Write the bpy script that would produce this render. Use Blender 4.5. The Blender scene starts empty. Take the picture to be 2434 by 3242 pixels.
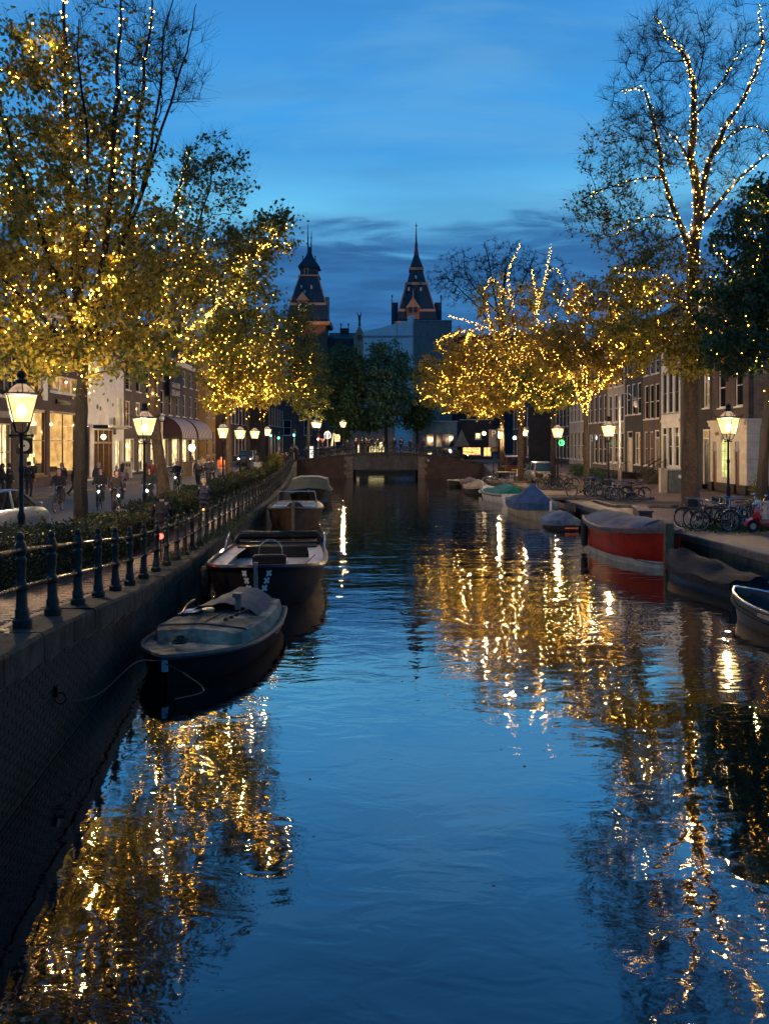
import bpy, bmesh, math, random
import numpy as np
from mathutils import Vector as V, Matrix
random.seed(7); rng = np.random.default_rng(7)
PI = math.pi
SC = bpy.context.scene; COL = SC.collection
EYE = 3.95; F = 2436.0
def X(px, d): return (px - 1217) / F * d
def P(px, py, d): return V(((px - 1217) / F * d, d, EYE + (1400 - py) / F * d))

# ---------------- camera, sky, sun, exposure ----------------
cam = bpy.data.cameras.new('camera'); co = bpy.data.objects.new('camera', cam); COL.objects.link(co)
co.location = (0, 0, EYE); co.rotation_euler = (PI / 2, 0, 0)
cam.sensor_fit = 'HORIZONTAL'; cam.sensor_width = 36; cam.lens = 36 * 2436 / 2434
cam.shift_y = -221 / 2434; cam.clip_end = 3000; cam.clip_start = .1
SC.camera = co
SC.view_settings.view_transform = 'Standard'; SC.view_settings.look = 'None'
SC.view_settings.exposure = .25; SC.view_settings.gamma = 1; SC.view_settings.use_curve_mapping = False
SC.render.engine = 'CYCLES'
SC.cycles.use_denoising = True; SC.cycles.max_bounces = 5; SC.cycles.diffuse_bounces = 2; SC.cycles.glossy_bounces = 3
SC.cycles.transmission_bounces = 3; SC.cycles.transparent_max_bounces = 6
SC.cycles.sample_clamp_indirect = 6; SC.cycles.caustics_reflective = False; SC.cycles.caustics_refractive = False
SC.cycles.use_light_tree = True

W = bpy.data.worlds.new('World'); SC.world = W; W.use_nodes = True
nt = W.node_tree; nt.nodes.clear()
def N(nt, t, **k):
    n = nt.nodes.new(t)
    for a, b in k.items(): setattr(n, a, b)
    return n
def ramp(nt, stops, interp='LINEAR'):
    r = N(nt, 'ShaderNodeValToRGB'); e = r.color_ramp; e.interpolation = interp
    while len(e.elements) < len(stops): e.elements.new(0.5)
    for el, (p, c) in zip(e.elements, stops):
        el.position = p; el.color = (*c, 1) if len(c) == 3 else c
    return r
def srgb(r, g, b):
    f = lambda c: (c / 255 / 12.92) if c / 255 <= .04045 else ((c / 255 + .055) / 1.055) ** 2.4
    return (f(r), f(g), f(b))
def mth(nt, op, a, b=None, c=None, clamp=False):
    n = N(nt, 'ShaderNodeMath', operation=op); n.use_clamp = clamp
    for i, v in enumerate((a, b, c)):
        if v is None: continue
        if isinstance(v, (int, float)): n.inputs[i].default_value = v
        else: nt.links.new(v, n.inputs[i])
    return n.outputs[0]
def mixc(nt, f, a, b, mode='MIX'):
    n = N(nt, 'ShaderNodeMix', data_type='RGBA', blend_type=mode)
    for i, v in ((0, f), (6, a), (7, b)):
        if isinstance(v, (int, float)): n.inputs[i].default_value = v
        elif isinstance(v, tuple): n.inputs[i].default_value = (*v, 1) if len(v) == 3 else v
        else: nt.links.new(v, n.inputs[i])
    return n.outputs[2]
tc = N(nt, 'ShaderNodeTexCoord'); sp = N(nt, 'ShaderNodeSeparateXYZ'); nt.links.new(tc.outputs['Generated'], sp.inputs[0])
sx, sy, sz = sp.outputs
hor = mth(nt, 'SQRT', mth(nt, 'ADD', mth(nt, 'MULTIPLY', sx, sx), mth(nt, 'MULTIPLY', sy, sy)))
tanel = mth(nt, 'DIVIDE', sz, mth(nt, 'MAXIMUM', hor, .02))
# clouds live on a flat layer high above: project the direction on it
zc = mth(nt, 'ADD', mth(nt, 'MAXIMUM', sz, 0.0), .10)
cp = N(nt, 'ShaderNodeCombineXYZ'); nt.links.new(mth(nt, 'DIVIDE', sx, zc), cp.inputs[0]); nt.links.new(mth(nt, 'DIVIDE', sy, zc), cp.inputs[1])
def cloud(scale, detail, sxs=1., dist=0., off=(0, 0, 0)):
    m = N(nt, 'ShaderNodeMapping'); m.inputs['Scale'].default_value = (sxs, 1, 1); m.inputs['Location'].default_value = off
    nt.links.new(cp.outputs[0], m.inputs[0])
    n = N(nt, 'ShaderNodeTexNoise'); n.inputs['Scale'].default_value = scale; n.inputs['Detail'].default_value = detail
    n.inputs['Distortion'].default_value = dist; n.inputs['Roughness'].default_value = .55
    nt.links.new(m.outputs[0], n.inputs['Vector']); return n.outputs['Fac']
warp = mth(nt, 'MULTIPLY', mth(nt, 'SUBTRACT', cloud(.9, 5, .5, .4), .5), .10)
tw = mth(nt, 'ADD', tanel, warp)
t01 = mth(nt, 'DIVIDE', tanel, 1.2, clamp=True)
k = lambda py: max(0, (1400 - py) / F / 1.2)
base = ramp(nt, [(0, srgb(36, 108, 172)), (k(1050), srgb(38, 112, 176)), (k(800), srgb(84, 168, 214)), (k(700), srgb(98, 182, 220)), (k(600), srgb(84, 168, 218)),
                 (k(480), srgb(58, 142, 204)), (k(250), srgb(58, 146, 214)), (k(60), srgb(54, 140, 212)), (.62, srgb(38, 112, 182)), (1, srgb(16, 66, 126))])
nt.links.new(t01, base.inputs[0])
# long soft streaks of high cloud
st = ramp(nt, [(.40, (0, 0, 0)), (.62, (1, 1, 1))], 'EASE'); nt.links.new(cloud(1.5, 4, .28, .3, (3.2, 1.1, 0)), st.inputs[0])
c1 = mixc(nt, mth(nt, 'MULTIPLY', st.outputs[0], .5), base.outputs[0], srgb(52, 114, 170))
s2 = ramp(nt, [(.45, (0, 0, 0)), (.7, (1, 1, 1))], 'EASE'); nt.links.new(cloud(3.2, 6, .35, .5, (8.2, 3.1, 0)), s2.inputs[0])
c1 = mixc(nt, mth(nt, 'MULTIPLY', s2.outputs[0], .42), c1, srgb(96, 156, 200))
# the low bank of darker cloud, ragged upper edge
bank = ramp(nt, [(0, (1, 1, 1)), ((1400 - 790) / F, (1, 1, 1)), ((1400 - 690) / F, (0, 0, 0))], 'EASE'); 
edge = mth(nt, 'MULTIPLY', mth(nt, 'SUBTRACT', cloud(3.1, 7, .45, .6, (1, 5, 0)), .5), .22)
nt.links.new(mth(nt, 'ADD', tw, edge), bank.inputs[0])
hol = ramp(nt, [(.52, (1, 1, 1)), (.74, (.72, .72, .72))], 'EASE'); nt.links.new(cloud(3.4, 6, .5, .5, (7, 2, 0)), hol.inputs[0])
bm_ = mth(nt, 'MULTIPLY', bank.outputs[0], hol.outputs[0])
bcol = ramp(nt, [(.35, srgb(28, 80, 132)), (.65, srgb(40, 98, 154))], 'EASE'); nt.links.new(cloud(5, 5, .4, .3, (2, 9, 0)), bcol.inputs[0])
c2 = mixc(nt, mth(nt, 'MULTIPLY', bm_, .93), c1, bcol.outputs[0])
sky = N(nt, 'ShaderNodeTexSky', sky_type='NISHITA'); sky.sun_disc = False; sky.sun_elevation = math.radians(-2); sky.sun_rotation = math.radians(235)
bg1 = N(nt, 'ShaderNodeBackground'); bg1.inputs[1].default_value = 1.06; nt.links.new(c2, bg1.inputs[0])
bg2 = N(nt, 'ShaderNodeBackground'); bg2.inputs[1].default_value = .05; nt.links.new(sky.outputs[0], bg2.inputs[0])
ad = N(nt, 'ShaderNodeAddShader'); nt.links.new(bg1.outputs[0], ad.inputs[0]); nt.links.new(bg2.outputs[0], ad.inputs[1])
wo = N(nt, 'ShaderNodeOutputWorld'); nt.links.new(ad.outputs[0], wo.inputs[0])
# what is left of the sun behind the cloud: almost nothing, very soft
sd = bpy.data.lights.new('sun', 'SUN'); sd.energy = .03; sd.angle = math.radians(30); sd.color = (.75, .85, 1)
so = bpy.data.objects.new('sun', sd); COL.objects.link(so); so.rotation_euler = (math.radians(78), 0, math.radians(-125)); so.location = (0, 0, 60)

# ---------------- materials ----------------
MATS = {}
def M(name, col, rough=.7, metal=0., var=.3, scale=5., bump=0., bscale=40., coat=0., spec=.5, coords='Object'):
    if name in MATS: return MATS[name]
    m = bpy.data.materials.new(name); m.use_nodes = True; t = m.node_tree; b = t.nodes['Principled BSDF']
    b.inputs['Roughness'].default_value = rough; b.inputs['Metallic'].default_value = metal; b.inputs['Coat Weight'].default_value = coat
    b.inputs['Specular IOR Level'].default_value = spec
    c = N(t, 'ShaderNodeTexCoord')
    n = N(t, 'ShaderNodeTexNoise'); n.inputs['Scale'].default_value = scale; n.inputs['Detail'].default_value = 6; n.inputs['Roughness'].default_value = .65
    t.links.new(c.outputs[coords], n.inputs['Vector'])
    lo = tuple(x * (1 - var) for x in col); hi = tuple(min(1, x * (1 + var)) for x in col)
    r = ramp(t, [(.3, lo), (.7, hi)]); t.links.new(n.outputs['Fac'], r.inputs[0])
    mp = N(t, 'ShaderNodeMapping'); mp.inputs['Scale'].default_value = (1, 1, .45); mp.inputs['Location'].default_value = (3.1, 1.7, .4); t.links.new(c.outputs[coords], mp.inputs[0])
    ns = N(t, 'ShaderNodeTexNoise'); ns.inputs['Scale'].default_value = scale * .38; ns.inputs['Detail'].default_value = 9; ns.inputs['Roughness'].default_value = .75; ns.inputs['Distortion'].default_value = .6; t.links.new(mp.outputs[0], ns.inputs['Vector'])
    rs = ramp(t, [(.36, (1 - var * 1.3 if var < .7 else .1,) * 3), (.52, (1, 1, 1)), (.75, (1 + var * .5,) * 3)]); t.links.new(ns.outputs['Fac'], rs.inputs[0])
    t.links.new(mixc(t, 1., r.outputs[0], rs.outputs[0], 'MULTIPLY'), b.inputs['Base Color'])
    rr = mth(t, 'MULTIPLY_ADD', n.outputs['Fac'], .25, rough - .12); t.links.new(rr, b.inputs['Roughness'])
    if bump:
        n2 = N(t, 'ShaderNodeTexNoise'); n2.inputs['Scale'].default_value = bscale; n2.inputs['Detail'].default_value = 4
        t.links.new(c.outputs[coords], n2.inputs['Vector'])
        bp = N(t, 'ShaderNodeBump'); bp.inputs['Strength'].default_value = 1; bp.inputs['Distance'].default_value = bump
        t.links.new(n2.outputs['Fac'], bp.inputs['Height']); t.links.new(bp.outputs[0], b.inputs['Normal'])
    MATS[name] = m; return m
def ME(name, col, strength, var=0., scale=3., see=0.):
    """something that gives off light; see = how much of what is behind shows through"""
    if name in MATS: return MATS[name]
    m = bpy.data.materials.new(name); m.use_nodes = True; t = m.node_tree; t.nodes.clear()
    e = N(t, 'ShaderNodeEmission'); e.inputs[0].default_value = (*col, 1); e.inputs[1].default_value = strength
    o = N(t, 'ShaderNodeOutputMaterial')
    if var:
        c = N(t, 'ShaderNodeTexCoord'); n = N(t, 'ShaderNodeTexNoise'); n.inputs['Scale'].default_value = scale; n.inputs['Detail'].default_value = 3
        t.links.new(c.outputs['Object'], n.inputs['Vector'])
        r = ramp(t, [(.35, (1 - var,) * 3), (.65, (1, 1, 1))]); t.links.new(n.outputs['Fac'], r.inputs[0])
        t.links.new(mixc(t, 1., col, r.outputs[0], 'MULTIPLY'), e.inputs[0])
    if see:
        tr = N(t, 'ShaderNodeBsdfTransparent'); mx = N(t, 'ShaderNodeMixShader'); mx.inputs[0].default_value = see
        t.links.new(e.outputs[0], mx.inputs[1]); t.links.new(tr.outputs[0], mx.inputs[2]); t.links.new(mx.outputs[0], o.inputs[0])
    else: t.links.new(e.outputs[0], o.inputs[0])
    MATS[name] = m; return m
def MBRICK(name, col, mortar, bw=.21, bh=.065, gap=.012, rough=.85):
    if name in MATS: return MATS[name]
    m = bpy.data.materials.new(name); m.use_nodes = True; t = m.node_tree; b = t.nodes['Principled BSDF']; b.inputs['Roughness'].default_value = rough
    c = N(t, 'ShaderNodeTexCoord'); s = N(t, 'ShaderNodeSeparateXYZ'); t.links.new(c.outputs['Object'], s.inputs[0])
    cb = N(t, 'ShaderNodeCombineXYZ'); t.links.new(mth(t, 'ADD', s.outputs[0], s.outputs[1]), cb.inputs[0]); t.links.new(s.outputs[2], cb.inputs[1])
    br = N(t, 'ShaderNodeTexBrick'); br.inputs['Scale'].default_value = 1; br.inputs['Brick Width'].default_value = bw; br.inputs['Row Height'].default_value = bh
    br.inputs['Mortar Size'].default_value = gap; br.inputs['Color1'].default_value = (*[x * .75 for x in col], 1); br.inputs['Color2'].default_value = (*[x * 1.25 for x in col], 1)
    br.inputs['Mortar'].default_value = (*mortar, 1); t.links.new(cb.outputs[0], br.inputs['Vector'])
    n = N(t, 'ShaderNodeTexNoise'); n.inputs['Scale'].default_value = 1.3; n.inputs['Detail'].default_value = 5; t.links.new(c.outputs['Object'], n.inputs['Vector'])
    r = ramp(t, [(.3, (.65,) * 3), (.7, (1.15,) * 3)]); t.links.new(n.outputs['Fac'], r.inputs[0])
    t.links.new(mixc(t, 1., br.outputs['Color'], r.outputs[0], 'MULTIPLY'), b.inputs['Base Color'])
    bp = N(t, 'ShaderNodeBump'); bp.invert = True; bp.inputs['Distance'].default_value = .008; t.links.new(br.outputs['Fac'], bp.inputs['Height']); t.links.new(bp.outputs[0], b.inputs['Normal'])
    MATS[name] = m; return m
def MLEAF(name, cols, trans=.35):
    if name in MATS: return MATS[name]
    m = bpy.data.materials.new(name); m.use_nodes = True; t = m.node_tree; t.nodes.clear()
    g = N(t, 'ShaderNodeNewGeometry'); r = ramp(t, [((i + .5) / len(cols), c) for i, c in enumerate(cols)]); t.links.new(g.outputs['Random Per Island'], r.inputs[0])
    d = N(t, 'ShaderNodeBsdfPrincipled'); d.inputs['Roughness'].default_value = .55; d.inputs['Specular IOR Level'].default_value = .3; t.links.new(r.outputs[0], d.inputs['Base Color'])
    tr = N(t, 'ShaderNodeBsdfTranslucent'); t.links.new(mixc(t, 1., r.outputs[0], (1.3, 1.15, .5), 'MULTIPLY'), tr.inputs[0])
    mx = N(t, 'ShaderNodeMixShader'); mx.inputs[0].default_value = trans; t.links.new(d.outputs[0], mx.inputs[1]); t.links.new(tr.outputs[0], mx.inputs[2])
    o = N(t, 'ShaderNodeOutputMaterial'); t.links.new(mx.outputs[0], o.inputs[0]); MATS[name] = m; return m

iron = M('black green iron', (.016, .021, .017), .5, 0, .6, 14, .004, 30, spec=.3)
irond = M('black iron', (.011, .010, .010), .5, 0, .4, 20, spec=.3)
stone = M('worn granite', (.048, .046, .036), .9, 0, .55, 4, .014, 22, spec=.2)
stoner = M('brown worn granite', (.13, .105, .085), .8, 0, .4, 4, .01, 25)
quaym = M('wet quay masonry', (.034, .035, .032), .8, 0, .6, 2.2, .008, 20)
quayr = M('mossy quay masonry', (.035, .042, .034), .75, 0, .6, 2.2, .02, 9)
bark = M('dark bark', (.007, .006, .006), .9, 0, .55, 9, .03, 22)
barkw = M('brown bark', (.065, .045, .028), .9, 0, .5, 9, .04, 18)
twigm = M('thin twigs', (.020, .015, .012), .9, 0, .4, 9)
white = M('white paint', (.62, .6, .56), .5, 0, .15, 3)
cream = M('cream paint', (.55, .47, .36), .6, 0, .18, 2.2)
grey = M('grey paint', (.25, .25, .26), .5, 0, .2, 3)
darkp = M('dark green door paint', (.02, .03, .03), .3, 0, .3, 3)
blackp = M('black paint', (.008, .008, .010), .35, 0, .3, 5, coat=.3)
brownw = M('brown varnished wood', (.10, .045, .02), .4, 0, .4, 6, .004, 30)
glassd = M('dark window glass', (.012, .014, .018), .06, 0, .4, 1.2, spec=.8)
chrome = M('bright metal', (.6, .6, .62), .22, 1, .15, 9)
rubber = M('black rubber', (.010, .010, .010), .75, 0, .3, 30)
rope = M('weathered rope', (.03, .028, .024), .9, 0, .4, 60)
lit = ME('lit shop interior', (1, .74, .33), 2.1, .7, 1.9)
litw = ME('bright lamp light', (1, .82, .5), 5)
lity = ME('yellow green lit room', (.95, .95, .32), 1.1, .5, 1.4)
lita = ME('amber lit window', (1, .55, .2), .8, .85, 2.6)
red_e = ME('red rear light', (1, .03, .02), 14)
white_e = ME('white headlight', (.9, 1, .92), 22)
bulbm = ME('warm fairy bulb', (1, .47, .05), 26)

clear = bpy.data.materials.new('clear window glass'); clear.use_nodes = True; _t = clear.node_tree; _t.nodes.clear()
_a = N(_t, 'ShaderNodeBsdfTransparent'); _b = N(_t, 'ShaderNodeBsdfGlossy'); _b.inputs['Roughness'].default_value = .03; _w = N(_t, 'ShaderNodeLayerWeight'); _w.inputs[0].default_value = .5; _f = N(_t, 'ShaderNodeMath', operation='POWER'); _t.links.new(_w.outputs['Facing'], _f.inputs[0]); _f.inputs[1].default_value = 5
_m = N(_t, 'ShaderNodeMixShader'); _o = N(_t, 'ShaderNodeOutputMaterial'); _t.links.new(_f.outputs[0], _m.inputs[0]); _t.links.new(_a.outputs[0], _m.inputs[1]); _t.links.new(_b.outputs[0], _m.inputs[2]); _t.links.new(_m.outputs[0], _o.inputs[0])

# ---------------- mesh helpers ----------------
class MB:
    def __init__(s): s.v = []; s.f = []; s.mi = []; s.m = 0; s.T = None
    def _add(s, vs, fs):
        o = len(s.v)
        for p in vs:
            p = V(p)
            s.v.append(tuple(s.T @ p) if s.T is not None else tuple(p))
        for f in fs: s.f.append(tuple(i + o for i in f)); s.mi.append(s.m)
    def box(s, x0, x1, y0, y1, z0, z1):
        s._add([(x0, y0, z0), (x1, y0, z0), (x1, y1, z0), (x0, y1, z0), (x0, y0, z1), (x1, y0, z1), (x1, y1, z1), (x0, y1, z1)],
               [(0, 3, 2, 1), (4, 5, 6, 7), (0, 1, 5, 4), (1, 2, 6, 5), (2, 3, 7, 6), (3, 0, 4, 7)])
    def bbox(s, x0, x1, y0, y1, z0, z1, b):
        """box with chamfered vertical and top edges"""
        pts = [(x0 + b, y0), (x1 - b, y0), (x1, y0 + b), (x1, y1 - b), (x1 - b, y1), (x0 + b, y1), (x0, y1 - b), (x0, y0 + b)]
        cx, cy = (x0 + x1) / 2, (y0 + y1) / 2
        ins = [(p[0] + (b if p[0] < cx else -b), p[1] + (b if p[1] < cy else -b)) for p in pts]
        s.loft([[(p[0], p[1], z0) for p in pts], [(p[0], p[1], z1 - b) for p in pts], [(p[0], p[1], z1) for p in ins]])
    def loft(s, rings, cap=True, closed=True):
        n = len(rings[0]); vs = [p for r in rings for p in r]; fs = []
        for i in range(len(rings) - 1):
            for j in range(n if closed else n - 1):
                a = i * n + j; b = i * n + (j + 1) % n
                fs.append((a, b, b + n, a + n))
        if cap and closed: fs.append(tuple(range(n - 1, -1, -1))); fs.append(tuple(range((len(rings) - 1) * n, len(rings) * n)))
        s._add(vs, fs)
    def tube(s, pts, r, n=6, cap=True):
        pts = [V(p) for p in pts]; rs = r if isinstance(r, (list, tuple)) else [r] * len(pts)
        rings = []; up = None
        for i, p in enumerate(pts):
            d = (pts[min(i + 1, len(pts) - 1)] - pts[max(i - 1, 0)])
            if d.length < 1e-6: d = V((0, 0, 1))
            d.normalize()
            if up is None: up = V((0, 0, 1)) if abs(d.z) < .9 else V((1, 0, 0))
            a = up.cross(d)
            if a.length < 1e-4: a = V((1, 0, 0)).cross(d)
            a.normalize(); b = d.cross(a); up = b
            rings.append([p + a * (math.cos(2 * PI * k / n) * rs[i]) + b * (math.sin(2 * PI * k / n) * rs[i]) for k in range(n)])
        s.loft(rings, cap)
    def lathe(s, prof, n=12, c=(0, 0, 0)):
        s.loft([[(c[0] + r * math.cos(2 * PI * k / n), c[1] + r * math.sin(2 * PI * k / n), c[2] + z) for k in range(n)] for r, z in prof])
    def ball(s, c, r, n=8, sz=1.):
        s.lathe([(max(.001, r * math.sin(PI * i / 5)), -r * sz * math.cos(PI * i / 5)) for i in range(6)], n, c)
    def torus(s, c, R, r, axis='y', n=24, m=5):
        pts = []
        rings = []
        for i in range(n + 1):
            a = 2 * PI * i / n; ring = []
            for j in range(m):
                b = 2 * PI * j / m; rr = R + r * math.cos(b); h = r * math.sin(b)
                p = {'y': (rr * math.cos(a), h, rr * math.sin(a)), 'x': (h, rr * math.cos(a), rr * math.sin(a)), 'z': (rr * math.cos(a), rr * math.sin(a), h)}[axis]
                ring.append((c[0] + p[0], c[1] + p[1], c[2] + p[2]))
            rings.append(ring)
        s.loft(rings, cap=False)
    def poly(s, pts): s._add(pts, [tuple(range(len(pts)))])
    def prism(s, pts, d):
        """closed outline pts (3-D) pushed along vector d"""
        d = V(d); n = len(pts); a = [V(p) for p in pts]
        s._add(a + [p + d for p in a], [tuple(range(n - 1, -1, -1)), tuple(range(n, 2 * n))] + [(i, (i + 1) % n, (i + 1) % n + n, i + n) for i in range(n)])
    def mesh(s, name, mats, smooth=False):
        me = bpy.data.meshes.new(name); me.from_pydata(s.v, [], s.f)
        for m in (mats if isinstance(mats, (list, tuple)) else [mats]): me.materials.append(m)
        if any(s.mi): me.polygons.foreach_set('material_index', s.mi)
        bm = bmesh.new(); bm.from_mesh(me); bmesh.ops.recalc_face_normals(bm, faces=bm.faces); bm.to_mesh(me); bm.free()
        if smooth: me.polygons.foreach_set('use_smooth', [True] * len(me.polygons)); me.set_sharp_from_angle(angle=math.radians(38))
        return me
    def build(s, name, mats, parent=None, smooth=False, **k):
        return obj(name, s.mesh(name, mats, smooth), parent, **k)
def obj(name, me, parent=None, loc=None, rz=None, label=None, cat=None, group=None, kind=None):
    o = bpy.data.objects.new(name, me); COL.objects.link(o)
    if parent is not None: o.parent = parent
    if loc is not None: o.location = loc
    if rz is not None: o.rotation_euler = (0, 0, rz)
    return tag(o, label, cat, group, kind)
def tag(o, label=None, cat=None, group=None, kind=None):
    if label: o['label'] = label
    if cat: o['category'] = cat
    if group: o['group'] = group
    if kind: o['kind'] = kind
    return o
def thing(name, label, cat, loc=(0, 0, 0), rz=0, group=None):
    return obj(name, None, None, loc, rz, label, cat, group)
def dup(o, loc=None, rz=None, label=None, group=None, parent=None, sc=None, swap=None):
    c = o.copy(); COL.objects.link(c)
    if parent is not None: c.parent = parent
    if loc is not None: c.location = loc
    if rz is not None: c.rotation_euler = (0, 0, rz)
    if sc is not None: c.scale = (sc,) * 3
    if label: c['label'] = label
    if group: c['group'] = group
    if swap and c.type == 'MESH':
        for i, sl in enumerate(c.material_slots):
            if sl.material and sl.material.name in swap: sl.link = 'OBJECT'; sl.material = swap[sl.material.name]
    for ch in list(o.children): dup(ch, parent=c, swap=swap)
    return c
def npmesh(name, verts, faces, mats, mi=None, smooth=False):
    """verts (n,3) and faces (m,k) arrays"""
    me = bpy.data.meshes.new(name); n = len(verts); m, k = faces.shape
    me.vertices.add(n); me.vertices.foreach_set('co', np.asarray(verts, dtype=np.float32).ravel())
    me.loops.add(m * k); me.loops.foreach_set('vertex_index', faces.astype(np.int32).ravel())
    me.polygons.add(m); me.polygons.foreach_set('loop_start', (np.arange(m) * k).astype(np.int32))
    try: me.polygons.foreach_set('loop_total', np.full(m, k, dtype=np.int32))
    except Exception: pass
    for q in (mats if isinstance(mats, (list, tuple)) else [mats]): me.materials.append(q)
    if mi is not None: me.polygons.foreach_set('material_index', np.asarray(mi, dtype=np.int32))
    me.update(calc_edges=True); me.validate()
    return me
def text(name, s, size, mat, parent, M4, depth=.01, font_x=1., **k):
    cu = bpy.data.curves.new(name, 'FONT'); cu.body = s; cu.size = size; cu.extrude = depth; cu.align_x = 'CENTER'; cu.align_y = 'CENTER'; cu.resolution_u = 2
    t = bpy.data.objects.new('tmp', cu); COL.objects.link(t)
    dg = bpy.context.evaluated_depsgraph_get(); me = bpy.data.meshes.new_from_object(t.evaluated_get(dg)); bpy.data.objects.remove(t)
    me.transform(M4 @ Matrix.Diagonal((font_x, 1, 1, 1))); me.materials.clear(); me.materials.append(mat)
    return obj(name, me, parent, **k)
def lerp_t(tab, y):
    return float(np.interp(y, [a for a, _ in tab], [b for _, b in tab]))
def pline(pts, n):
    """Catmull-Rom through pts, n segments per span"""
    pts = [V(p) for p in pts]; out = []
    for i in range(len(pts) - 1):
        p0, p1, p2, p3 = pts[max(i - 1, 0)], pts[i], pts[i + 1], pts[min(i + 2, len(pts) - 1)]
        for k in range(n):
            t = k / n; out.append(.5 * ((2 * p1) + (p2 - p0) * t + (2 * p0 - 5 * p1 + 4 * p2 - p3) * t * t + (3 * p1 - p0 - 3 * p2 + p3) * t ** 3))
    out.append(pts[-1]); return out
# ---------------- the setting ----------------
WL = [(-12, -2.4), (0, -2.9), (8, -4.0), (10, -4.25), (16, -4.85), (24, -5.4), (42, -6.2), (65, -8.0), (84, -9.6)]
ZL = [(-12, 1.95), (5, 1.95), (9.6, 1.64), (16, 1.02), (22, .78), (60, .78), (76, 1.3), (84, 1.9)]
WR = [(-12, 10.7), (18, 10.7), (27, 10.2), (35, 9.85), (45, 9.6), (60, 9.7), (84, 10.8)]
ZR = [(-12, .85), (66, .85), (76, 1.2), (84, 1.6)]
xl = lambda y: lerp_t(WL, y); zl = lambda y: lerp_t(ZL, y); xr = lambda y: lerp_t(WR, y); zr = lambda y: lerp_t(ZR, y)
ZS = 1.10      # the street on the left lies a little above the quay path
def zs(y): return max(ZS, zl(y) if y > 30 else ZS) if y > 10 else ZS

def mwater():
    m = bpy.data.materials.new('canal water'); m.use_nodes = True; t = m.node_tree; b = t.nodes['Principled BSDF']
    b.inputs['Base Color'].default_value = (.0015, .004, .006, 1); b.inputs['Roughness'].default_value = .025; b.inputs['IOR'].default_value = 2.75
    b.inputs['Specular IOR Level'].default_value = .5
    c = N(t, 'ShaderNodeTexCoord')
    def noise(s, det, sx=1., dist=0., rot=0.):
        mp = N(t, 'ShaderNodeMapping'); mp.inputs['Scale'].default_value = (sx, 1, 1); mp.inputs['Rotation'].default_value = (0, 0, rot); t.links.new(c.outputs['Object'], mp.inputs[0])
        n = N(t, 'ShaderNodeTexNoise'); n.inputs['Scale'].default_value = s; n.inputs['Detail'].default_value = det; n.inputs['Distortion'].default_value = dist; n.inputs['Roughness'].default_value = .5
        t.links.new(mp.outputs[0], n.inputs['Vector']); return n.outputs['Fac']
    calm = ramp(t, [(.38, (.22,) * 3), (.62, (1,) * 3)], 'EASE'); t.links.new(noise(.16, 2, 1., .4), calm.inputs[0])
    far = N(t, 'ShaderNodeSeparateXYZ'); t.links.new(c.outputs['Object'], far.inputs[0])
    gust = mth(t, 'MULTIPLY_ADD', mth(t, 'DIVIDE', mth(t, 'SUBTRACT', far.outputs[1], 9), 16, clamp=True), .75, .45)
    h = mth(t, 'ADD', mth(t, 'MULTIPLY', noise(.75, 1.5, .45, .3), .030), mth(t, 'ADD', mth(t, 'MULTIPLY', noise(2.6, 2.5, .5, .8, .12), .0115), mth(t, 'MULTIPLY', mth(t, 'MULTIPLY', noise(9, 2, .8, .3, -.2), .0020), calm.outputs[0])))
    h = mth(t, 'MULTIPLY', h, gust)
    bp = N(t, 'ShaderNodeBump'); bp.inputs['Strength'].default_value = 1; bp.inputs['Distance'].default_value = 1; t.links.new(h, bp.inputs['Height']); 
    lw = N(t, 'ShaderNodeLayerWeight'); lw.inputs[0].default_value = .5; t.links.new(bp.outputs[0], lw.inputs['Normal'])
    rf = ramp(t, [(0, (.06,) * 3), (.38, (.21,) * 3), (.5, (.40,) * 3), (.62, (.66,) * 3), (.75, (.82,) * 3), (1, (.97,) * 3)]); t.links.new(lw.outputs['Facing'], rf.inputs[0])
    gl = N(t, 'ShaderNodeBsdfGlossy'); gl.inputs['Roughness'].default_value = .025; t.links.new(bp.outputs[0], gl.inputs['Normal']); df = N(t, 'ShaderNodeBsdfDiffuse'); df.inputs[0].default_value = (.0015, .005, .008, 1)
    mx = N(t, 'ShaderNodeMixShader'); t.links.new(rf.outputs[0], mx.inputs[0]); t.links.new(df.outputs[0], mx.inputs[1]); t.links.new(gl.outputs[0], mx.inputs[2]); t.links.new(mx.outputs[0], t.nodes['Material Output'].inputs[0]); t.nodes.remove(b)
    return m
w = MB(); w._add([(-14, -12, 0), (14, -12, 0), (14, 104, 0), (-14, 104, 0)], [(0, 1, 2, 3)]); w.build('canal_water', mwater(), kind='structure')

roadm = M('asphalt street', (.10, .09, .08), .75, 0, .25, 2, .004, 90)
pavem = MBRICK('brown clinker paving', (.085, .052, .038), (.03, .025, .02), .21, .10, .008)
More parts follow.
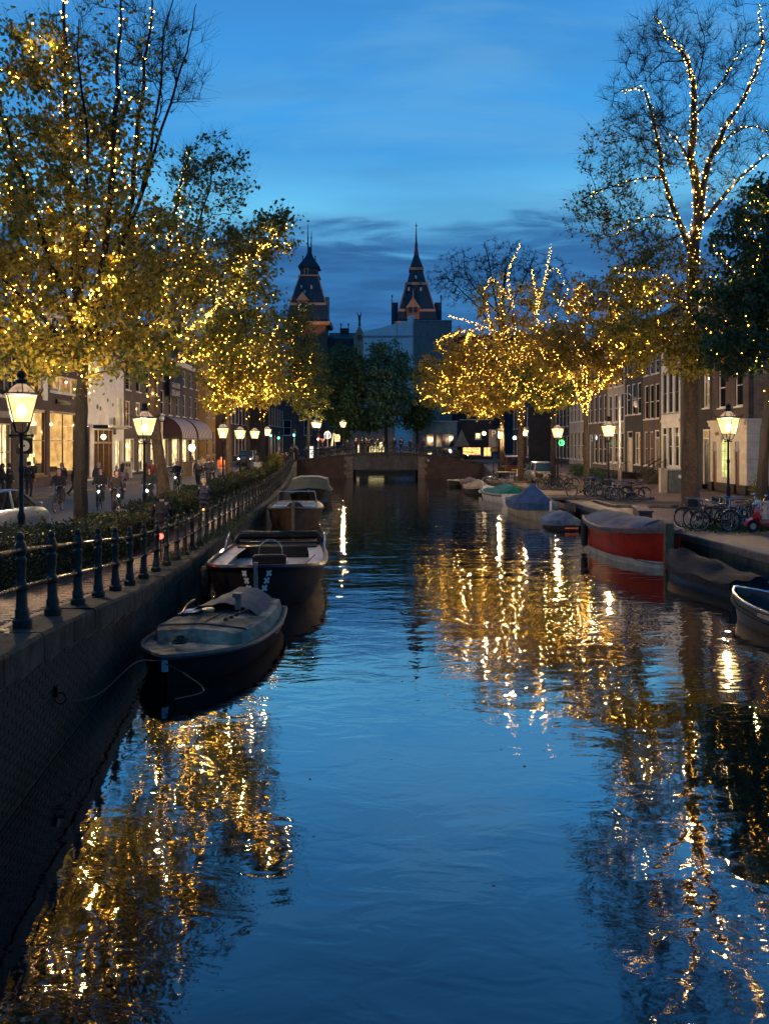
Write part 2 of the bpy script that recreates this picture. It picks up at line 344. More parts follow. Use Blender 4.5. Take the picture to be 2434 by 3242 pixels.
# ground sheets; their paving pattern needs x,y coordinates
def mpave(name, col, mortar, bw, bh, rot=0.):
    m = bpy.data.materials.new(name); m.use_nodes = True; t = m.node_tree; b = t.nodes['Principled BSDF']; b.inputs['Roughness'].default_value = .72
    c = N(t, 'ShaderNodeTexCoord'); mp = N(t, 'ShaderNodeMapping'); mp.inputs['Rotation'].default_value = (0, 0, rot); t.links.new(c.outputs['Object'], mp.inputs[0])
    br = N(t, 'ShaderNodeTexBrick'); br.inputs['Scale'].default_value = 1; br.inputs['Brick Width'].default_value = bw; br.inputs['Row Height'].default_value = bh; br.inputs['Mortar Size'].default_value = .01
    br.inputs['Color1'].default_value = (*[x * .7 for x in col], 1); br.inputs['Color2'].default_value = (*[x * 1.3 for x in col], 1); br.inputs['Mortar'].default_value = (*mortar, 1)
    t.links.new(mp.outputs[0], br.inputs['Vector'])
    n = N(t, 'ShaderNodeTexNoise'); n.inputs['Scale'].default_value = .5; n.inputs['Detail'].default_value = 8; t.links.new(c.outputs['Object'], n.inputs['Vector'])
    r = ramp(t, [(.3, (.6,) * 3), (.7, (1.25,) * 3)]); t.links.new(n.outputs['Fac'], r.inputs[0]); t.links.new(mixc(t, 1., br.outputs['Color'], r.outputs[0], 'MULTIPLY'), b.inputs['Base Color'])
    bp = N(t, 'ShaderNodeBump'); bp.invert = True; bp.inputs['Distance'].default_value = .006; t.links.new(br.outputs['Fac'], bp.inputs['Height']); t.links.new(bp.outputs[0], b.inputs['Normal'])
    return m
pave_r = mpave('red brown clinkers', (.17, .10, .068), (.05, .04, .032), .21, .1)
pave_g = mpave('grey concrete slabs', (.12, .115, .105), (.04, .038, .035), .3, .3)
def strip(name, ys, xa, xb, za, zb, mat, kind='structure'):
    m = MB(); vs = []; fs = []
    for i, y in enumerate(ys): vs += [(xa(y), y, za(y)), (xb(y), y, zb(y))]
    for i in range(len(ys) - 1): fs.append((2 * i, 2 * i + 1, 2 * i + 3, 2 * i + 2))
    m._add(vs, fs); return m.build(name, mat, kind=kind)
YS = [-12, -4, 0, 4, 8, 10, 12, 14, 16, 18, 20, 22, 24, 28, 32, 36, 42, 48, 54, 60, 65, 70, 74, 78, 81, 84]
HX = lambda y: lerp_t([(0, -6.4), (13, -6.75), (21, -6.95), (30, -7.7), (50, -8.7), (72, -10.2), (90, -11)], y)   # front of the hedge
strip('quay_path', YS, lambda y: xl(y) - .55, lambda y: HX(y) - .35, lambda y: zl(y) - .012, lambda y: zl(y) - .012, pave_r)
strip('planting_strip', YS, lambda y: HX(y) - .35, lambda y: HX(y) - 2.2, lambda y: zl(y) - .01, lambda y: zs(y) - .02, M('dark soil', (.03, .022, .015), .95, 0, .5, 6, .02, 30))
strip('street', YS, lambda y: HX(y) - 2.2, lambda y: -17.2, zs, zs, roadm)
strip('left_sidewalk', YS, lambda y: -17.2, lambda y: -24, lambda y: zs(y) + .12, lambda y: zs(y) + .12, pave_g)
strip('right_pavement', YS, lambda y: xr(y) + .5, lambda y: 24, zr, zr, pave_r)
kb = MB()
for a, b in zip(YS[:-1], YS[1:]):
    za, zb = zs(a), zs(b)
    kb._add([(-17.2, a, za - .1), (-17.35, a, za - .1), (-17.35, a, za + .125), (-17.2, a, za + .125), (-17.2, b, zb - .1), (-17.35, b, zb - .1), (-17.35, b, zb + .125), (-17.2, b, zb + .125)],
            [(0, 4, 5, 1), (1, 5, 6, 2), (2, 6, 7, 3), (3, 7, 4, 0)])
kb.build('street_kerb', stoner, kind='structure')
g = MB(); g._add([(-900, 84.02, 1.3), (-10.2, 84.02, 1.3), (-10.2, 104, 1.3), (12, 104, 1.3), (12, 84.02, 1.3), (900, 84.02, 1.3), (900, 1500, 1.3), (-900, 1500, 1.3)], [(0, 1, 2, 7), (2, 3, 6, 7), (3, 4, 5, 6)])
g._add([(-900, -60, .9), (-24, -60, .9), (-24, 84.02, .9), (-900, 84.02, .9)], [(0, 1, 2, 3)]); g._add([(24, -60, .8), (900, -60, .8), (900, 84.02, .8), (24, 84.02, .8)], [(0, 1, 2, 3)])
g.build('ground', M('far ground', (.05, .05, .045), .9, 0, .3, .2), kind='structure')
fw_ = MB(); fw_.box(-10.2, 12, 103.4, 104, -1, 1.3); fw_.build('far_quay_wall', quaym, kind='structure')
# quay walls
def qwall(name, xf, zf, sgn, mat):
    m = MB(); ys = list(np.arange(-12, 84.1, 2.))
    rings = []
    for y in ys:
        x = xf(y); z = zf(y) - .32
        rings.append([(x - sgn * .10, y, -1.2), (x - sgn * .02, y, z), (x + sgn * 1.2, y, z), (x + sgn * 1.2, y, -1.2)])
    m.loft(rings); return m.build(name, mat, kind='structure')
ql = qwall('left_quay_wall', xl, zl, -1, quaym); qr = qwall('right_quay_wall', xr, zr, 1, quayr)
# coping stones: each its own piece
def coping(xf, zf, sgn, parent, mat, y0, wid, th, step):
    y = y0; k = 0
    while y < 83.5:
        L = step * random.uniform(.85, 1.15); a, b = y + .012, y + L - .012; m = MB(); dz = random.uniform(-.012, .012)
        xa, xb, za, zb = xf(a) - sgn * .06, xf(b) - sgn * .06, zf(a) + dz, zf(b) + dz
        ring = lambda x, yy, z: [(x, yy, z - th), (x, yy, z - .04), (x + sgn * .035, yy, z), (x + sgn * wid, yy, z), (x + sgn * wid, yy, z - th)]
        m.loft([ring(xa, a, za), ring(xb, b, zb)]); m.build('coping_stone', mat, parent); y += L
coping(xl, zl, -1, ql, stone, -3, .62, .34, 1.15); coping(xr, zr, 1, qr, stoner, 10, .62, .22, 1.25)
# bricks of the near left quay wall: nearest as parts, the rest joined
def brickmesh(L, h, t):
    m = MB(); b = .006; m.box(-L / 2, L / 2, 0, t, b, h - b); return m
brick_m = M('dark wet brick', (.032, .032, .030), .85, 0, .5, 3, .004, 60, spec=.2); bl = []
for r in range(24):
    z = .02 + r * .075; y = 7.2 + (r % 2) * .115
    while y < 19:
        if z + .07 < zl(y) - .34: bl.append((y, z))
        y += .23
bl.sort(key=lambda q: q[0] + 0 * q[1])
def wallpt(y, z):
    zt = max(.2, zl(y) - .32); f = (z + 1.2) / (zt + 1.2); return xl(y) + .10 - .08 * f
bm0 = MB(); bm0.box(-.001, .012, -.106, .106, .0, .062); bme = bm0.mesh('brick', brick_m); rest = MB(); kb_ = 0
for i, (y, z) in enumerate(bl):
    dz = random.uniform(0, .004); tilt = math.atan2(xl(y + .1) - xl(y - .1), .2)
    if i < 296: o = obj('brick', bme, ql, (wallpt(y, z) + dz - .004, y, z)); o.rotation_euler = (0, 0, -tilt)
    else: rest.T = Matrix.Translation((wallpt(y, z) + dz - .004, y, z)) @ Matrix.Rotation(-tilt, 4, 'Z'); rest.box(-.001, .012, -.106, .106, 0, .062)
rest.T = None; rest.build('brickwork', brick_m, ql, kind='stuff')
# right quay wall: rough stone blocks, visible ones as parts
blk = 0
for r in range(2):
    y = 17.
    while y < 60 and blk < 150:
        L = random.uniform(.7, 1.1); z0 = .04 + r * .30; m = MB(); x = xr(y + L / 2) - .075 + .035 * r
        m.bbox(-.02 - random.uniform(0, .015), .05, -L / 2 + .012, L / 2 - .012, 0, .285, .012)
        o = m.build('stone_block', quayr, qr, loc=(x, y + L / 2, z0)); o.rotation_euler = (0, 0, -math.atan2(xr(y + L) - xr(y), L)); y += L; blk += 1
# clinkers of the near left path
cl_m = M('red clinker', (.19, .095, .062), .7, 0, .35, 7, .003, 60); cl_l = []
cm0 = MB(); cm0.bbox(-.1, .1, -.047, .047, -.03, .0, .006); cme = cm0.mesh('clinker', cl_m); rest = MB(); y = 8.9
while y < 24:
    row = int(round((y - 8.9) / .1)); x = xl(y) - .78 - (row % 2) * .105
    while x > HX(y) - .3:
        if abs(x / y) < .515: cl_l.append((x, y))
        x -= .21
    y += .1
for i, (x, y) in enumerate(cl_l):
    z = zl(y) + .006 + random.uniform(-.004, .004); sl = math.atan2(zl(y + .2) - zl(y - .2), .4)
    if i < 296: o = obj('clinker', cme, bpy.data.objects['quay_path'], (x, y, z)); o.rotation_euler = (sl, 0, random.gauss(0, .02))
    else: rest.T = Matrix.Translation((x, y, z)) @ Matrix.Rotation(sl, 4, 'X') @ Matrix.Rotation(random.gauss(0, .02), 4, 'Z'); rest.box(-.1, .1, -.047, .047, -.03, 0)
rest.T = None; rest.build('clinker_paving', cl_m, bpy.data.objects['quay_path'], kind='stuff')
# kerb between path and hedge
kc = MB()
for a, b in zip(YS[:-1], YS[1:]):
    r_ = lambda y: [(HX(y) - .28, y, zl(y) - .1), (HX(y) - .28, y, zl(y) + .10), (HX(y) - .42, y, zl(y) + .10), (HX(y) - .42, y, zl(y) - .1)]
    kc.loft([r_(a), r_(b)], cap=False)
kc.build('planting_kerb', stone, kind='structure')

# ---------------- railing ----------------
rl = thing('canal_railing', 'dark green cast iron railing with turned posts along the left quay', 'railing', (0, 0, 0))
pp = MB(); pp.lathe([(.11, 0), (.115, .02), (.115, .10), (.085, .13), (.085, .22), (.07, .25), (.062, .45), (.066, .47), (.085, .49), (.085, .53), (.062, .55), (.05, .60), (.066, .80), (.072, .86), (.055, .88), (.05, .90), (.075, .93), (.08, .99), (.06, 1.04), (.06, 1.06), (.03, 1.10), (.045, 1.12), (.05, 1.15), (.03, 1.19), (.005, 1.2)], 10)
pme = pp.mesh('post', iron, True); RX = lambda y: xl(y) - .33; posts = []
y = 5.0
while y < 83: posts.append(y); y += 1.18
posts = [9.64 + (i - 4) * 1.18 for i in range(67)]
for y in posts:
    o = obj('post', pme, rl, (RX(y), y, zl(y) - .01)); o.rotation_euler = (random.gauss(0, .012), random.gauss(0, .012), random.uniform(0, 6))
for h, r in ((.97, .024), (.51, .022)):
    m = MB(); m.tube([(RX(y), y, zl(y) + h) for y in posts], r, 8); m.build('rail', M('worn rail metal', (.09, .09, .085), .28, .9, .4, 20), rl, True)
# leaves fallen on the path and coping
def litter(name, n, fx, fy, fz, mat, label, k=1.):
    y = fy(rng.random(n)); x = np.array([fx(a, b) for a, b in zip(y, rng.random(n))]); z = np.array([fz(a) for a in y]) + .012 + rng.random(n) * .01 * k * k
    s = (.035 + rng.random(n) * .03) * k; a = rng.random(n) * 6.28; c, si = np.cos(a) * s, np.sin(a) * s; h = rng.normal(0, .012 * k ** 4, (n, 4))
    v = np.stack([np.stack([x + c, y + si, z + abs(h[:, 0])], 1), np.stack([x - si * .6, y + c * .6, z + .001], 1), np.stack([x - c, y - si, z + abs(h[:, 1])], 1), np.stack([x + si * .6, y - c * .6, z + .001], 1)], 1).reshape(-1, 3)
    return obj(name, npmesh(name, v, np.arange(4 * n).reshape(-1, 4), mat), label=label, cat='fallen leaves', kind='stuff')
fallm = MLEAF('fallen leaf', [(.12, .08, .02), (.2, .13, .04), (.09, .045, .02), (.16, .12, .05)], .1)
litter('fallen_leaves', 900, lambda y, u: xl(y) - .25 - u ** .6 * (xl(y) - HX(y) - .5), lambda u: 8.5 + u * 30, zl, fallm, 'scattered yellow fallen leaves on the quay path by the railing')
litter('fallen_leaves', 900, lambda y, u: xr(y) + .4 + u * 9, lambda u: 18 + u * 45, zr, fallm, 'scattered yellow fallen leaves on the right quay pavement')

# ---------------- far bridge ----------------
br = thing('stone_bridge', 'low brick and stone canal bridge with flat dark span, bicycles along its railing', 'bridge', (0, 84, 0))
bt = lambda x: lerp_t([(-11, 1.9), (-9, 2.1), (-6, 2.45), (-3.4, 2.72), (0, 2.8), (3.7, 2.7), (6, 2.45), (9, 1.95), (12, 1.5)], x)
bbm = MBRICK('dark bridge brick', (.075, .042, .035), (.03, .028, .025))
for x0, x1 in ((-11, -3.45), (3.7, 12)):
    m = MB(); xs = np.linspace(x0, x1, 9); vs = []
    m.loft([[(x, 0, -1), (x, 8, -1), (x, 8, bt(x) - .2), (x, 0, bt(x) - .2)] for x in xs]); m.build('abutment', bbm, br)
m = MB(); m.loft([[(x, .15, .95), (x, 7.85, .95), (x, 7.85, bt(x) - .2), (x, .15, bt(x) - .2)] for x in np.linspace(-3.45, 3.7, 9)]); m.build('girder', M('dark blue steel', (.03, .035, .045), .5, .3, .5, 2), br)
m = MB(); m.loft([[(x, -.12, bt(x) - .2), (x, 8.1, bt(x) - .2), (x, 8.1, bt(x)), (x, -.12, bt(x))] for x in np.linspace(-11, 12, 24)]); m.build('deck_coping', stone, br)
for s, x in ((1, -3.45), (-1, 3.7)):
    for k in range(6):
        wd = .95 if k % 2 else .7; m = MB(); xa, xb = (x - wd, x + .03) if s > 0 else (x - .03, x + wd)
        m.bbox(xa, xb, -.07, .2, .02 + k * .4, .4 + k * .4 - .01, .015)
        m.build('quoin_stone', stoner, br)
m = MB(); m.ball((4.75, -.25, 1.98), .14); m.build('round_lamp', M('pale enamel', (.5, .5, .48), .4), br)
m = MB(); xs = np.linspace(-9.5, 10, 40); m.tube([(x, .12, bt(x) + .95) for x in xs], .035, 5); m.tube([(x, .12, bt(x) + .5) for x in xs], .02, 4); m.build('hand_rail', iron, br)
bp_ = MB(); bp_.lathe([(.05, 0), (.03, .1), (.025, .5), (.04, .55), (.025, .6), (.025, .93), (.04, .98)], 6); bpm = bp_.mesh('baluster', iron)
for x in np.arange(-9.4, 10, 1.05): obj('baluster', bpm, br, (x, .12, bt(x)))

# algae and damp towards the water on the quay masonry: real growth, so it is part of the material
for mm in (quaym, quayr, brick_m):
    t = mm.node_tree; b = t.nodes['Principled BSDF']; ln = b.inputs['Base Color'].links[0].from_socket; gg_ = N(t, 'ShaderNodeNewGeometry'); sp_ = N(t, 'ShaderNodeSeparateXYZ'); t.links.new(gg_.outputs['Position'], sp_.inputs[0])
    nz = N(t, 'ShaderNodeTexNoise'); nz.inputs['Scale'].default_value = 1.4; nz.inputs['Detail'].default_value = 8; t.links.new(gg_.outputs['Position'], nz.inputs['Vector'])
    al = ramp(t, [(.25, (1, 1, 1)), (.62, (0, 0, 0))]); t.links.new(mth(t, 'ADD', sp_.outputs[2], mth(t, 'MULTIPLY_ADD', nz.outputs['Fac'], 1.1, -.45)), al.inputs[0])
    t.links.new(mixc(t, al.outputs[0], ln, (.012, .018, .010)), b.inputs['Base Color'])
# leaves and scraps drifting on the canal
litter('floating_leaves', 150, lambda y, u: xl(y) + 1 + u ** 1.5 * (xr(y) - xl(y) - 2), lambda u: 6.5 + u ** 1.5 * 45, lambda y: -.0115, M('drifting leaf', (.05, .04, .02), .6), 'small dark leaves drifting on the canal water', .5)
# ---------------- trees ----------------
def frusta(p0, p1, r0, r1, n=3):
    d = p1 - p0; L = np.linalg.norm(d, axis=1, keepdims=True); L[L < 1e-6] = 1; d = d / L
    up = np.where(np.abs(d[:, 2:3]) < .9, np.array([[0, 0, 1.]]), np.array([[1., 0, 0]])); a = np.cross(up, d); a /= np.linalg.norm(a, axis=1, keepdims=True) + 1e-9; b = np.cross(d, a)
    ang = np.arange(n) * 2 * PI / n; ca, sa = np.cos(ang)[None, :, None], np.sin(ang)[None, :, None]
    off = a[:, None, :] * ca + b[:, None, :] * sa
    A = p0[:, None, :] + off * r0[:, None, None]; B = p1[:, None, :] + off * r1[:, None, None]
    v = np.concatenate([A, B], 1).reshape(-1, 3); m = len(p0); base = (np.arange(m) * 2 * n)[:, None]
    fs = [base + np.array([[k, (k + 1) % n, (k + 1) % n + n, k + n]]) for k in range(n)]
    return v, np.concatenate(fs, 0)
def leaves(c, size, droop=.5, g=None):
    n = len(c); s = size * (.65 + .7 * g.random(n)); th = g.random(n) * 2 * PI; ph = g.normal(-droop, .55, n)
    ax = np.stack([np.cos(th) * np.cos(ph), np.sin(th) * np.cos(ph), np.sin(ph)], 1)
    r = g.normal(0, 1, (n, 3)); sd = np.cross(ax, r); sd /= np.linalg.norm(sd, axis=1, keepdims=True) + 1e-9; nr = np.cross(ax, sd)
    s = s[:, None]
    v = np.stack([c, c + ax * s * .9 + sd * s * .62 + nr * s * .18, c + ax * s * 2, c + ax * s * .9 - sd * s * .62 + nr * s * .18], 1).reshape(-1, 3)
    i = (np.arange(n) * 4)[:, None]
    return v, np.concatenate([i + np.array([[0, 1, 2]]), i + np.array([[0, 2, 3]])], 0)
OCT = np.array([[1, 0, 0], [-1, 0, 0], [0, 1, 0], [0, -1, 0], [0, 0, 1.3], [0, 0, -1.3]], float)
OCF = np.array([[0, 2, 4], [2, 1, 4], [1, 3, 4], [3, 0, 4], [2, 0, 5], [1, 2, 5], [3, 1, 5], [0, 3, 5]])
def bulbs(c, r):
    n = len(c); r = np.asarray(r).reshape(-1, 1, 1); v = (c[:, None, :] + OCT[None] * r).reshape(-1, 3); f = ((np.arange(n) * 6)[:, None, None] + OCF[None]).reshape(-1, 3); return v, f
wire = M('light string cable', (.012, .015, .01), .6)
def tree(name, label, limbs, ells, lm, lsize, seed, bm=bark, spacing=0, nstr=0, brad=.02, group=None, slabel=None, twmin=.006, seg=4, cl=.17, lcat='tree', droop=.5, lo_h=4.3, glow=.55, dens=0):
    g = np.random.default_rng(seed); rnd = random.Random(seed)
    root = thing(name, label, lcat, tuple(limbs[0][0][0]), 0, group); org = V(limbs[0][0][0])
    pos = []; par = []; rad = []; paths = []
    for li, (pts, r0, r1, islit) in enumerate(limbs):
        q = pline(pts, seg); m = len(q)
        for i in range(1, m): q[i] = q[i] + V((rnd.gauss(0, .03), rnd.gauss(0, .03), 0)) * (1 if li or i > m * .4 else .3)
        rr = [r0 + (r1 - r0) * (i / (m - 1)) ** .8 for i in range(m)]
        prev = -1
        if pos:
            A = np.array(pos); prev = int(np.argmin(((A - np.array(q[0])) ** 2).sum(1)))
        path = []
        for i in range(m):
            par.append(prev); pos.append(tuple(q[i])); rad.append(rr[i]); prev = len(pos) - 1; path.append(prev)
        paths.append((path, islit)); mb = MB()
        if li == 0:
            rr = list(rr); rr[0] *= 1.25
            n = 12; rings = []
            for i, p in enumerate(q):
                rings.append([p - org + V((math.cos(2 * PI * k_ / n), math.sin(2 * PI * k_ / n), 0)) * rr[i] * (1 + .12 * math.sin(3 * k_ + i * .7) * .6) for k_ in range(n)])
            mb.loft(rings)
        else: mb.tube([p - org for p in q], rr, 7)
        mb.build('trunk' if li == 0 else 'limb', bm, root, True)
    nl = len(pos)
    pos = np.array(pos); par = list(par); rad = list(rad)
    # scatter growth targets
    T = []; meta = []
    for (c, r, n, lv, tw) in ells:
        d = g.normal(0, 1, (n, 3)); d /= np.linalg.norm(d, axis=1, keepdims=True); u = g.random(n) ** .42
        T.append(np.array(c)[None] + d * u[:, None] * np.array(r)[None]); meta += [(lv, tw)] * n
    T = np.concatenate(T); start = 3 * 1
    dist = np.array([np.sqrt(((pos - t) ** 2).sum(1)).min() for t in T]); order = np.argsort(dist)
    cap = nl + len(T) * 3 + 5; P_ = np.zeros((cap, 3)); P_[:nl] = pos; cnt = nl; tips = []
    ok = np.ones(cap, bool); lowz = org.z + 1.9; ok[:nl] = pos[:, 2] > lowz
    for t in order:
        tp = T[t]; A = P_[:cnt]; dd = ((A - tp) ** 2).sum(1) + np.where(A[:, 2] > tp[2], .6, 0); dd[~ok[:cnt]] += 1e6; j = int(np.argmin(dd)); p = P_[j]
        L = math.dist(p, tp); prev = j
        for f in ((.35, .7, 1.) if L > .5 else (1.,)):
            q = p + (tp - p) * f + g.normal(0, .05, 3) * L * (1.2 if f < 1 else 0) + np.array([0, 0, .10 * L * math.sin(f * PI)])
            P_[cnt] = q; par.append(prev); rad.append(0); prev = cnt; cnt += 1
        tips.append((prev, meta[t]))
    P_ = P_[:cnt]; cn = np.zeros(cnt)
    for a, _ in tips: cn[a] += 1
    for i in range(cnt - 1, nl - 1, -1):
        cn[par[i]] += cn[i]
    R = np.array(rad); R[nl:] = twmin * np.maximum(cn[nl:], 1) ** .42
    idx = np.arange(nl, cnt); pr = np.array(par)[idx]; r1 = R[idx]; r0 = np.minimum(R[pr], r1 * 1.3)
    E0 = [P_[pr]]; E1 = [P_[idx]]; Q0 = [r0]; Q1 = [r1]
    # fine twiglets at the tips
    lc = []
    for a, (lv, tw) in tips:
        p = P_[a]; b = P_[par[a]]; d = p - b; d /= np.linalg.norm(d) + 1e-9
        for _ in range(tw):
            e = d * .55 + g.normal(0, .5, 3) + np.array([0, 0, .35]); e /= np.linalg.norm(e); l = g.uniform(.25, .65) * (1.3 if lv < 3 else 1)
            s0 = b + (p - b) * g.random(); m1 = s0 + e * l * .5; m2 = m1 + (e + g.normal(0, .25, 3)) * l * .5
            E0.append(np.array([s0, m1])); E1.append(np.array([m1, m2])); Q0.append(np.array([twmin * .8, twmin * .6])); Q1.append(np.array([twmin * .6, twmin * .35]))
            if lv: lc += [m1 + g.normal(0, .04, 3), m2 + g.normal(0, .04, 3)][:2 if lv > 2 else (1 if g.random() < lv * .3 else 0)]
        if lv >= 1:
            n = int(lv * (1.25 if dens else 1.5) + .5); f = g.random((n, 1)); lc += list(b + (p - b) * f + g.normal(0, cl, (n, 3)) * np.array([1, 1, .8]))
    v, f = frusta(np.concatenate(E0) - np.array(org), np.concatenate(E1) - np.array(org), np.concatenate(Q0), np.concatenate(Q1))
    obj('twigs', npmesh('twigs', v, f, twigm), root, kind='stuff')
    if lc:
        v, f = leaves(np.array(lc) - np.array(org), lsize * 1.22, droop, g); obj('crown', npmesh('crown', v, f, lm), root, kind='stuff')
    if spacing:
        B = []
        def along(chain, sp, off):
            acc = rnd.random() * sp; ph = rnd.random() * 6
            for i, j in zip(chain[:-1], chain[1:]):
                a, b = V(P_[i]), V(P_[j]); L = (b - a).length
                while acc < L:
                    ph += 1.9 + rnd.random() * .9; r = (R[j] if j < nl else .02) * 1.05 + off + abs(rnd.gauss(0, .02))
                    B.append(a.lerp(b, acc / max(L, 1e-6)) + V((math.cos(ph) * r, math.sin(ph) * r, rnd.gauss(0, .05)))); acc += sp * rnd.uniform(.5, 1.6)
                acc -= L
        for path, il in paths:
            if il:
                lo = [i for i in path if P_[i][2] > org.z + lo_h]
                for _ in range(int(il)): 
                    if len(lo) > 1: along(lo, spacing, .02)
        ltips = [q for q in tips if q[1][0] >= 7] or tips
        for _ in range(nstr):
            a, _m = rnd.choice(ltips); ch = []
            while a >= nl: ch.append(a); a = par[a]
            ch = ch[::-1]
            if len(ch) > 1: along(ch, spacing * 1.1, .02)
        B = np.array([tuple(b) for b in B]); so_ = np.array(org)
        st = thing('string_lights', slabel or 'warm fairy lights', 'string lights', tuple(org), 0, 'fairy lights wound through the canal trees')
        nl_ = max(4, min(46, len(B) // 14)); tot = len(B) * glow
        for q in rnd.sample(range(len(B)), nl_):
            L_ = bpy.data.lights.new('glow_lamp', 'POINT'); L_.energy = tot / nl_; L_.color = (1, .66, .28); L_.shadow_soft_size = .03  # extra point lamps at some bulbs, added to light the leaves
            lo_ = bpy.data.objects.new('glow_lamp', L_); COL.objects.link(lo_); lo_.parent = st; lo_.location = B[q] - so_
        v, f = bulbs(B - so_, brad * g.uniform(.45, 1.4, len(B))); obj('bulbs', npmesh('bulbs', v, f, bulbm), st, kind='stuff')
        m_ = len(B) - 1; dB = np.linalg.norm(B[1:] - B[:-1], axis=1); kx = np.where(dB < 1.)[0]
        v, f = frusta(B[kx] - so_, B[kx + 1] - so_, np.full(len(kx), .004), np.full(len(kx), .004)); obj('cable', npmesh('cable', v, f, wire), st, kind='stuff')
    return root
def LP(pts, d, dd=None):
    return [P(x, y, d + (dd[i] if dd else 0)) for i, (x, y) in enumerate(pts)]
def EL(px, py, d, rx, rz, n, lv, tw, ry=None):
    """crown lobe centred on (px, py) at distance d, radii in metres"""
    return (tuple(P(px, py, d)), (rx, ry or min(rx, rz), rz), n, lv, tw)
yel = MLEAF('autumn leaf', [(.07, .11, .025), (.14, .15, .03), (.26, .22, .035), (.36, .29, .045), (.17, .17, .035), (.28, .20, .035)])
ygr = MLEAF('greenish autumn leaf', [(.06, .10, .03), (.08, .12, .035), (.15, .16, .04), (.24, .21, .045), (.10, .12, .035)])
orl = MLEAF('brown orange leaf', [(.20, .15, .035), (.24, .19, .045), (.15, .15, .035), (.30, .21, .045), (.13, .11, .03)])
drk = MLEAF('dark green leaf', [(.03, .07, .03), (.045, .09, .036), (.06, .10, .04), (.035, .075, .03)], .2)
tea = MLEAF('dark teal green leaf', [(.05, .12, .08), (.07, .15, .10), (.035, .09, .06)], .2)
tG = 'elm trees along the canal'
# left bank
def zt(p, z): p = V(p); return V((p.x, p.y, z))
b1 = P(258, 1790, 20.3); b1.z = .8
tree('elm_tree', 'tall yellow leaved tree with straight black trunk beside the nearest left street lamp',
     [([b1] + LP([(256, 1600), (256, 1350), (262, 1150), (250, 950), (226, 700), (207, 450), (204, 200), (199, -60)], 20.3, [0, 0, 0, .2, .4, .5, .6, .6]), .215, .035, 2),
      (LP([(262, 1150), (312, 900), (345, 620), (362, 350), (374, 150), (386, -40)], 20.3, [0, -.4, -.8, -1, -1, -1]), .12, .02, 1),
      (LP([(262, 1180), (340, 920), (400, 700), (438, 380), (468, 150), (486, -30)], 20.3, [0, .6, 1, 1.2, 1.3, 1.3]), .12, .02, 1),
      (LP([(256, 1080), (160, 830), (70, 560), (10, 380), (-50, 200)], 20.3, [0, -.5, -1, -1.4, -1.6]), .11, .02, 1),
      (LP([(260, 1130), (420, 990), (560, 840), (680, 740)], 20.3, [0, 1, 1.8, 2.2]), .09, .015, 1),
      (LP([(258, 1160), (140, 1010), (30, 900), (-80, 820)], 20.3, [0, -.8, -1.4, -2]), .09, .015, 1),
      (LP([(330, 900), (440, 640), (500, 330), (520, 100), (560, -40)], 20.8, [0, .4, .8, 1, 1]), .07, .012, 0),
      (LP([(440, 640), (540, 330), (600, 120), (625, 10)], 21.2, [0, .4, .8, 1]), .05, .010, 0),
      (LP([(250, 950), (280, 600), (262, 300), (240, 60)], 20, [0, -.6, -1, -1.2]), .07, .012, 0)],
     [EL(220, 780, 20.3, 3.4, 3.0, 330, 18, 3), EL(430, 900, 20.8, 2.1, 2.2, 170, 16, 3), EL(60, 900, 20, 2.2, 2.8, 150, 18, 3), EL(250, 1130, 19.8, 2.2, .75, 60, 16, 2), EL(60, 1130, 19.6, 1.3, .8, 30, 22, 2),
      EL(150, 400, 20.3, 1.9, 2.3, 130, 9, 5), EL(330, 430, 20.5, 1.7, 1.6, 90, 7, 6), EL(330, 130, 20.5, 2.4, 1.5, 110, 1, 8), EL(520, 180, 21, 1.3, 1.7, 90, 0, 9), EL(110, 160, 20, .9, .9, 40, 14, 4)],
     yel, .060, 11, bm=bark, dens=1, spacing=.16, nstr=95, brad=.017, slabel='dense warm fairy lights in the tall yellow tree nearest the camera on the left', group=tG, cl=.14)
b2 = P(523, 1600, 31.6); b2.z = .85
tree('elm_tree', 'leaning brown trunked tree behind the second street lamp, olive crown reaching over the canal',
     [([b2] + LP([(512, 1500), (496, 1400), (484, 1290), (480, 1180), (495, 1030), (520, 850), (560, 640), (600, 470)], 31.6), .30, .03, 2),
      (LP([(482, 1150), (600, 980), (720, 850), (820, 770), (925, 705)], 31.6, [0, -.5, -1, -1.2, -1.4]), .11, .012, 1),
      (LP([(484, 1200), (620, 1080), (740, 1010), (850, 960)], 31.6, [0, .6, 1, 1.2]), .10, .012, 1),
      (LP([(495, 1030), (600, 820), (660, 600), (690, 440)], 31.6, [0, .5, 1, 1]), .09, .010, 0),
      (LP([(490, 1050), (420, 850), (390, 700)], 31.6, [0, 1, 1.5]), .09, .012, 1)],
     [EL(600, 900, 31.6, 3.1, 3.2, 240, 15, 3), EL(760, 900, 31, 1.6, 2.6, 130, 12, 3), EL(830, 760, 30.5, 1.3, .9, 60, 8, 4), EL(720, 1080, 31.5, 2.2, 1.3, 80, 14, 3), EL(470, 1130, 31.6, 1.6, 1.2, 55, 16, 2),
      EL(660, 560, 31.8, 1.9, 1.9, 150, 2, 8), EL(880, 700, 30.3, .9, .45, 26, 6, 3)],
     ygr, .074, 12, bm=barkw, dens=1, spacing=.16, nstr=105, brad=.018, slabel='warm fairy lights in the leaning tree behind the second left lamp', group=tG)
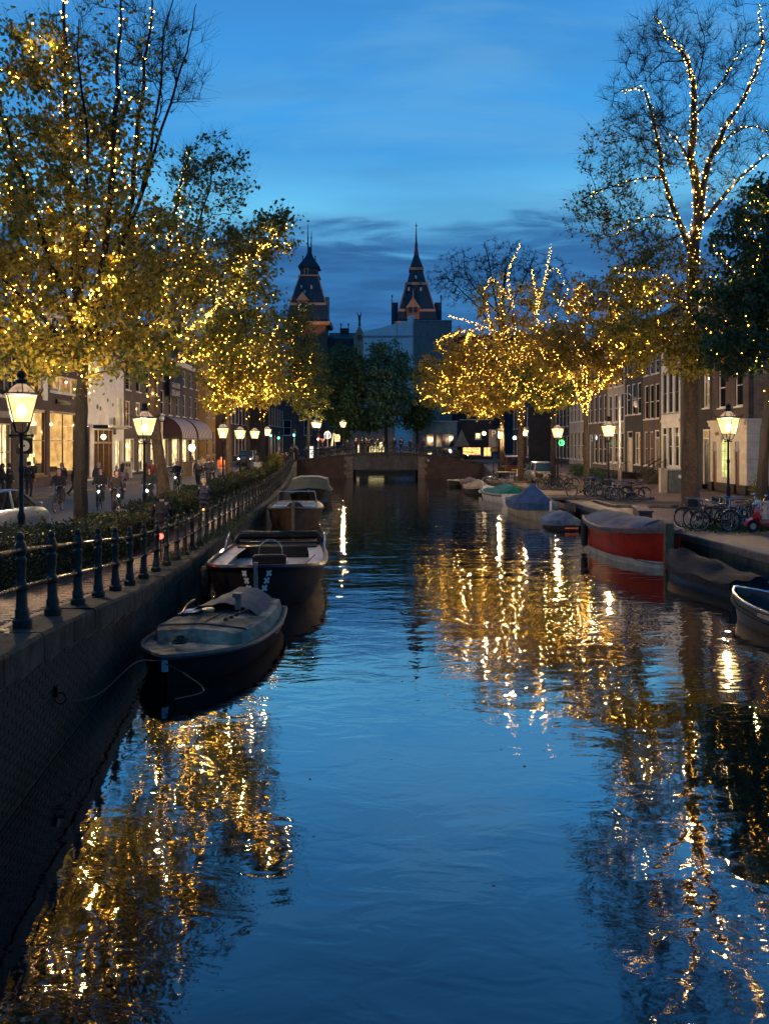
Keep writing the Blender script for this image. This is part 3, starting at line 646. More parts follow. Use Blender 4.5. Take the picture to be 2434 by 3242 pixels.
def simple(name, label, px, d, zb, r, top, fans, ells, lm, ls, seed, **k):
    b = P(px, 1500, d); b.z = zb; ln = [([b] + LP(top, d), r, r * .35, k.pop('til', 1))]
    for pts, rr, il in fans: ln.append((LP(pts, d, [0] + [random.uniform(-1.5, 1.5)] * (len(pts) - 1)), rr, .012, il))
    return tree(name, label, ln, ells, lm, ls, seed, **k)
simple('elm_tree', 'golden tree dense with lights behind the third left street lamp', 725, 50, .9, .24, [(724, 1380), (722, 1270), (735, 1150), (750, 1040)],
       [([(723, 1300), (690, 1200), (665, 1080), (660, 1010)], .08, 2), ([(724, 1290), (780, 1200), (830, 1120), (880, 1030)], .08, 2), ([(723, 1310), (800, 1250), (880, 1215)], .07, 2), ([(730, 1200), (790, 1090), (820, 1000)], .07, 1)],
       [EL(750, 1150, 50, 2.9, 2.9, 200, 16, 2), EL(830, 1200, 50, 2.0, 2.2, 100, 15, 2), EL(690, 1230, 49, 1.4, 1.5, 60, 14, 2)], yel, .085, 13, bm=barkw, spacing=.18, nstr=130, brad=.021, slabel='very dense warm fairy lights in the golden third tree on the left', group=tG)
simple('elm_tree', 'slim dark trunked tree behind the fourth left street lamp', 785, 58, .9, .17, [(786, 1390), (788, 1280), (800, 1150), (820, 1020)],
       [([(788, 1300), (840, 1200), (880, 1120)], .06, 1)], [EL(820, 1130, 58, 3.0, 3.6, 150, 14, 2)], orl, .09, 14, spacing=.25, nstr=40, brad=.022, slabel='warm fairy lights in the slim fourth tree on the left', group=tG)
simple('elm_tree', 'brownish olive tree with thick trunk at the far end of the left hedge', 833, 68, 1.0, .25, [(832, 1400), (832, 1290), (850, 1180), (880, 1050)],
       [([(833, 1310), (900, 1220), (960, 1170)], .07, 1), ([(833, 1290), (910, 1120), (950, 1050)], .07, 0)], [EL(890, 1130, 68, 3.6, 4.6, 240, 16, 2), EL(950, 1190, 69, 2.6, 3.4, 140, 14, 2), EL(930, 1010, 68, 2.2, 1.6, 60, 8, 4)], ygr, .10, 15, spacing=.3, nstr=34, brad=.024, slabel='sparse warm fairy lights in the thick fifth tree on the left', group=tG)
simple('elm_tree', 'dull olive tree without lights where the left quay meets the far bridge', 975, 92, 2.0, .25, [(976, 1360), (978, 1300), (985, 1200), (1000, 1080)],
       [([(977, 1320), (1010, 1240), (1030, 1180)], .08, 0)], [EL(985, 1210, 92, 2.6, 5.2, 170, 14, 2)], ygr, .12, 16, group=tG, til=0, spacing=.4, nstr=5, brad=.028, slabel='a few warm fairy lights in the olive tree by the far bridge')
# right bank
b = P(2184, 1617, 35); b.z = .86
R1L = [([b] + LP([(2184, 1450), (2184, 1300), (2186, 1100), (2191, 949), (2197, 759), (2210, 633), (2188, 506), (2197, 380), (2197, 285), (2178, 190), (2128, 133), (2071, 51)], 35), .42, .02, 3),
       (LP([(2205, 760), (2229, 570), (2273, 443), (2330, 348), (2387, 240), (2412, 145), (2406, 20)], 35, [0, -.5, -1, -1.5, -1.7, -2, -2]), .17, .02, 2),
       (LP([(2188, 800), (2134, 665), (2102, 557), (2077, 430), (2052, 316), (2026, 278), (1970, 291)], 35, [0, .4, .8, 1, 1, .8, .6]), .15, .015, 2),
       (LP([(2197, 365), (2273, 272), (2318, 202), (2362, 139)], 35), .08, .015, 1), (LP([(2261, 481), (2318, 424), (2387, 399), (2450, 437)], 34), .08, .015, 1),
       (LP([(2215, 710), (2318, 589), (2375, 532), (2450, 475)], 35, [0, -1, -1.5, -2]), .11, .02, 2), (LP([(2104, 560), (2033, 563), (1957, 582), (1868, 614)], 35.8), .07, .012, 1),
       (LP([(2150, 700), (2083, 683), (2001, 702), (1944, 747)], 35.3), .06, .012, 1), (LP([(2160, 740), (2083, 772), (2007, 816), (1957, 842)], 34.6), .05, .010, 0),
       (LP([(2185, 510), (2140, 440), (2110, 420)], 34.5), .06, .015, 1), (LP([(2178, 190), (2090, 200), (2040, 260)], 34.5), .04, .010, 0), (LP([(2190, 950), (2080, 960), (1990, 955)], 35), .06, .012, 1),
       (LP([(2190, 1000), (2090, 1050), (1990, 1100)], 34.5), .07, .012, 1), (LP([(2190, 1020), (2290, 1040), (2370, 1100)], 34), .07, .012, 1), (LP([(2197, 300), (2230, 150), (2200, 20)], 35), .04, .010, 0)]
tree('elm_tree', 'biggest tree on the right bank, thick trunk and mostly bare limbs wrapped in lights', R1L,
     [EL(2080, 330, 35, 2.7, 3.6, 230, 0, 9), EL(2110, 110, 35, 2.2, 1.8, 130, 0, 9), EL(2330, 160, 34, 2.0, 2.4, 150, 0, 9), EL(1990, 480, 35.2, 2.2, 2.1, 160, 1, 8), EL(1950, 690, 35, 2.5, 1.7, 170, 2, 6), EL(2060, 800, 34.8, 1.6, 1.0, 70, 4, 4), EL(2200, 500, 34.5, 2.0, 2.8, 70, 1, 8),
      EL(2030, 900, 35, 2.0, 1.1, 90, 9, 3), EL(2060, 1060, 34.6, 2.5, 1.5, 170, 20, 2), EL(2200, 1120, 34, 1.7, 1.1, 80, 18, 2), EL(2200, 900, 34.8, 1.4, 1.4, 70, 8, 3), EL(2360, 460, 33.5, 1.7, 2.5, 100, 0, 9)],
     yel, .066, 21, bm=barkw, spacing=.18, nstr=36, brad=.019, slabel='warm fairy lights wrapped round the limbs of the biggest right bank tree', group=tG, twmin=.0075, lo_h=7.6)
b = P(2412, 1590, 31); b.z = .86
tree('elm_tree', 'dark green leafed tree at the right edge with pale painted base', [([b] + LP([(2414, 1500), (2424, 1350), (2436, 1200), (2440, 1000), (2420, 850)], 31), .26, .07, 1),
     (LP([(2436, 1150), (2370, 1000), (2320, 880), (2290, 800)], 31), .09, .02, 1), (LP([(2438, 1050), (2400, 850), (2380, 700)], 30.5), .09, .02, 1), (LP([(2436, 1180), (2350, 1120), (2270, 1090)], 30.5), .07, .015, 1), (LP([(2440, 1000), (2520, 850), (2560, 700)], 31), .09, .02, 1)],
     [EL(2410, 790, 31, 1.9, 2.7, 190, 26, 2), EL(2350, 960, 30.5, 1.9, 1.6, 130, 26, 2), EL(2330, 1110, 30, 1.5, 1.1, 80, 26, 2), EL(2470, 950, 31, 1.6, 2.6, 110, 22, 2), EL(2430, 620, 31, 1.0, .8, 40, 18, 3)],
     drk, .075, 22, spacing=.25, nstr=80, brad=.018, slabel='scattered warm fairy lights in the dark green tree at the right edge', group=tG)
simple('elm_tree', 'olive brown tree above the bicycles with a lit fan of branches', 1856, 47.6, .86, .20, [(1855, 1400), (1853, 1290), (1850, 1200), (1855, 1080)],
       [([(1854, 1300), (1890, 1200), (1930, 1120), (1990, 1040)], .08, 3), ([(1853, 1290), (1860, 1160), (1905, 1040), (1960, 960)], .08, 2), ([(1853, 1300), (1800, 1180), (1745, 1100)], .07, 2), ([(1852, 1240), (1830, 1120), (1800, 1010)], .06, 1), ([(1855, 1270), (1920, 1220), (2000, 1190)], .05, 1)],
       [EL(1870, 1080, 47.6, 3.0, 3.2, 210, 14, 2), EL(1760, 1130, 47, 1.7, 2.0, 90, 13, 2), EL(1960, 1100, 47, 2.2, 2.2, 120, 14, 2), EL(1980, 930, 47, 2.0, 1.6, 90, 7, 4), EL(1830, 930, 47, 1.6, 1.2, 50, 7, 4)],
       orl, .085, 23, bm=barkw, spacing=.13, nstr=44, brad=.02, slabel='warm fairy lights on the fan of branches above the parked bicycles', group=tG, til=3)
simple('elm_tree', 'brown leaved tree glowing with upright strands of lights behind the white plastic chair', 1648, 59, .86, .26, [(1648, 1400), (1652, 1290), (1640, 1180), (1600, 1060), (1580, 920)],
       [([(1650, 1280), (1600, 1150), (1550, 1020), (1540, 950)], .10, 2), ([(1650, 1270), (1640, 1120), (1620, 960), (1610, 860), (1648, 770)], .10, 2), ([(1650, 1270), (1690, 1120), (1700, 960), (1680, 850)], .09, 2), ([(1650, 1280), (1740, 1150), (1760, 1000), (1800, 910)], .08, 2),
        ([(1650, 1270), (1580, 1200), (1500, 1180), (1430, 1210)], .07, 2), ([(1640, 1220), (1540, 1100), (1470, 1050), (1380, 1080)], .07, 2), ([(1600, 1060), (1490, 1020), (1420, 1000)], .06, 2), ([(1620, 960), (1560, 880), (1530, 930)], .06, 2), ([(1700, 960), (1750, 850), (1790, 905)], .06, 1), ([(1690, 1000), (1730, 860), (1745, 775)], .06, 2), ([(1652, 1290), (1590, 1270), (1400, 1310)], .06, 2)],
       [EL(1600, 1140, 59, 4.6, 3.6, 330, 13, 2), EL(1440, 1180, 59, 2.8, 3.0, 130, 13, 2), EL(1740, 1110, 58, 2.6, 2.8, 130, 12, 2), EL(1620, 960, 59, 3.2, 2.2, 110, 3, 5), EL(1540, 1270, 58, 3.0, 1.2, 90, 12, 2)],
       orl, .10, 24, bm=barkw, spacing=.15, nstr=230, brad=.017, slabel='very dense warm fairy lights on the glowing brown tree behind the plastic chair', group=tG, til=2)
simple('elm_tree', 'olive green tree with twin trunk look beside the parking sign', 1590, 67, .9, .26, [(1590, 1400), (1585, 1290), (1560, 1200), (1530, 1100)],
       [([(1588, 1310), (1500, 1250), (1420, 1230), (1330, 1270)], .07, 2), ([(1585, 1300), (1480, 1150), (1400, 1120)], .07, 1)], [EL(1480, 1200, 67, 3.8, 2.6, 190, 12, 2), EL(1370, 1230, 67, 2.0, 2.4, 90, 12, 2), EL(1540, 1270, 66, 3.0, 1.3, 80, 14, 2)], ygr, .10, 25, bm=barkw, spacing=.2, nstr=46, brad=.022, slabel='warm fairy lights in the olive tree beside the parking sign', group=tG)
simple('elm_tree', 'dark trunked tree standing just left of the third right street lamp', 1750, 56, .86, .22, [(1750, 1400), (1750, 1300), (1745, 1200), (1760, 1120)],
       [([(1750, 1300), (1700, 1230), (1650, 1220)], .06, 1), ([(1750, 1300), (1800, 1220), (1830, 1180)], .06, 1)], [EL(1740, 1220, 56, 3.6, 1.9, 220, 16, 2)], ygr, .09, 26, spacing=.2, nstr=50, brad=.02, slabel='warm fairy lights in the dark trunked tree left of the third right lamp', group=tG)
simple('bare_tree', 'large bare tree rising behind the lit trees right of the towers', 1585, 120, 1.3, .45, [(1585, 1300), (1585, 1100), (1590, 980), (1600, 850)],
       [([(1585, 1080), (1520, 980), (1440, 900), (1390, 850)], .2, 0), ([(1585, 1050), (1560, 900), (1540, 790), (1530, 760)], .2, 0), ([(1588, 1030), (1650, 900), (1700, 800)], .2, 0), ([(1585, 1100), (1680, 980), (1780, 900)], .2, 0), ([(1585, 1000), (1480, 880), (1470, 790)], .15, 0)],
       [EL(1460, 880, 120, 5.6, 4.6, 300, 0, 10), EL(1600, 850, 120, 5.5, 5, 300, 0, 10), EL(1720, 900, 120, 5, 5.2, 240, 0, 10)], drk, .1, 27, twmin=.018, seg=3, til=0)
simple('linden_tree', 'very dark tree behind the bridge under the left of the two towers', 1085, 104, 1.4, .3, [(1085, 1330), (1085, 1230), (1088, 1120)],
       [([(1085, 1330), (1060, 1230), (1055, 1150)], .1, 0)], [EL(1085, 1235, 104, 3.4, 6.6, 330, 22, 1)], drk, .16, 31, til=0, cl=.4)
simple('linden_tree', 'dark teal green tree behind the bridge with its trunk before a lit doorway', 1222, 106, 1.4, .28, [(1222, 1330), (1222, 1230), (1222, 1120)],
       [([(1222, 1330), (1190, 1230), (1170, 1150)], .1, 0), ([(1222, 1330), (1260, 1230), (1270, 1150)], .1, 0)], [EL(1225, 1215, 106, 4.0, 6.2, 380, 22, 2)], tea, .16, 32, til=0, cl=.4)
simple('linden_tree', 'low dark tree between the far bridge and the blue fronted building', 1320, 112, 1.4, .2, [(1320, 1330), (1320, 1260)],
       [([(1320, 1340), (1300, 1290), (1290, 1250)], .08, 0)], [EL(1315, 1300, 112, 2.6, 2.9, 150, 22, 1), EL(1160, 1330, 110, 3.2, 1.6, 110, 18, 1)], drk, .16, 33, til=0, cl=.4)
# hedge: one long clipped mass of small leaves following the path
def hedge():
    g = np.random.default_rng(5); n = 52000
    u = g.random(n); y = 8 + 66 * u ** 1.6; xf = np.array([HX(a) for a in y]); zb = np.array([zl(a) for a in y])
    side = g.random(n); t = g.random(n); top = 1.02 + .08 * np.sin(y * 1.3) + .06 * np.sin(y * 3.1 + 1)
    x = np.where(side < .55, xf + g.normal(0, .06, n), xf - t * 1.25); z = np.where(side < .55, zb + .1 + t * (top - .1), zb + top + g.normal(0, .05, n))
    x += .07 * np.sin(y * 2.3) + .06 * np.sin(z * 5 + y)
    c = np.stack([x, y, z], 1); s = .03 + .0009 * (y - 8)
    v, f = leaves(np.zeros((n, 3)), .034, -.2, g); v = v.reshape(n, 4, 3) * (s / .034)[:, None, None] + c[:, None]
    root = thing('hedge', 'long clipped dark green hedge between the quay path and the street', 'hedge', (-7, 20, .8))
    o = obj('hedge_leaves', npmesh('hedge_leaves', v.reshape(-1, 3) - np.array([-7, 20, .8]), f, MLEAF('hedge leaf', [(.022, .04, .016), (.035, .055, .02), (.055, .06, .02), (.03, .045, .02), (.09, .075, .02)], .2)), root, kind='stuff')
    m = MB(); rings = []
    for y in YS[3:]:
        if y > 74: break
        x0 = HX(y); z0 = zl(y); rings.append([(x0 - .12 + 7, y - 20, z0 - .8), (x0 - .12 + 7, y - 20, z0 + .9 - .8), (x0 - 1.15 + 7, y - 20, z0 + .9 - .8), (x0 - 1.15 + 7, y - 20, z0 - .8)])
    m.loft(rings); m.build('hedge_core', M('hedge twigs', (.012, .014, .008), .95, 0, .6, 12, .05, 14), root)
hedge()
# ---------------- buildings ----------------
def facade(mb, w, z0, h, ops, t=.3):
    xs = sorted({0., w} | {a for o in ops for a in o[:2]}); zc_ = sorted({z0, h} | {a for o in ops for a in o[2:4]})
    for a, b in zip(zc_[:-1], zc_[1:]):
        run = None
        for x0, x1 in zip(xs[:-1], xs[1:]):
            solid = not any(o[0] <= x0 + 1e-6 and o[1] >= x1 - 1e-6 and o[2] <= a + 1e-6 and o[3] >= b - 1e-6 for o in ops)
            if solid: run = (run[0], x1) if run else (x0, x1)
            elif run: mb.box(run[0], run[1], 0, t, a, b); run = None
        if run: mb.box(run[0], run[1], 0, t, a, b)
def window(parent, x0, x1, z0, z1, cols=1, rows=2, fm=None, pane=None, sill=True, fw=.08, label=None, split=None, arch=False):
    """frame mesh > pane meshes, sill"""
    fm = fm or white; m = MB(); d0, d1 = .06, .15
    m.box(x0, x0 + fw, d0, d1, z0, z1); m.box(x1 - fw, x1, d0, d1, z0, z1); m.box(x0 + fw, x1 - fw, d0, d1, z0, z0 + fw); m.box(x0 + fw, x1 - fw, d0, d1, z1 - fw, z1)
    xs = [x0 + fw + (x1 - x0 - 2 * fw) * i / cols for i in range(cols + 1)]
    zs_ = [z0 + fw] + ([split] if split else [z0 + fw + (z1 - z0 - 2 * fw) * i / rows for i in range(1, rows)]) + [z1 - fw]
    b = .028
    for x in xs[1:-1]: m.box(x - b, x + b, d0 + .012, d1 - .012, z0 + fw, z1 - fw)
    for z in zs_[1:-1]: m.box(x0 + fw, x1 - fw, d0 + .016, d1 - .016, z - b, z + b)
    w = m.build('window', fm, parent, label=label)
    p = MB(); a_, b_, c_, d_ = x0 + fw * .5, x1 - fw * .5, z0 + fw * .5, z1 - fw * .5
    if pane is not None and pane in (lit, lita) and b_ - a_ > .5:
        p._add([(a_, .10, c_), (b_, .10, c_), (b_, .10, d_), (a_, .10, d_)], [(0, 1, 2, 3)]); p.build('pane', clear, w)
        m = MB(); m.box(a_, b_, .285, .297, c_, d_); m.build('lit_room', pane, w); W_ = b_ - a_; H_ = d_ - c_; q = random.random()
        cur = M('pale curtain', (.35, .26, .16), .9, 0, .3, 9) if q < .5 else M('ochre curtain', (.3, .16, .06), .9, 0, .3, 9)
        for s_ in (0, 1):
            k_ = random.uniform(.08, .26) * W_; m = MB(); xa = a_ if s_ == 0 else b_ - k_
            m.loft([[(xa + k_ * u, .20 + .012 * math.sin(u * 22), zz) for u in np.linspace(0, 1, 9)] + [(xa + k_ * u, .215 + .012 * math.sin(u * 22), zz) for u in np.linspace(1, 0, 9)] for zz in (c_, d_)]); m.build('curtain', cur, w)
        for _ in range(random.randint(2, 4)):
            hh = random.uniform(.15, .5) * H_ * .6; ww = random.uniform(.08, .22) * W_; xx = random.uniform(a_ + .1 * W_, b_ - .3 * W_); m = MB(); m.lathe([(ww * .4, 0), (ww * .5, hh * .3), (ww * .25, hh * .6), (ww * .45, hh)], 7, (xx + ww / 2, .235, c_)) if ww < .1 else m.box(xx, xx + ww, .225, .27, c_, c_ + hh); m.build('window_display', random.choice((brownw, blackp, grey, cream)), w)
        if random.random() < .6: m = MB(); m.ball((random.uniform(a_ + .3 * W_, b_ - .3 * W_), .245, d_ - .25 * H_), min(.09, W_ * .1), 8); m.build('room_lamp', litw, w)
    else: p.box(a_, b_, .10, .108, c_, d_); p.build('pane', pane or glassd, w)
    if sill: s = MB(); s.box(x0 - .06, x1 + .06, -.09, .058, z0 - .09, z0 - .002); s.build('sill', fm, w)
    return w
def door(parent, x0, x1, z0, z1, dm, fm=None, light=None, label=None):
    m = MB(); fw = .1; m.box(x0, x0 + fw, .02, .16, z0, z1); m.box(x1 - fw, x1, .02, .16, z0, z1); m.box(x0 + fw, x1 - fw, .02, .16, z1 - fw, z1); tz = z1 - .6
    m.box(x0 + fw, x1 - fw, .03, .15, tz - .05, tz + .05)
    f = m.build('door_frame', fm or white, parent); p = MB(); p.box(x0 + fw, x1 - fw, .09, .10, tz + .05, z1 - fw); p.build('transom_pane', light or glassd, f)
    m = MB(); m.box(x0 + fw, x1 - fw, .10, .15, z0 + .02, tz - .05); xm = (x0 + x1) / 2
    for a, b in ((z0 + .2, z0 + .85), (z0 + 1.0, tz - .2)):
        m.box(x0 + fw + .1, xm - .04, .085, .1, a, b); m.box(xm + .04, x1 - fw - .1, .085, .1, a, b)
    d = m.build('door', dm, parent, label=label); m = MB(); m.ball((x1 - fw - .08, .06, z0 + 1.05), .035); m.build('handle', chrome, d)
def house(label, side, ya, yb, h, wm, wins, doors=(), cor=None, base=None, zb=.9, plinth=.5, depth=9, cat='house', name='canal_house', roofm=None, xoff=0, bands=(), gable=None):
    w = yb - ya
    if side == 'R': root = thing(name, label, cat, (21 + xoff, yb, zb), -PI / 2)
    else: root = thing(name, label, cat, (-21 - xoff, ya, zb), PI / 2)
    ops = [(q['x0'], q['x1'], q['z0'], q['z1']) for q in wins] + [(d[0], d[1], d[2], d[3]) for d in doors]
    m = MB(); facade(m, w, plinth, h, ops)
    m.build('front_wall', wm, root)
    m = MB()
    pls = [(d[0], d[1]) for d in doors if d[2] < plinth]; x = 0
    for a, b in sorted(pls) + [(w, w)]:
        if a > x: m.box(x, a, -.04, .3, 0, plinth)
        x = b
    m.build('plinth', base or stone, root)
    m = MB(); m.box(0, w, .302, depth, 0, h); m.build('side_wall', wm, root)
    m = MB(); m.box(-.05 if w > 3 else 0, w + .05, -.28, .4, h, h + .16); m.box(0, w, -.16, .3, h - .28, h); m.build('cornice', cor or white, root)
    m = MB(); m.prism([(0, .1, h + .16), (w, .1, h + .16), (w, depth / 2, h + 2.9), (0, depth / 2, h + 2.9)], (0, 0, .1)); m.prism([(0, depth, h + .16), (w, depth, h + .16), (w, depth / 2, h + 2.9), (0, depth / 2, h + 2.9)], (0, 0, .1)); m.prism([(0.02, .2, h + .1), (.02, depth - .1, h + .1), (.02, depth / 2, h + 2.85)], (w - .04, 0, 0))
    m.build('roof', roofm or M('dark roof tiles', (.03, .028, .03), .7, 0, .4, 6), root)
    for q in wins:
        k = {a: q[a] for a in q if a not in ('x0', 'x1', 'z0', 'z1')}; window(root, q['x0'], q['x1'], q['z0'], q['z1'], **k)
    for d in doors: door(root, d[0], d[1], d[2], d[3], **(d[4] if len(d) > 4 else {'dm': darkp}))
    for z in bands: m = MB(); m.box(0, w, -.07, -.002, z, z + .18); m.build('band', cor or white, root)
    return root
def row(w, n, ww, z0, z1, x0=.35, x1=None, **k):
    x1 = x1 if x1 is not None else w - .35; g_ = (x1 - x0 - n * ww) / max(1, n - 1) if n > 1 else 0
    return [dict(x0=x0 + i * (ww + g_), x1=x0 + i * (ww + g_) + ww, z0=z0, z1=z1, **k) for i in range(n)]
bk_pl = MBRICK('purple brown brick', (.085, .05, .045), (.06, .055, .05)); bk_dk = MBRICK('near black brick', (.035, .028, .027), (.03, .028, .026)); bk_br = MBRICK('brown brick', (.12, .075, .055), (.08, .07, .06)); bk_or = MBRICK('orange brick', (.28, .15, .07), (.2, .15, .1))
bk_rd = MBRICK('dark red brick', (.11, .045, .032), (.07, .06, .05)); taupe = M('taupe plaster', (.30, .25, .2), .8, 0, .2, 1.5)
# --- right bank, near to far (y = distance) ---
c = house('corner house with cream ground floor, arched greenish lit window and orange brick end wall', 'R', 44.4, 49.3, 12.5, bk_pl,
          row(4.9, 2, 1.0, 5.2, 7.7, x0=.9, x1=4.2, rows=2) + row(4.9, 2, 1.0, 8.7, 10.9, x0=.9, x1=4.2, rows=2), cor=white, plinth=.02)
gf = MB(); facade(gf, 4.9, .55, 4.05, [(.35, .95, .55, 3.1), (1.55, 2.85, .9, 3.35), (3.45, 4.05, .55, 3.1)], .12); gf.T = Matrix.Translation((0, -.14, 0))
vs = gf.v; gf2 = MB(); facade(gf2, 4.9, .55, 4.05, [(.35, .95, .55, 3.1), (1.55, 2.85, .9, 3.35), (3.45, 4.05, .55, 3.1)], .12); gf2.v = [(a, b_ - .14, c_) for a, b_, c_ in gf2.v]; gf2.build('ground_floor', cream, c)
m = MB(); m.box(0, 4.9, -.26, -.005, 4.05, 4.3); m.box(0, 4.93, -.34, -.006, 4.3, 4.42); m.box(0, 4.9, -.2, -.004, 3.8, 3.88); m.build('shop_cornice', cream, c)
for a_, b_ in ((0, .35), (.95, 3.45), (4.05, 4.94)): m = MB(); m.box(a_, b_, -.2, -.021, 0, .54); m.build('black_plinth', M('black stone', (.012, .012, .014), .3), c)
w_ = MB(); pts = [(1.55, -.10, .9), (2.85, -.10, .9), (2.85, -.10, 2.9)] + [(2.2 + .65 * math.cos(a), -.10, 2.9 + .45 * math.sin(a)) for a in np.linspace(.3, PI - .3, 7)] + [(1.55, -.10, 2.9)]
aw = MB(); aw.tube(pts + [pts[0]], .05, 4); a_o = aw.build('arched_window', white, c); p = MB(); p.poly([(a, -.05, b_) for a, _, b_ in pts]); p.build('pane', lity, a_o)
m = MB(); 
for x in (1.98, 2.42): m.box(x - .02, x + .02, -.09, -.06, .95, 3.3)
for z in (1.4, 1.95, 2.5, 2.95): m.box(1.58, 2.82, -.085, -.055, z - .018, z + .018)
m.build('glazing_bars', M('pale yellow paint', (.5, .5, .25), .5), a_o)
for x in (.35, 3.45):
    m = MB(); m.box(x, x + .6, -.06, -.02, .1, 2.5); m.build('door', brownw, c); m = MB(); m.box(x, x + .6, -.09, -.02, 2.5, 3.1); m.box(x - .06, x + .66, -.17, -.141, 2.5, 2.6); m.build('door_top_panel', grey, c)
text('lettering', 'HAI', .34, blackp, c, Matrix.Translation((1.0, -.15, 3.58)) @ Matrix.Rotation(PI / 2, 4, 'X'))
# end wall facing the camera, lit by the lamps
m = MB(); m.box(4.9, 4.93, .3, 9, 4.42, 12.4); m.build('end_wall_brick', bk_or, c); m = MB(); m.box(4.9, 4.96, -.14, 9, .55, 4.05); m.build('end_wall_plaster', M('tan plaster', (.42, .3, .17), .8, 0, .2, 1.2), c); m = MB(); m.box(4.9, 5.0, -.14, 9, 4.05, 4.3); m.box(4.9, 5.1, -.3, 9, 4.3, 4.42); m.build('end_cornice', cream, c)
for k_ in range(7):
    m = MB(); m.box(4.962, 5.0, -.14, .62, .56 + k_ * .5, 1.04 + k_ * .5); m.build('corner_stone', cream, c)
sg = MB(); sg.box(4.96, 4.985, 1.2, 3.3, 4.62, 5.1); s_o = sg.build('street_name_plate', M('dark blue enamel', (.015, .02, .06), .3), c)
tm = Matrix.Translation((4.987, 2.25, 4.95)) @ Matrix.Rotation(PI / 2, 4, 'Z') @ Matrix.Rotation(PI / 2, 4, 'X')
text('lettering', 'LANGE LEIDSEDWARS', .19, white, s_o, tm, .002); text('lettering', 'STRAAT      CENTRUM', .17, white, s_o, Matrix.Translation((0, 0, -.2)) @ tm, .002)
house('dark grey house with tall lit white windows right of the thick tree trunk', 'R', 49.35, 53.1, 12, bk_dk, row(3.7, 2, .95, 5.3, 7.9, rows=3, cols=2, pane=lita) + row(3.7, 2, .95, 8.8, 10.8, rows=2) + [dict(x0=.35, x1=1.35, z0=1.1, z1=4.1, rows=3, cols=2, pane=lita)],
      [(2.3, 3.3, .3, 3.9, dict(dm=darkp, light=lita))], base=blackp)
house('brown house with pale window surrounds mostly hidden by the thick tree trunk', 'R', 53.15, 54.6, 11.5, bk_br, [dict(x0=.25, x1=1.2, z0=1.2, z1=3.9)])
house('white house with carved frieze and three tall ground floor windows', 'R', 54.7, 58.4, 11.6, white, row(3.7, 3, .85, 5.2, 8.2, x0=.25, x1=3.45, rows=2, fm=grey) + row(3.7, 3, .85, 9., 10.9, x0=.25, x1=3.45) + row(3.7, 2, .85, 1.3, 4.2, x0=1.3, x1=3.45, rows=2),
      [(.2, 1.1, .9, 4.2, dict(dm=blackp))], bands=(4.55,), base=white, plinth=.9)
house('brown brick house with three closely set white windows and iron stair rail', 'R', 58.5, 62.6, 11.2, bk_br, row(4.1, 3, .95, 4.9, 7.6, rows=2) + row(4.1, 3, .95, 8.4, 10.4, rows=2) + row(4.1, 2, .9, 1.2, 3.9, x0=.25, x1=2.4, rows=2, pane=M('brown curtain', (.12, .08, .06), .9)), [(2.8, 3.8, .9, 4., dict(dm=brownw))], plinth=.9)
house('black painted house with one candle lit window beside a pale door', 'R', 62.7, 67.2, 12.2, bk_dk, row(4.5, 3, .95, 5.4, 8., rows=2) + row(4.5, 3, .95, 8.9, 10.9) + [dict(x0=2.6, x1=4., z0=1.2, z1=3.9, pane=lita, cols=2)], [(.6, 2.0, .5, 4., dict(dm=cream, fm=cream))], base=blackp, cor=blackp)
house('pale beige house front between the black house and the far brick row', 'R', 67.3, 72.5, 11., taupe, row(5.2, 3, 1., 4.9, 7.4, rows=2) + row(5.2, 3, 1., 8.1, 10.2) + row(5.2, 3, 1., 1.2, 3.9), [(.1, .34, .5, 3, dict(dm=blackp))] and ())
house('brown brick house with white ground floor arches further along', 'R', 72.6, 79.2, 12., bk_br, row(6.6, 4, .95, 5., 7.6, rows=2) + row(6.6, 4, .95, 8.6, 10.8) + row(6.6, 3, 1.1, 1., 3.8, x0=2), [(.4, 1.5, .3, 3.8, dict(dm=darkp))])
house('house with fluted beige pilasters near the end of the right row', 'R', 79.3, 87.5, 10.5, M('beige stone columns', (.40, .33, .24), .8, 0, .2, 2), row(8.2, 5, 1.0, 1.2, 4.2, rows=2) + row(8.2, 5, 1.0, 5.3, 8.), base=stoner)
house('last dark brick house of the right row with white sash windows', 'R', 87.6, 95, 12, bk_dk, row(7.4, 4, 1.1, 1.2, 3.8) + row(7.4, 4, 1.1, 4.9, 7.4) + row(7.4, 4, 1.1, 8.3, 10.5))
house('dark building with tall white windows closing the street behind the right bank', 'R', 96, 108, 11, bk_dk, row(12, 5, 1.3, 1.2, 3.8) + row(12, 5, 1.3, 4.9, 7.4), xoff=-3)
# stoops
def stoop(label, y, d=1.5, w=1.4, n=5, hh=.9):
    r = thing('stoop', label, 'steps', (21 - .06, y, .86), -PI / 2)
    for k in range(n): m = MB(); m.box(0, w, -d + k * .24, 0, k * hh / n, (k + 1) * hh / n - .002); m.build('step', stone, r)
    for x in (0.04, w - .04):
        m = MB(); m.tube([(x, -d + .05, 0), (x, -d + .05, .95), (x, -.05, hh + .95)], .022, 5)
        for t in np.linspace(.2, 1, 5): m.tube([(x, -d + .05 + (d - .1) * t, 0 + hh * t * .8), (x, -d + .05 + (d - .1) * t, .95 + hh * t)], .014, 4)
        m.build('stair_rail', irond, r)
stoop('stone steps with iron rails at the white house door', 58.3); stoop('stone steps with iron rails at the brown brick house', 59.8); stoop('low stone steps with iron rails at the candle lit house', 66.9, hh=.5, n=3)
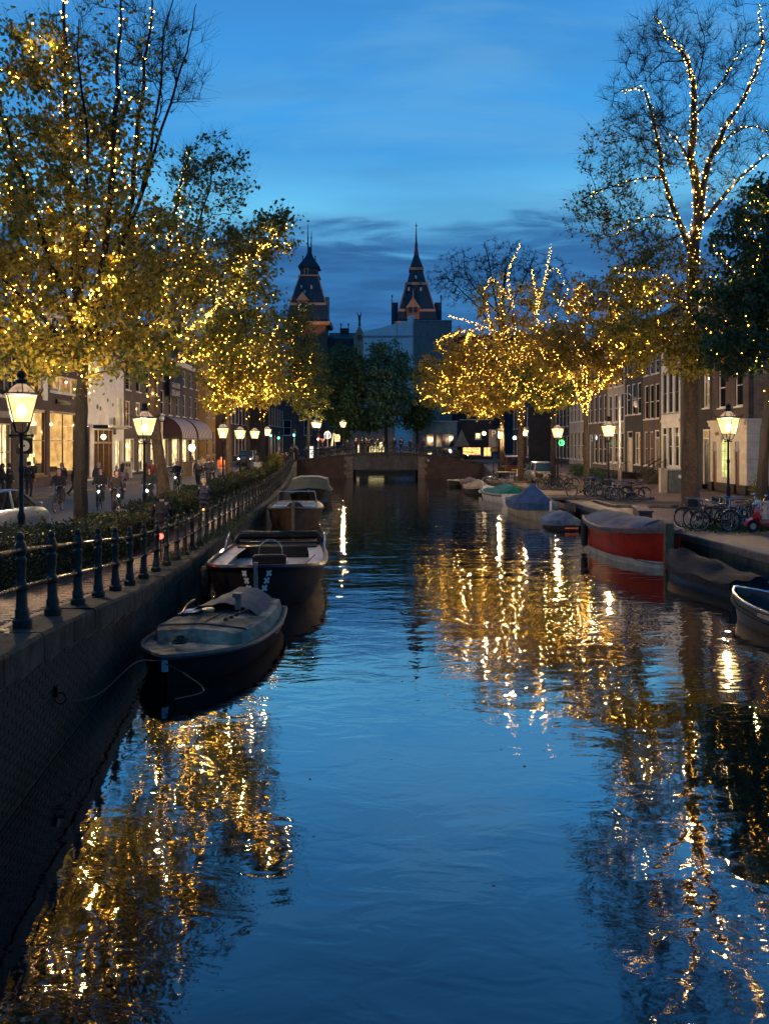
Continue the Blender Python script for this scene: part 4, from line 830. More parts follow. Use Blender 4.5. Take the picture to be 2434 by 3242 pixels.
# --- left bank ---
cr = thing
a = house('brick house at the left edge with two tall white windows, lit shop and sloping eave', 'L', 38, 44.6, 9.4, bk_pl, [dict(x0=3.9, x1=4.7, z0=5.6, z1=8.4, rows=2), dict(x0=5.0, x1=6.1, z0=5.4, z1=8.6, rows=2, cols=2), dict(x0=.5, x1=1.6, z0=5.4, z1=8.6)] + [dict(x0=2.6, x1=5.4, z0=.9, z1=4.1, rows=2, cols=3, pane=lit, fm=cream)], (), cor=grey, plinth=.4)
m = MB(); m.box(0, 6.6, -.35, -.004, 4.4, 4.75); m.build('stone_band', taupe, a)
def disc(mb, c, r, n=24, t=.04):
    mb.prism([(c[0] + r * math.cos(2 * PI * i / n), c[1], c[2] + r * math.sin(2 * PI * i / n)) for i in range(n)], (0, t, 0))
s_ = thing('hanging_sign', 'black hanging shop sign with pale round disc on the brick corner at far left', 'sign', (-20.2, 43.2, 3.75), 0)
m = MB(); m.box(-.45, .45, -.04, .04, -.45, .45); m.build('board', blackp, s_); m = MB(); disc(m, (0, -.06, 0), .30, t=.018); m.build('disc', white, s_); m = MB(); disc(m, (0, -.065, 0), .06, t=.004); m.build('disc_centre', blackp, s_); m = MB(); m.box(-.85, .5, -.03, .03, .46, .52); m.build('bracket', irond, s_)
bm2 = M('varnished brown frame', (.12, .05, .022), .35, 0, .3, 6)
nb = thing('shop_building', 'brown brick shop building with big lit display windows behind the nearest left tree', 'shop', (-21, 44.7, .95), PI / 2)
Wn = 8.2; ops = [(.5, 3.1, .95, 5.0), (3.6, 7.9, .95, 5.0), (3.6, 8.2, 6.2, 7.3), (2.0, 2.55, 6.0, 8.3)]
m = MB(); facade(m, Wn, .02, 9.6, ops, .3); m.build('front_wall', bk_pl, nb); m = MB(); m.box(0, Wn, 3.2, 8, 0, 9.6); m.box(0, Wn, .302, 3.2, 5.3, 9.6); m.box(0, .2, .302, 3.2, 0, 5.3); m.build('side_wall', bk_pl, nb)
m = MB(); m.box(.2, Wn, 3.05, 3.19, .0, 5.3); m.build('lit_back_wall', lit, nb); m = MB(); m.box(.2, Wn, .31, 3.04, .0, .9); m.box(.2, Wn, .31, 3.04, 5.0, 5.29); m.build('shop_floor_and_ceiling', cream, nb)
for x0, x1, zz in ((.5, 3.1, 3.1), (3.6, 7.9, 3.1)): window(nb, x0, x1, .95, 5.0, cols=1 if x0 < 1 else 2, fm=bm2, fw=.16, split=zz, pane=clear)
window(nb, 3.6, 8.2, 6.2, 7.3, cols=3, rows=1, pane=lita, fm=white); window(nb, 2.0, 2.55, 6.0, 8.3, pane=ME('orange curtain light', (1, .62, .22), .6), fm=white)
m = MB(); m.box(2.56, 3.2, -.05, -.002, 5.6, 8.5); m.build('white_panel', white, nb); m = MB(); m.box(2.2, 7.2, -.12, .3, 9.62, 11.2); m.build('dormer', white, nb); window(nb, 3.4, 6.9, 9.8, 11, cols=3, rows=1, sill=False)
for q in nb.children:
    if q.name.startswith('window') and abs(q.bound_box[0][2] - 9.8) < .02: q.location = (0, -.24, 0)
m = MB(); m.prism([(-.1, -.4, 9.6), (Wn + .1, -.4, 9.6), (Wn + .1, 4, 12), (-.1, 4, 12)], (0, 0, .14)); m.build('roof', MATS['dark roof tiles'], nb)
m = MB(); m.box(4.4, 6.6, -.14, -.01, 5.45, 5.75); m.box(4.6, 6.4, -.2, -.14, 5.5, 5.56); m.build('dark_sign', blackp, nb)
def furniture(root, y, items):
    for (x, d, w, h, z, mat) in items:
        m = MB(); m.box(x, x + w, d, d + .35, z, z + h); m.box(x + .05, x + w - .05, d - .03, d, z + .05, z + h - .05); m.build('display', mat, root)
furniture(nb, 0, [(.9, 1.2, 1.2, .5, .92, irond), (3.9, 1.0, 1.0, .6, .92, irond), (5.3, 1.4, .8, .7, .92, brownw), (6.3, 1.2, 1.2, .45, .92, irond), (4.6, 2.4, .5, 1.7, .92, brownw), (4.7, 2., .35, .9, 2.0, darkp), (6.6, 2.6, .9, .6, 3.5, white)])
litg = ME('greenish shop display light', (.95, 1, .42), 1.5, .5, 3); m = MB(); m.box(5.2, 7.4, 2.85, 3.04, 1.9, 4.0); m.build('lit_display', litg, nb)
for x in (6.9, 7.6):
    m = MB(); m.lathe([(.32, 0), (.30, .03), (.1, .14), (.03, .2)], 12, (x, -.6, 4.45 - (x - 6.9) * .5)); pl = m.build('dish_lamp', M('lamp shade', (.2, .15, .1), .5), nb); m = MB(); m.lathe([(.001, -.01), (.28, -.008), (.28, .0)], 12, (x, -.6, 4.44 - (x - 6.9) * .5)); m.build('lamp_glow', litw, pl)
for k_ in range(26):
    x_ = random.uniform(.6, 7.6); z_ = random.choice((1.0, 1.55, 2.1, 2.7, 3.6)); w2 = random.uniform(.12, .5); m = MB(); m.box(x_, x_ + w2, 2.75 - .1 * (k_ % 3), 2.84 - .1 * (k_ % 3), z_, z_ + random.uniform(.15, .5)); m.build('shelf_item', random.choice((brownw, blackp, grey, white, darkp)), nb)
for x_ in (1.2, 2.3, 4.4, 5.6, 6.8): m = MB(); m.ball((x_, 1.3, 4.2), .10, 8); m.build('pendant_lamp', litw, nb)
for z_ in (1.5, 2.05): m = MB(); m.box(.6, 5.0, 2.6, 3.0, z_ - .04, z_); m.build('shelf', brownw, nb)
# white fronted shop with brown entrance
wb = thing('white_shop', 'white fronted shop with glowing brown wooden entrance and dark canopy', 'shop', (-21, 53, .95), PI / 2)
m = MB(); facade(m, 9, 0, 9.4, [(.4, 1.9, .5, 4.2), (2.6, 6.4, .05, 3.9), (7.1, 8.7, .4, 3.2), (7.3, 8.7, 4.2, 6.6)], .3); m.build('front_wall', white, wb)
m = MB(); m.box(0, 9, 3.2, 8, 0, 9.4); m.box(0, 9, .302, 3.2, 7, 9.4); m.build('side_wall', bk_br, wb); m = MB(); m.box(0, 9, 3.05, 3.19, 0, 7); m.build('lit_back_wall', ME('orange lit shop', (1, .55, .17), 1.1, .5, 1.3), wb)
m = MB(); m.box(2.5, 6.9, -1.1, -.004, 4.0, 4.25); m.build('canopy', blackp, wb); m = MB(); m.ball((4.2, -.12, 3.4), .2); m.build('globe_lamp', litw, wb)
window(wb, .4, 1.9, .5, 4.2, pane=clear, fm=bm2); window(wb, 7.1, 8.7, .4, 3.2, cols=2, rows=1, pane=lit); window(wb, 7.3, 8.7, 4.2, 6.6, cols=4, rows=3, pane=litw if False else lit)
m = MB(); 
for x in (2.6, 3.4, 4.5, 5.6, 6.25): m.box(x, x + .15, .0, .2, .05, 3.9)
m.box(2.75, 6.25, .02, .18, 2.9, 3.05); m.build('entrance_posts', bm2, wb); m = MB(); m.box(6.2, 6.55, -.25, -.15, 3.6, 4.9); m.build('black_box_sign', blackp, wb)
for q, (x, z) in enumerate(((3.3, 5.6), (3.9, 5.5), (5.4, 6.2), (6.5, 5.9))):
    m = MB(); disc(m, (x, -.02, z), .2 - .02 * q, 10, .015); m.build('leaf_motif', M('olive paint', (.1, .09, .04), .6), wb)
m = MB(); m.box(0, 9, -.25, .4, 9.4, 9.6); m.build('cornice', white, wb); m = MB(); m.prism([(0, -.1, 9.6), (9, -.1, 9.6), (9, 4, 11.6), (0, 4, 11.6)], (0, 0, .14)); m.build('roof', MATS['dark roof tiles'], wb)
lb = house('narrow white framed shop glowing yellow left of the striped awning', 'L', 62.1, 71.8, 10, bk_br, row(9.7, 3, 2.3, .6, 3.3, rows=1, cols=2, pane=lit) + row(9.7, 4, 1.2, 4.3, 6.4, pane=lita, rows=2) + row(9.7, 4, 1.2, 7.3, 9.2), zb=.95, plinth=.5, name='shop_building', cat='shop')
gb = house('brown brick gallery building with curved striped awnings over its shop front', 'L', 71.9, 87, 11, bk_br, row(15.1, 4, 2.8, .6, 3.3, rows=1, pane=lit) + row(15.1, 6, 1.1, 5.6, 7.9, rows=2) + row(15.1, 6, 1.1, 8.8, 10.4), zb=1.0, plinth=.5, name='gallery_building', cat='building')
gs = MB(); gs.box(1.2, 5.6, -.62, -.5, 7.3, 9.7); g_o = gs.build('gallery_sign', M('navy sign board', (.01, .014, .035), .4), gb)
tm = Matrix.Translation((3.4, -.63, 8.5)) @ Matrix.Rotation(PI / 2, 4, 'X'); text('lettering', 'GALLERIE', .72, cream, g_o, tm); text('lettering', 'DELAIVE', .78, cream, g_o, Matrix.Translation((0, 0, -.78)) @ tm)
strp = bpy.data.materials.new('striped awning'); strp.use_nodes = True; t = strp.node_tree; tcn = N(t, 'ShaderNodeTexCoord'); ss = N(t, 'ShaderNodeSeparateXYZ'); t.links.new(tcn.outputs['Object'], ss.inputs[0])
t.links.new(mixc(t, mth(t, 'GREATER_THAN', mth(t, 'FRACT', mth(t, 'MULTIPLY', ss.outputs[0], 1.6)), .45), (.06, .03, .03), (.5, .42, .4)), t.nodes['Principled BSDF'].inputs['Base Color']); t.nodes['Principled BSDF'].inputs['Roughness'].default_value = .8
for i, (y, L) in enumerate(((72.6, 5.6), (79., 6.4))):
    r = thing('awning', ['curved striped awning over the gallery, nearer of the two', 'curved striped awning over the gallery, farther of the two'][i], 'awning', (-20.99, y, 1.0), PI / 2, 'striped awnings of the gallery')
    m = MB(); m.loft([[(x, -1.9 * math.sin(a), 3.5 + 1.9 * math.cos(a)) for a in np.linspace(0, PI / 2, 9)] + [(x, -1.86, 3.2), (x, -1.84, 3.2)] + [(x, -1.84 * math.sin(a), 3.5 + 1.84 * math.cos(a)) for a in np.linspace(PI / 2, 0, 9)] for x in (0, L)]); m.build('canvas', strp, r)
    m = MB(); m.loft([[(0.0 + q, -1.88 * math.sin(a) * k, 3.5 + 1.88 * math.cos(a) * k) for a in np.linspace(0, PI / 2, 9) for k in (1,)] + [(q, 0, 3.5)] for q in (.0, .02)]); m.build('canvas_end', strp, r)
    m = MB(); m.tube([(0, -1.86, 3.3), (L, -1.86, 3.3)], .03, 6); m.build('front_bar', chrome, r)
house('orange narrow house front beyond the awnings', 'L', 87.1, 92, 12, M('ochre plaster', (.42, .24, .08), .8), row(4.9, 2, 1.1, 1.2, 4) + row(4.9, 2, 1.1, 5.5, 8), zb=1.3, xoff=-.8)
house('dark red brick house row behind the lit trees on the left', 'L', 92.1, 106, 12, bk_rd, row(13.9, 6, 1.2, 1, 3.8, pane=lita) + row(13.9, 6, 1.2, 5, 7.6) + row(13.9, 6, 1.2, 8.6, 10.8), zb=1.3, xoff=-2)
house('farthest left house of dark brick by the traffic lights', 'L', 106.1, 122, 13, bk_dk, row(15.9, 6, 1.2, 1, 3.8, pane=lita) + row(15.9, 6, 1.2, 5, 7.6), zb=1.3, xoff=-5)
# floodlamp glare on the gallery front
fl = thing('shop_floodlamp', 'glaring white floodlamp under the striped awning', 'lamp', (-19.4, 77.5, 3.4)); m = MB(); m.ball((0, 0, 0), .34, 10); m.build('lamp_globe', ME('glaring lamp', (1, .9, .6), 16), fl); m = MB(); m.tube([(0, 0, .3), (0, 0, .8), (-1.5, 0, 1.0)], .03, 5); m.build('lamp_arm', irond, fl)
# --- behind the bridge ---
def block(name, label, cat, px0, px1, pyt, d, mat, zb=1.3, depth=10, wins=(), roofz=0, rot=0):
    x0, x1 = X(px0, d), X(px1, d); h = EYE + (1400 - pyt) / F * d - zb; r = thing(name, label, cat, (x0, d, zb)); w = x1 - x0
    m = MB(); facade(m, w, 0, h, [(q[0], q[1], q[2], q[3]) for q in wins], .3); m.build('front_wall', mat, r); m = MB(); m.box(0, w, .302, depth, 0, h); m.build('side_wall', mat, r)
    if roofz: m = MB(); m.prism([(-.2, -.2, h), (-.2, depth + .2, h), (-.2, depth / 2, h + roofz)], (w + .4, 0, 0)); m.build('roof', MATS['dark roof tiles'], r)
    else: m = MB(); m.box(-.1, w + .1, -.15, .35, h, h + .15); m.build('cornice', grey, r)
    for q in wins: window(r, *q[:4], **(q[4] if len(q) > 4 else {}))
    return r
bl = M('blue green paint', (.09, .16, .19), .6, 0, .3, 2)
block('pavilion', 'blue painted bay of windows just beyond the right end of the bridge', 'building', 1312, 1446, 1335, 116, bl, wins=[(.5, 2.9, 1.9, 4.0, dict(cols=2, rows=1, fm=bl)), (3.2, 6.0, 1.9, 4.0, dict(cols=3, rows=1, fm=bl)), (.4, 1.1, .3, 1.2, dict(fm=bl)), (1.9, 2.7, .4, 1.1, dict(pane=lit))], depth=6)
block('cafe', 'small cafe glowing red and orange behind the right bank corner', 'cafe', 1458, 1560, 1330, 118, bk_dk, wins=[(.3, 3.1, .7, 1.9, dict(cols=4, rows=1, pane=ME('orange cafe light', (1, .42, .12), 3, .6, 4))), (3.5, 4.7, .5, 1.9, dict(cols=2, rows=1, pane=ME('orange cafe light', (1, .42, .12), 3))), (2.2, 3.2, 3.1, 4.1, dict(pane=lit))], depth=6)
block('gatehouse', 'low beige gatehouse with bright yellow doorway behind people on the bridge', 'building', 1108, 1250, 1338, 124, M('beige stone wall', (.34, .28, .2), .8), wins=[(2.9, 5.55, 0.05, 2.75, dict(cols=1, rows=1, sill=False, pane=ME('bright yellow doorway', (1, .80, .38), 1.15), fm=brownw)), (1.0, 1.6, .3, 2.4, dict(pane=lit, sill=False))], depth=4)
pw = M('pale blue grey plaster', (.62, .62, .62), .8, 0, .12, .4); wh = block('white_building', 'pale blue grey building with sloping roof line below the right tower', 'building', 1150, 1312, 1064, 175, pw, wins=[(3.0, 4.8, 18.5, 22.5, dict(cols=2, rows=2, fm=grey)), (8.2, 10.2, 18.5, 22.5, dict(cols=2, rows=2, fm=grey)), (3.0, 4.8, 13, 16.5, dict(cols=2, rows=2, fm=grey))], depth=12)
m = MB(); m.prism([(0, 0, 26.8), (11.64, 0, 26.8), (11.64, 0, 31.6), (10.3, 0, 31.6), (10.3, 0, 30.4), (8.0, 0, 29.9), (3.5, 0, 28.6), (0, 0, 27.9)], (0, 10, 0)); m.build('gable_top', pw, wh)
m = MB(); m.box(11.3, 11.5, -.12, -.01, 6, 31); m.box(7.6, 7.72, -.12, -.01, 6, 29.6); m.build('downpipe', grey, wh); m = MB(); m.box(-.1, 10.3, -.22, -.01, 26.6, 26.8); m.build('string_course', grey, wh)
for x_ in (.8, 3.4, 6., 9.): window(wh, x_, x_ + 1.3, 21.0, 23.4, cols=2, rows=2) if False else None
tb = block('taupe_building', 'darker taupe building with one blue window right of the pale one', 'building', 1313, 1430, 1015, 174, M('taupe grey plaster', (.16, .14, .13), .8), wins=[(1.0, 3.6, 18.3, 21.4, dict(cols=1, rows=1)), (4.9, 7.0, 18, 21, dict(cols=1, rows=1))], depth=12)
block('dark_brick_building', 'dark building with flat roof behind the bare tree', 'building', 1440, 1760, 1060, 180, bk_dk, wins=[(3, 5, 14, 17), (8, 10, 14, 17), (14, 16, 14, 17)], depth=12)
block('dark_left_building', 'dark far building seen between the left trees', 'building', 560, 820, 1180, 150, bk_rd, wins=[(2, 3.5, 5, 8), (6, 7.5, 5, 8)], depth=12)

# --- the museum with its two towers ---
sand = M('warm sandstone', (.42, .24, .13), .8, 0, .25, .5); slate = M('slate roofing', (.012, .024, .040), .6, 0, .35, .6); mbrick = M('museum brick', (.17, .08, .05), .85, 0, .25, .4); gold = M('gilding', (.6, .4, .1), .3, 1)
DM = 230.
mz = lambda py: EYE + (1400 - py) / F * DM - 1.3
mu = thing('museum', 'dark roofed museum with statue topped gable and two tall slate towers', 'museum', (0, DM, 1.3))
def sq(z, h, cx, cy=0, ch=0.): return [(cx - h, cy - h, z), (cx + h, cy - h, z), (cx + h, cy + h, z), (cx - h, cy + h, z)]
def tower(px, left):
    cx = X(px, DM); s = DM / F; m = MB()
    # brick shaft
    m.loft([sq(0, 5.4, cx, 6), sq(mz(1027), 5.4, cx, 6)]); m.build('tower_shaft', mbrick, mu)
    m = MB(); m.loft([sq(mz(1027), 6.6, cx, 6), sq(mz(1018), 6.9, cx, 6)]); m.build('tower_cornice', sand, mu)
    if left: lv = [(1018, 6.1), (960, 5.4), (866, 2.8)]; sps = [(-.45, 690), (.45, 715)]
    else: lv = [(1018, 6.0), (980, 5.45), (892, 3.1)]; sps = [(0, 683)]
    m = MB(); m.loft([sq(mz(a), b, cx, 6) for a, b in lv[:2]]); m.loft([sq(mz(lv[1][0]) + .01, lv[1][1] - .15, cx, 6), sq(mz(lv[2][0]), lv[2][1], cx, 6)]); m.build('steep_roof', slate, mu)
    m = MB(); m.loft([sq(mz(lv[1][0]) - .4, lv[1][1] + .12, cx, 6), sq(mz(lv[1][0]) + .35, lv[1][1] + .05, cx, 6)])
    for a in (-1, 1): m.tube([(cx + a * lv[1][1], 6 - lv[1][1], mz(lv[1][0])), (cx + a * lv[2][1], 6 - lv[2][1], mz(lv[2][0]))], .16, 4)
    m.build('stone_band', sand, mu)
    if left:
        m = MB(); m.loft([sq(mz(864), 2.6, cx, 6), sq(mz(836), 2.55, cx, 6)]); m.build('lantern_stage', slate, mu)
        m = MB(); m.loft([sq(mz(866), 3.2, cx, 6), sq(mz(862), 3.2, cx, 6)]); m.build('stone_band', sand, mu)
        for x in (-.75,): m = MB(); m.box(cx + x - .7, cx + x + .7, 3.3, 3.42, mz(862), mz(840)); f = m.build('arched_opening', sand, mu); m = MB(); m.box(cx + x - .4, cx + x + .4, 3.2, 3.29, mz(861), mz(843)); m.build('dark_louvre', slate, f)
        m = MB(); m.loft([sq(mz(836), 3.3, cx, 6), sq(mz(812), 1.9, cx, 6), sq(mz(800), 1.2, cx, 6), sq(mz(775), .35, cx, 6), sq(mz(765), .2, cx, 6)]); m.build('cap_roof', slate, mu)
        for a in (-1, 1): m = MB(); m.tube([(cx + a * 1.9, 4.2, mz(815)), (cx + a * 1.9, 4.2, mz(798))], .12, 4); m.ball((cx + a * 1.9, 4.2, mz(800)), .25); m.build('pinnacle', slate, mu)
        for dx, top in sps: m = MB(); m.tube([(cx + dx * .9, 6, mz(790)), (cx + dx * 1.3, 6, mz(top))], [.3, .06], 5); m.ball((cx + dx * 1.1, 6, mz(735)), .28); m.build('spire', slate, mu)
        # clock
        m = MB(); m.box(cx - 2.2 - .9, cx + 1.0 - .9, -.6, .6, mz(1012), mz(948)); m.build('clock_dormer', mbrick, mu)
        ccx = cx - 1.5; m = MB(); m.prism([(ccx - 1.9, -.7, mz(950)), (ccx + 1.9, -.7, mz(950)), (ccx, -.7, mz(925))], (0, 3, 0)); m.build('dormer_gable', sand, mu)
        m = MB(); disc(m, (ccx, -.75, mz(975)), 1.45, 24, .1); ck = m.build('clock', blackp, mu)
        for k_ in range(12): m = MB(); a = k_ * PI / 6; disc(m, (ccx + 1.15 * math.sin(a), -.80, mz(975) + 1.15 * math.cos(a)), .13, 8, .04); m.build('hour_mark', ME('clock light', (1, .66, .35), 1.1), ck)
        m = MB(); m.tube([(ccx, -.85, mz(975)), (ccx - .15, -.85, mz(975) - 1.0)], .12, 4); m.tube([(ccx, -.85, mz(975)), (ccx + .5, -.85, mz(975) - .5)], .12, 4); m.build('clock_hands', MATS['clock light'], ck)
        m = MB(); m.box(cx + 5.0, cx + 6.0, 2, 7, mz(1015), mz(950)); m.prism([(cx + 6.1, 2, mz(950)), (cx + 6.1, 7, mz(950)), (cx + 6.1, 4.5, mz(930))], (-1.2, 0, 0)); m.build('side_dormer', sand, mu)
    else:
        m = MB(); m.loft([sq(mz(895), 3.45, cx, 6), sq(mz(887), 3.45, cx, 6)]); m.loft([sq(mz(844), 2.2, cx, 6), sq(mz(836), 2.2, cx, 6)]); m.build('stone_band', sand, mu)
        m = MB(); m.loft([sq(mz(886), 2.85, cx, 6), sq(mz(844), 1.85, cx, 6)]); m.loft([sq(mz(835), 1.95, cx, 6), sq(mz(795), .75, cx, 6)]); m.build('upper_roof', slate, mu)
        m = MB(); m.loft([sq(mz(795), .8, cx, 6), sq(mz(770), .4, cx, 6), sq(mz(760), .45, cx, 6), sq(mz(745), .25, cx, 6), sq(mz(683), .05, cx, 6)]); m.build('spire', mbrick, mu); m = MB(); m.ball((cx, 6, mz(695)), .32); m.build('gilt_ball', gold, mu)
        ccx = cx - 1.2; m = MB(); m.box(ccx - 1.9, ccx + 1.9, -.7, 1.2, mz(1010), mz(972)); m.build('dormer', mbrick, mu)
        m = MB(); m.prism([(ccx - 2.1, -.85, mz(974)), (ccx + 2.1, -.85, mz(974)), (ccx, -.85, mz(940))], (0, 3, 0)); m.tube([(ccx, -.6, mz(942)), (ccx, -.6, mz(915))], [.25, .08], 5); m.build('dormer_gable', sand, mu)
        for x in (-.75, .75): m = MB(); m.box(ccx + x - .5, ccx + x + .5, -.95, -.86, mz(990), mz(973)); m.build('dormer_window', glassd, mu)
        for a in (-1, 1):
            m = MB(); m.box(cx + a * 6.6 - 1.0, cx + a * 6.6 + 1.0, 3.5, 8.5, mz(1018), mz(950)); m.build('side_turret', slate, mu); m = MB(); m.tube([(cx + a * 7.4, 3.5, mz(950)), (cx + a * 7.4, 3.5, mz(925))], .12, 4); m.ball((cx + a * 7.4, 3.5, mz(930)), .28); m.build('pinnacle', slate, mu)
    for k_, (dx, py) in enumerate(((-2.4, 912), (1.2, 912), (-.2, 870)) if not left else ((-2.0, 905), (1.0, 905), (-1., 920))):
        m = MB(); b_ = 6 - (4.1 if py > 900 else 2.5); m.box(cx + dx - .28, cx + dx + .28, b_ - .9, b_ + 1.6, mz(py + 5), mz(py - 5)); m.build('roof_dormer', M('pale dormer', (.4, .4, .4), .6), mu)
tower(974, True); tower(1320, False)
m = MB(); x0, x1 = X(1032, DM), X(1240, DM); m.box(x0, x1, 8, 20, 0, mz(1060)); m.prism([(x0, 8, mz(1060)), (x0, 20, mz(1060)), (x0, 14, mz(1032))], (x1 - x0, 0, 0)); m.build('main_roof', slate, mu)
for px, t in ((1071, 1000), (1096, 1000)): m = MB(); m.tube([(X(px, DM), 14, mz(1036)), (X(px, DM), 14, mz(t))], .14, 4); m.ball((X(px, DM), 14, mz(1005)), .3); m.build('pinnacle', slate, mu)
m = MB(); m.box(X(1068, DM), X(1098, DM), 13, 15, mz(1036), mz(1018)); m.build('roof_platform', slate, mu)
gx = X(1136, DM); m = MB(); m.prism([(gx - 1.7, 4, mz(1120)), (gx + 1.7, 4, mz(1120)), (gx + 1.7, 4, mz(1060)), (gx + .9, 4, mz(1040)), (gx, 4, mz(1022)), (gx - .9, 4, mz(1040)), (gx - 1.7, 4, mz(1060))], (0, 4, 0)); m.build('entrance_gable', sand, mu)
m = MB(); disc(m, (gx, 3.9, mz(1062)), .9, 12, .06); m.build('gable_medallion', mbrick, mu)
m = MB(); m.lathe([(.5, 0), (.35, .6), (.3, 1.6), (.42, 2.4), (.2, 2.9), (.26, 3.1), (.1, 3.4)], 8, (gx, 6, mz(1022))); m.tube([(gx - .15, 6, mz(1022) + 2.3), (gx - .75, 6, mz(976))], [.2, .08], 5); m.tube([(gx + .15, 6, mz(1022) + 2.3), (gx + .55, 6, mz(976))], [.2, .08], 5); m.build('winged_statue', M('bronze', (.03, .05, .04), .5, .4), mu)
m = MB(); m.box(X(1000, DM), X(1420, DM), 10, 30, 0, mz(1120)); m.build('wing', mbrick, mu)
for i, px in enumerate((974, 1320)):   # the towers are floodlit from the roof below
    sl = bpy.data.lights.new('museum_floodlight', 'SPOT'); sl.energy = 9000; sl.color = (1, .55, .28); sl.spot_size = math.radians(40); sl.shadow_soft_size = .5
    o = bpy.data.objects.new('museum_floodlight', sl); COL.objects.link(o); o.location = (X(px, DM) + 2, DM - 16, 26); o.rotation_euler = (V((X(px, DM), DM + 4, 50)) - o.location).to_track_quat('-Z', 'Y').to_euler()

block('dark_street_end_building', 'dark building closing the left street behind the traffic lights', 'building', 800, 1030, 1200, 150, bk_rd, wins=[(2, 3.5, 4, 7), (6, 7.5, 4, 7), (10, 11.5, 4, 7)], depth=12)
# ---------------- street lamps ----------------
paneM = ME('warm lantern pane', (1, .68, .24), 2.2, .45, 5, see=.12); mantle = ME('lamp mantle', (1, .66, .34), 20000)
def make_lamp(label, loc, group):
    r = thing('street_lamp', label, 'street lamp', loc, random.uniform(.4, .75), group)
    m = MB(); m.lathe([(.17, 0), (.17, .12), (.13, .16), (.14, .5), (.10, .62), (.11, .66), (.085, .72), (.075, 1.25), (.085, 1.3), (.085, 1.36), (.05, 1.45), (.048, 2.3), (.062, 2.34), (.062, 2.4), (.042, 2.46), (.036, 3.1), (.06, 3.14), (.06, 3.18), (.02, 3.2)], 10); m.build('pole', irond, r, True)
    m = MB(); m.tube([(-.22, 0, 3.12), (.22, 0, 3.12)], .02, 5); m.ball((-.22, 0, 3.12), .035); m.ball((.22, 0, 3.12), .035); m.build('ladder_bar', irond, r)
    m = MB(); zb, zt, hb, ht = 3.42, 3.99, .17, .30
    for a in range(4):
        c, s = math.cos(a * PI / 2 + PI / 4), math.sin(a * PI / 2 + PI / 4); R2 = math.sqrt(2)
        m.tube([(.03 * c, .03 * s, 3.16), (.16 * c, .16 * s, 3.22), (.2 * c, .2 * s, 3.32), (hb * R2 * c, hb * R2 * s, zb)], .016, 5)
        m.tube([(hb * R2 * c, hb * R2 * s, zb), (ht * R2 * c, ht * R2 * s, zt)], .013, 5)
    m.loft([sq_(zb - .02, hb + .015), sq_(zb, hb + .015)]); m.loft([sq_(zt, ht + .02), sq_(zt + .035, ht + .06), sq_(zt + .05, ht + .02)]); m.build('lantern_frame', irond, r)
    for a in range(4):
        T = Matrix.Rotation(a * PI / 2, 4, 'Z'); m = MB(); m.T = T; e = .012
        m._add([(-hb + e, -hb + e, zb + .002), (hb - e, -hb + e, zb + .002), (ht - e, -ht + e, zt - .002), (-ht + e, -ht + e, zt - .002)], [(0, 1, 2, 3)]); m.T = None; m.build('glass_pane', paneM, r)
    m = MB(); m.ball((0, 0, 3.66), .085, 10, 1.5); m.build('mantle', mantle, r)
    m = MB(); m.lathe([(.36, 4.03), (.345, 4.055), (.29, 4.07)], 12); m.build('lantern_roof', M('lamp roof', (.05, .03, .02), .5), r, True); m = MB(); m.lathe([(.285, 4.06), (.25, 4.12), (.17, 4.2), (.10, 4.25), (.10, 4.28)], 12); m.build('milk_glass_dome', ME('lit milk glass', (1, .66, .40), .62, .5, 6), r, True); m = MB(); m.tube([(-.29, -.02, 4.07), (-.2, 0, 4.19), (-.08, 0, 4.29)], .012, 4); m.tube([(.29, .02, 4.07), (.2, 0, 4.19), (.08, 0, 4.29)], .012, 4); m.tube([(0, -.29, 4.07), (0, -.2, 4.19), (0, -.08, 4.29)], .012, 4); m.lathe([(.12, 4.26), (.12, 4.3), (.05, 4.34)], 8); m.build('dome_rib', irond, r)
    m = MB(); m.lathe([(.14, 4.3), (.12, 4.35), (.05, 4.38), (.09, 4.42), (.10, 4.47), (.07, 4.53), (.01, 4.56)], 10); m.build('finial', irond, r, True)
    m = MB()
    for a in range(4):
        for k, x in enumerate(np.linspace(-ht, ht, 4)):
            h = .13 if k in (0, 3) else .07; T = Matrix.Rotation(a * PI / 2, 4, 'Z'); p = T @ V((x, -ht - .04, zt + .04)); q = T @ V((x * 1.12, -ht - .12, zt + .04 + h)); m.tube([p, q], [.022, .004], 4)
    m.build('crown', irond, r)
    return r
def sq_(z, h): return [(-h, -h, z), (h, -h, z), (h, h, z), (-h, h, z)]
LPS = [(68, 17, 'nearest left street lamp, large glowing lantern at the left edge'), (458, 27, 'left street lamp against the leaning tree trunk'), (706, 46, 'left street lamp standing right of the striped awnings'), (760, 54, 'fourth left street lamp, between two hedge side tree trunks'), (806, 62, 'fifth left street lamp near the grey junction box'), (846, 71, 'last left street lamp half hidden by leaves'),
       (2305, 29, 'right street lamp in front of the cream corner house'), (1926, 43, 'right street lamp above the parked bicycles and beside the pale pole'), (1765, 52, 'right street lamp behind the blue grey car'), (1579, 66, 'right street lamp beside the parking sign'), (1660, 74, 'right street lamp glowing through leaves above the red car'),
       (1086, 85.5, 'street lamp on the far bridge under the dark trees'), (996, 86, 'lower left of two lanterns glowing through leaves at the bridge'), (1007, 89, 'upper right of two lanterns glowing through leaves at the bridge')]
l0 = None
for px, d, lb_ in LPS:
    x = X(px, d); z = (zl(d) if px < 1217 else zr(d)) if d < 80 else 2.2
    z = max(z, .86 if px > 1217 else z)
    if l0 is None: l0 = make_lamp(lb_, (x, d, z), 'crown topped street lamps along the canal')
    else: dup(l0, (x, d, z), random.uniform(.3, .9), lb_)
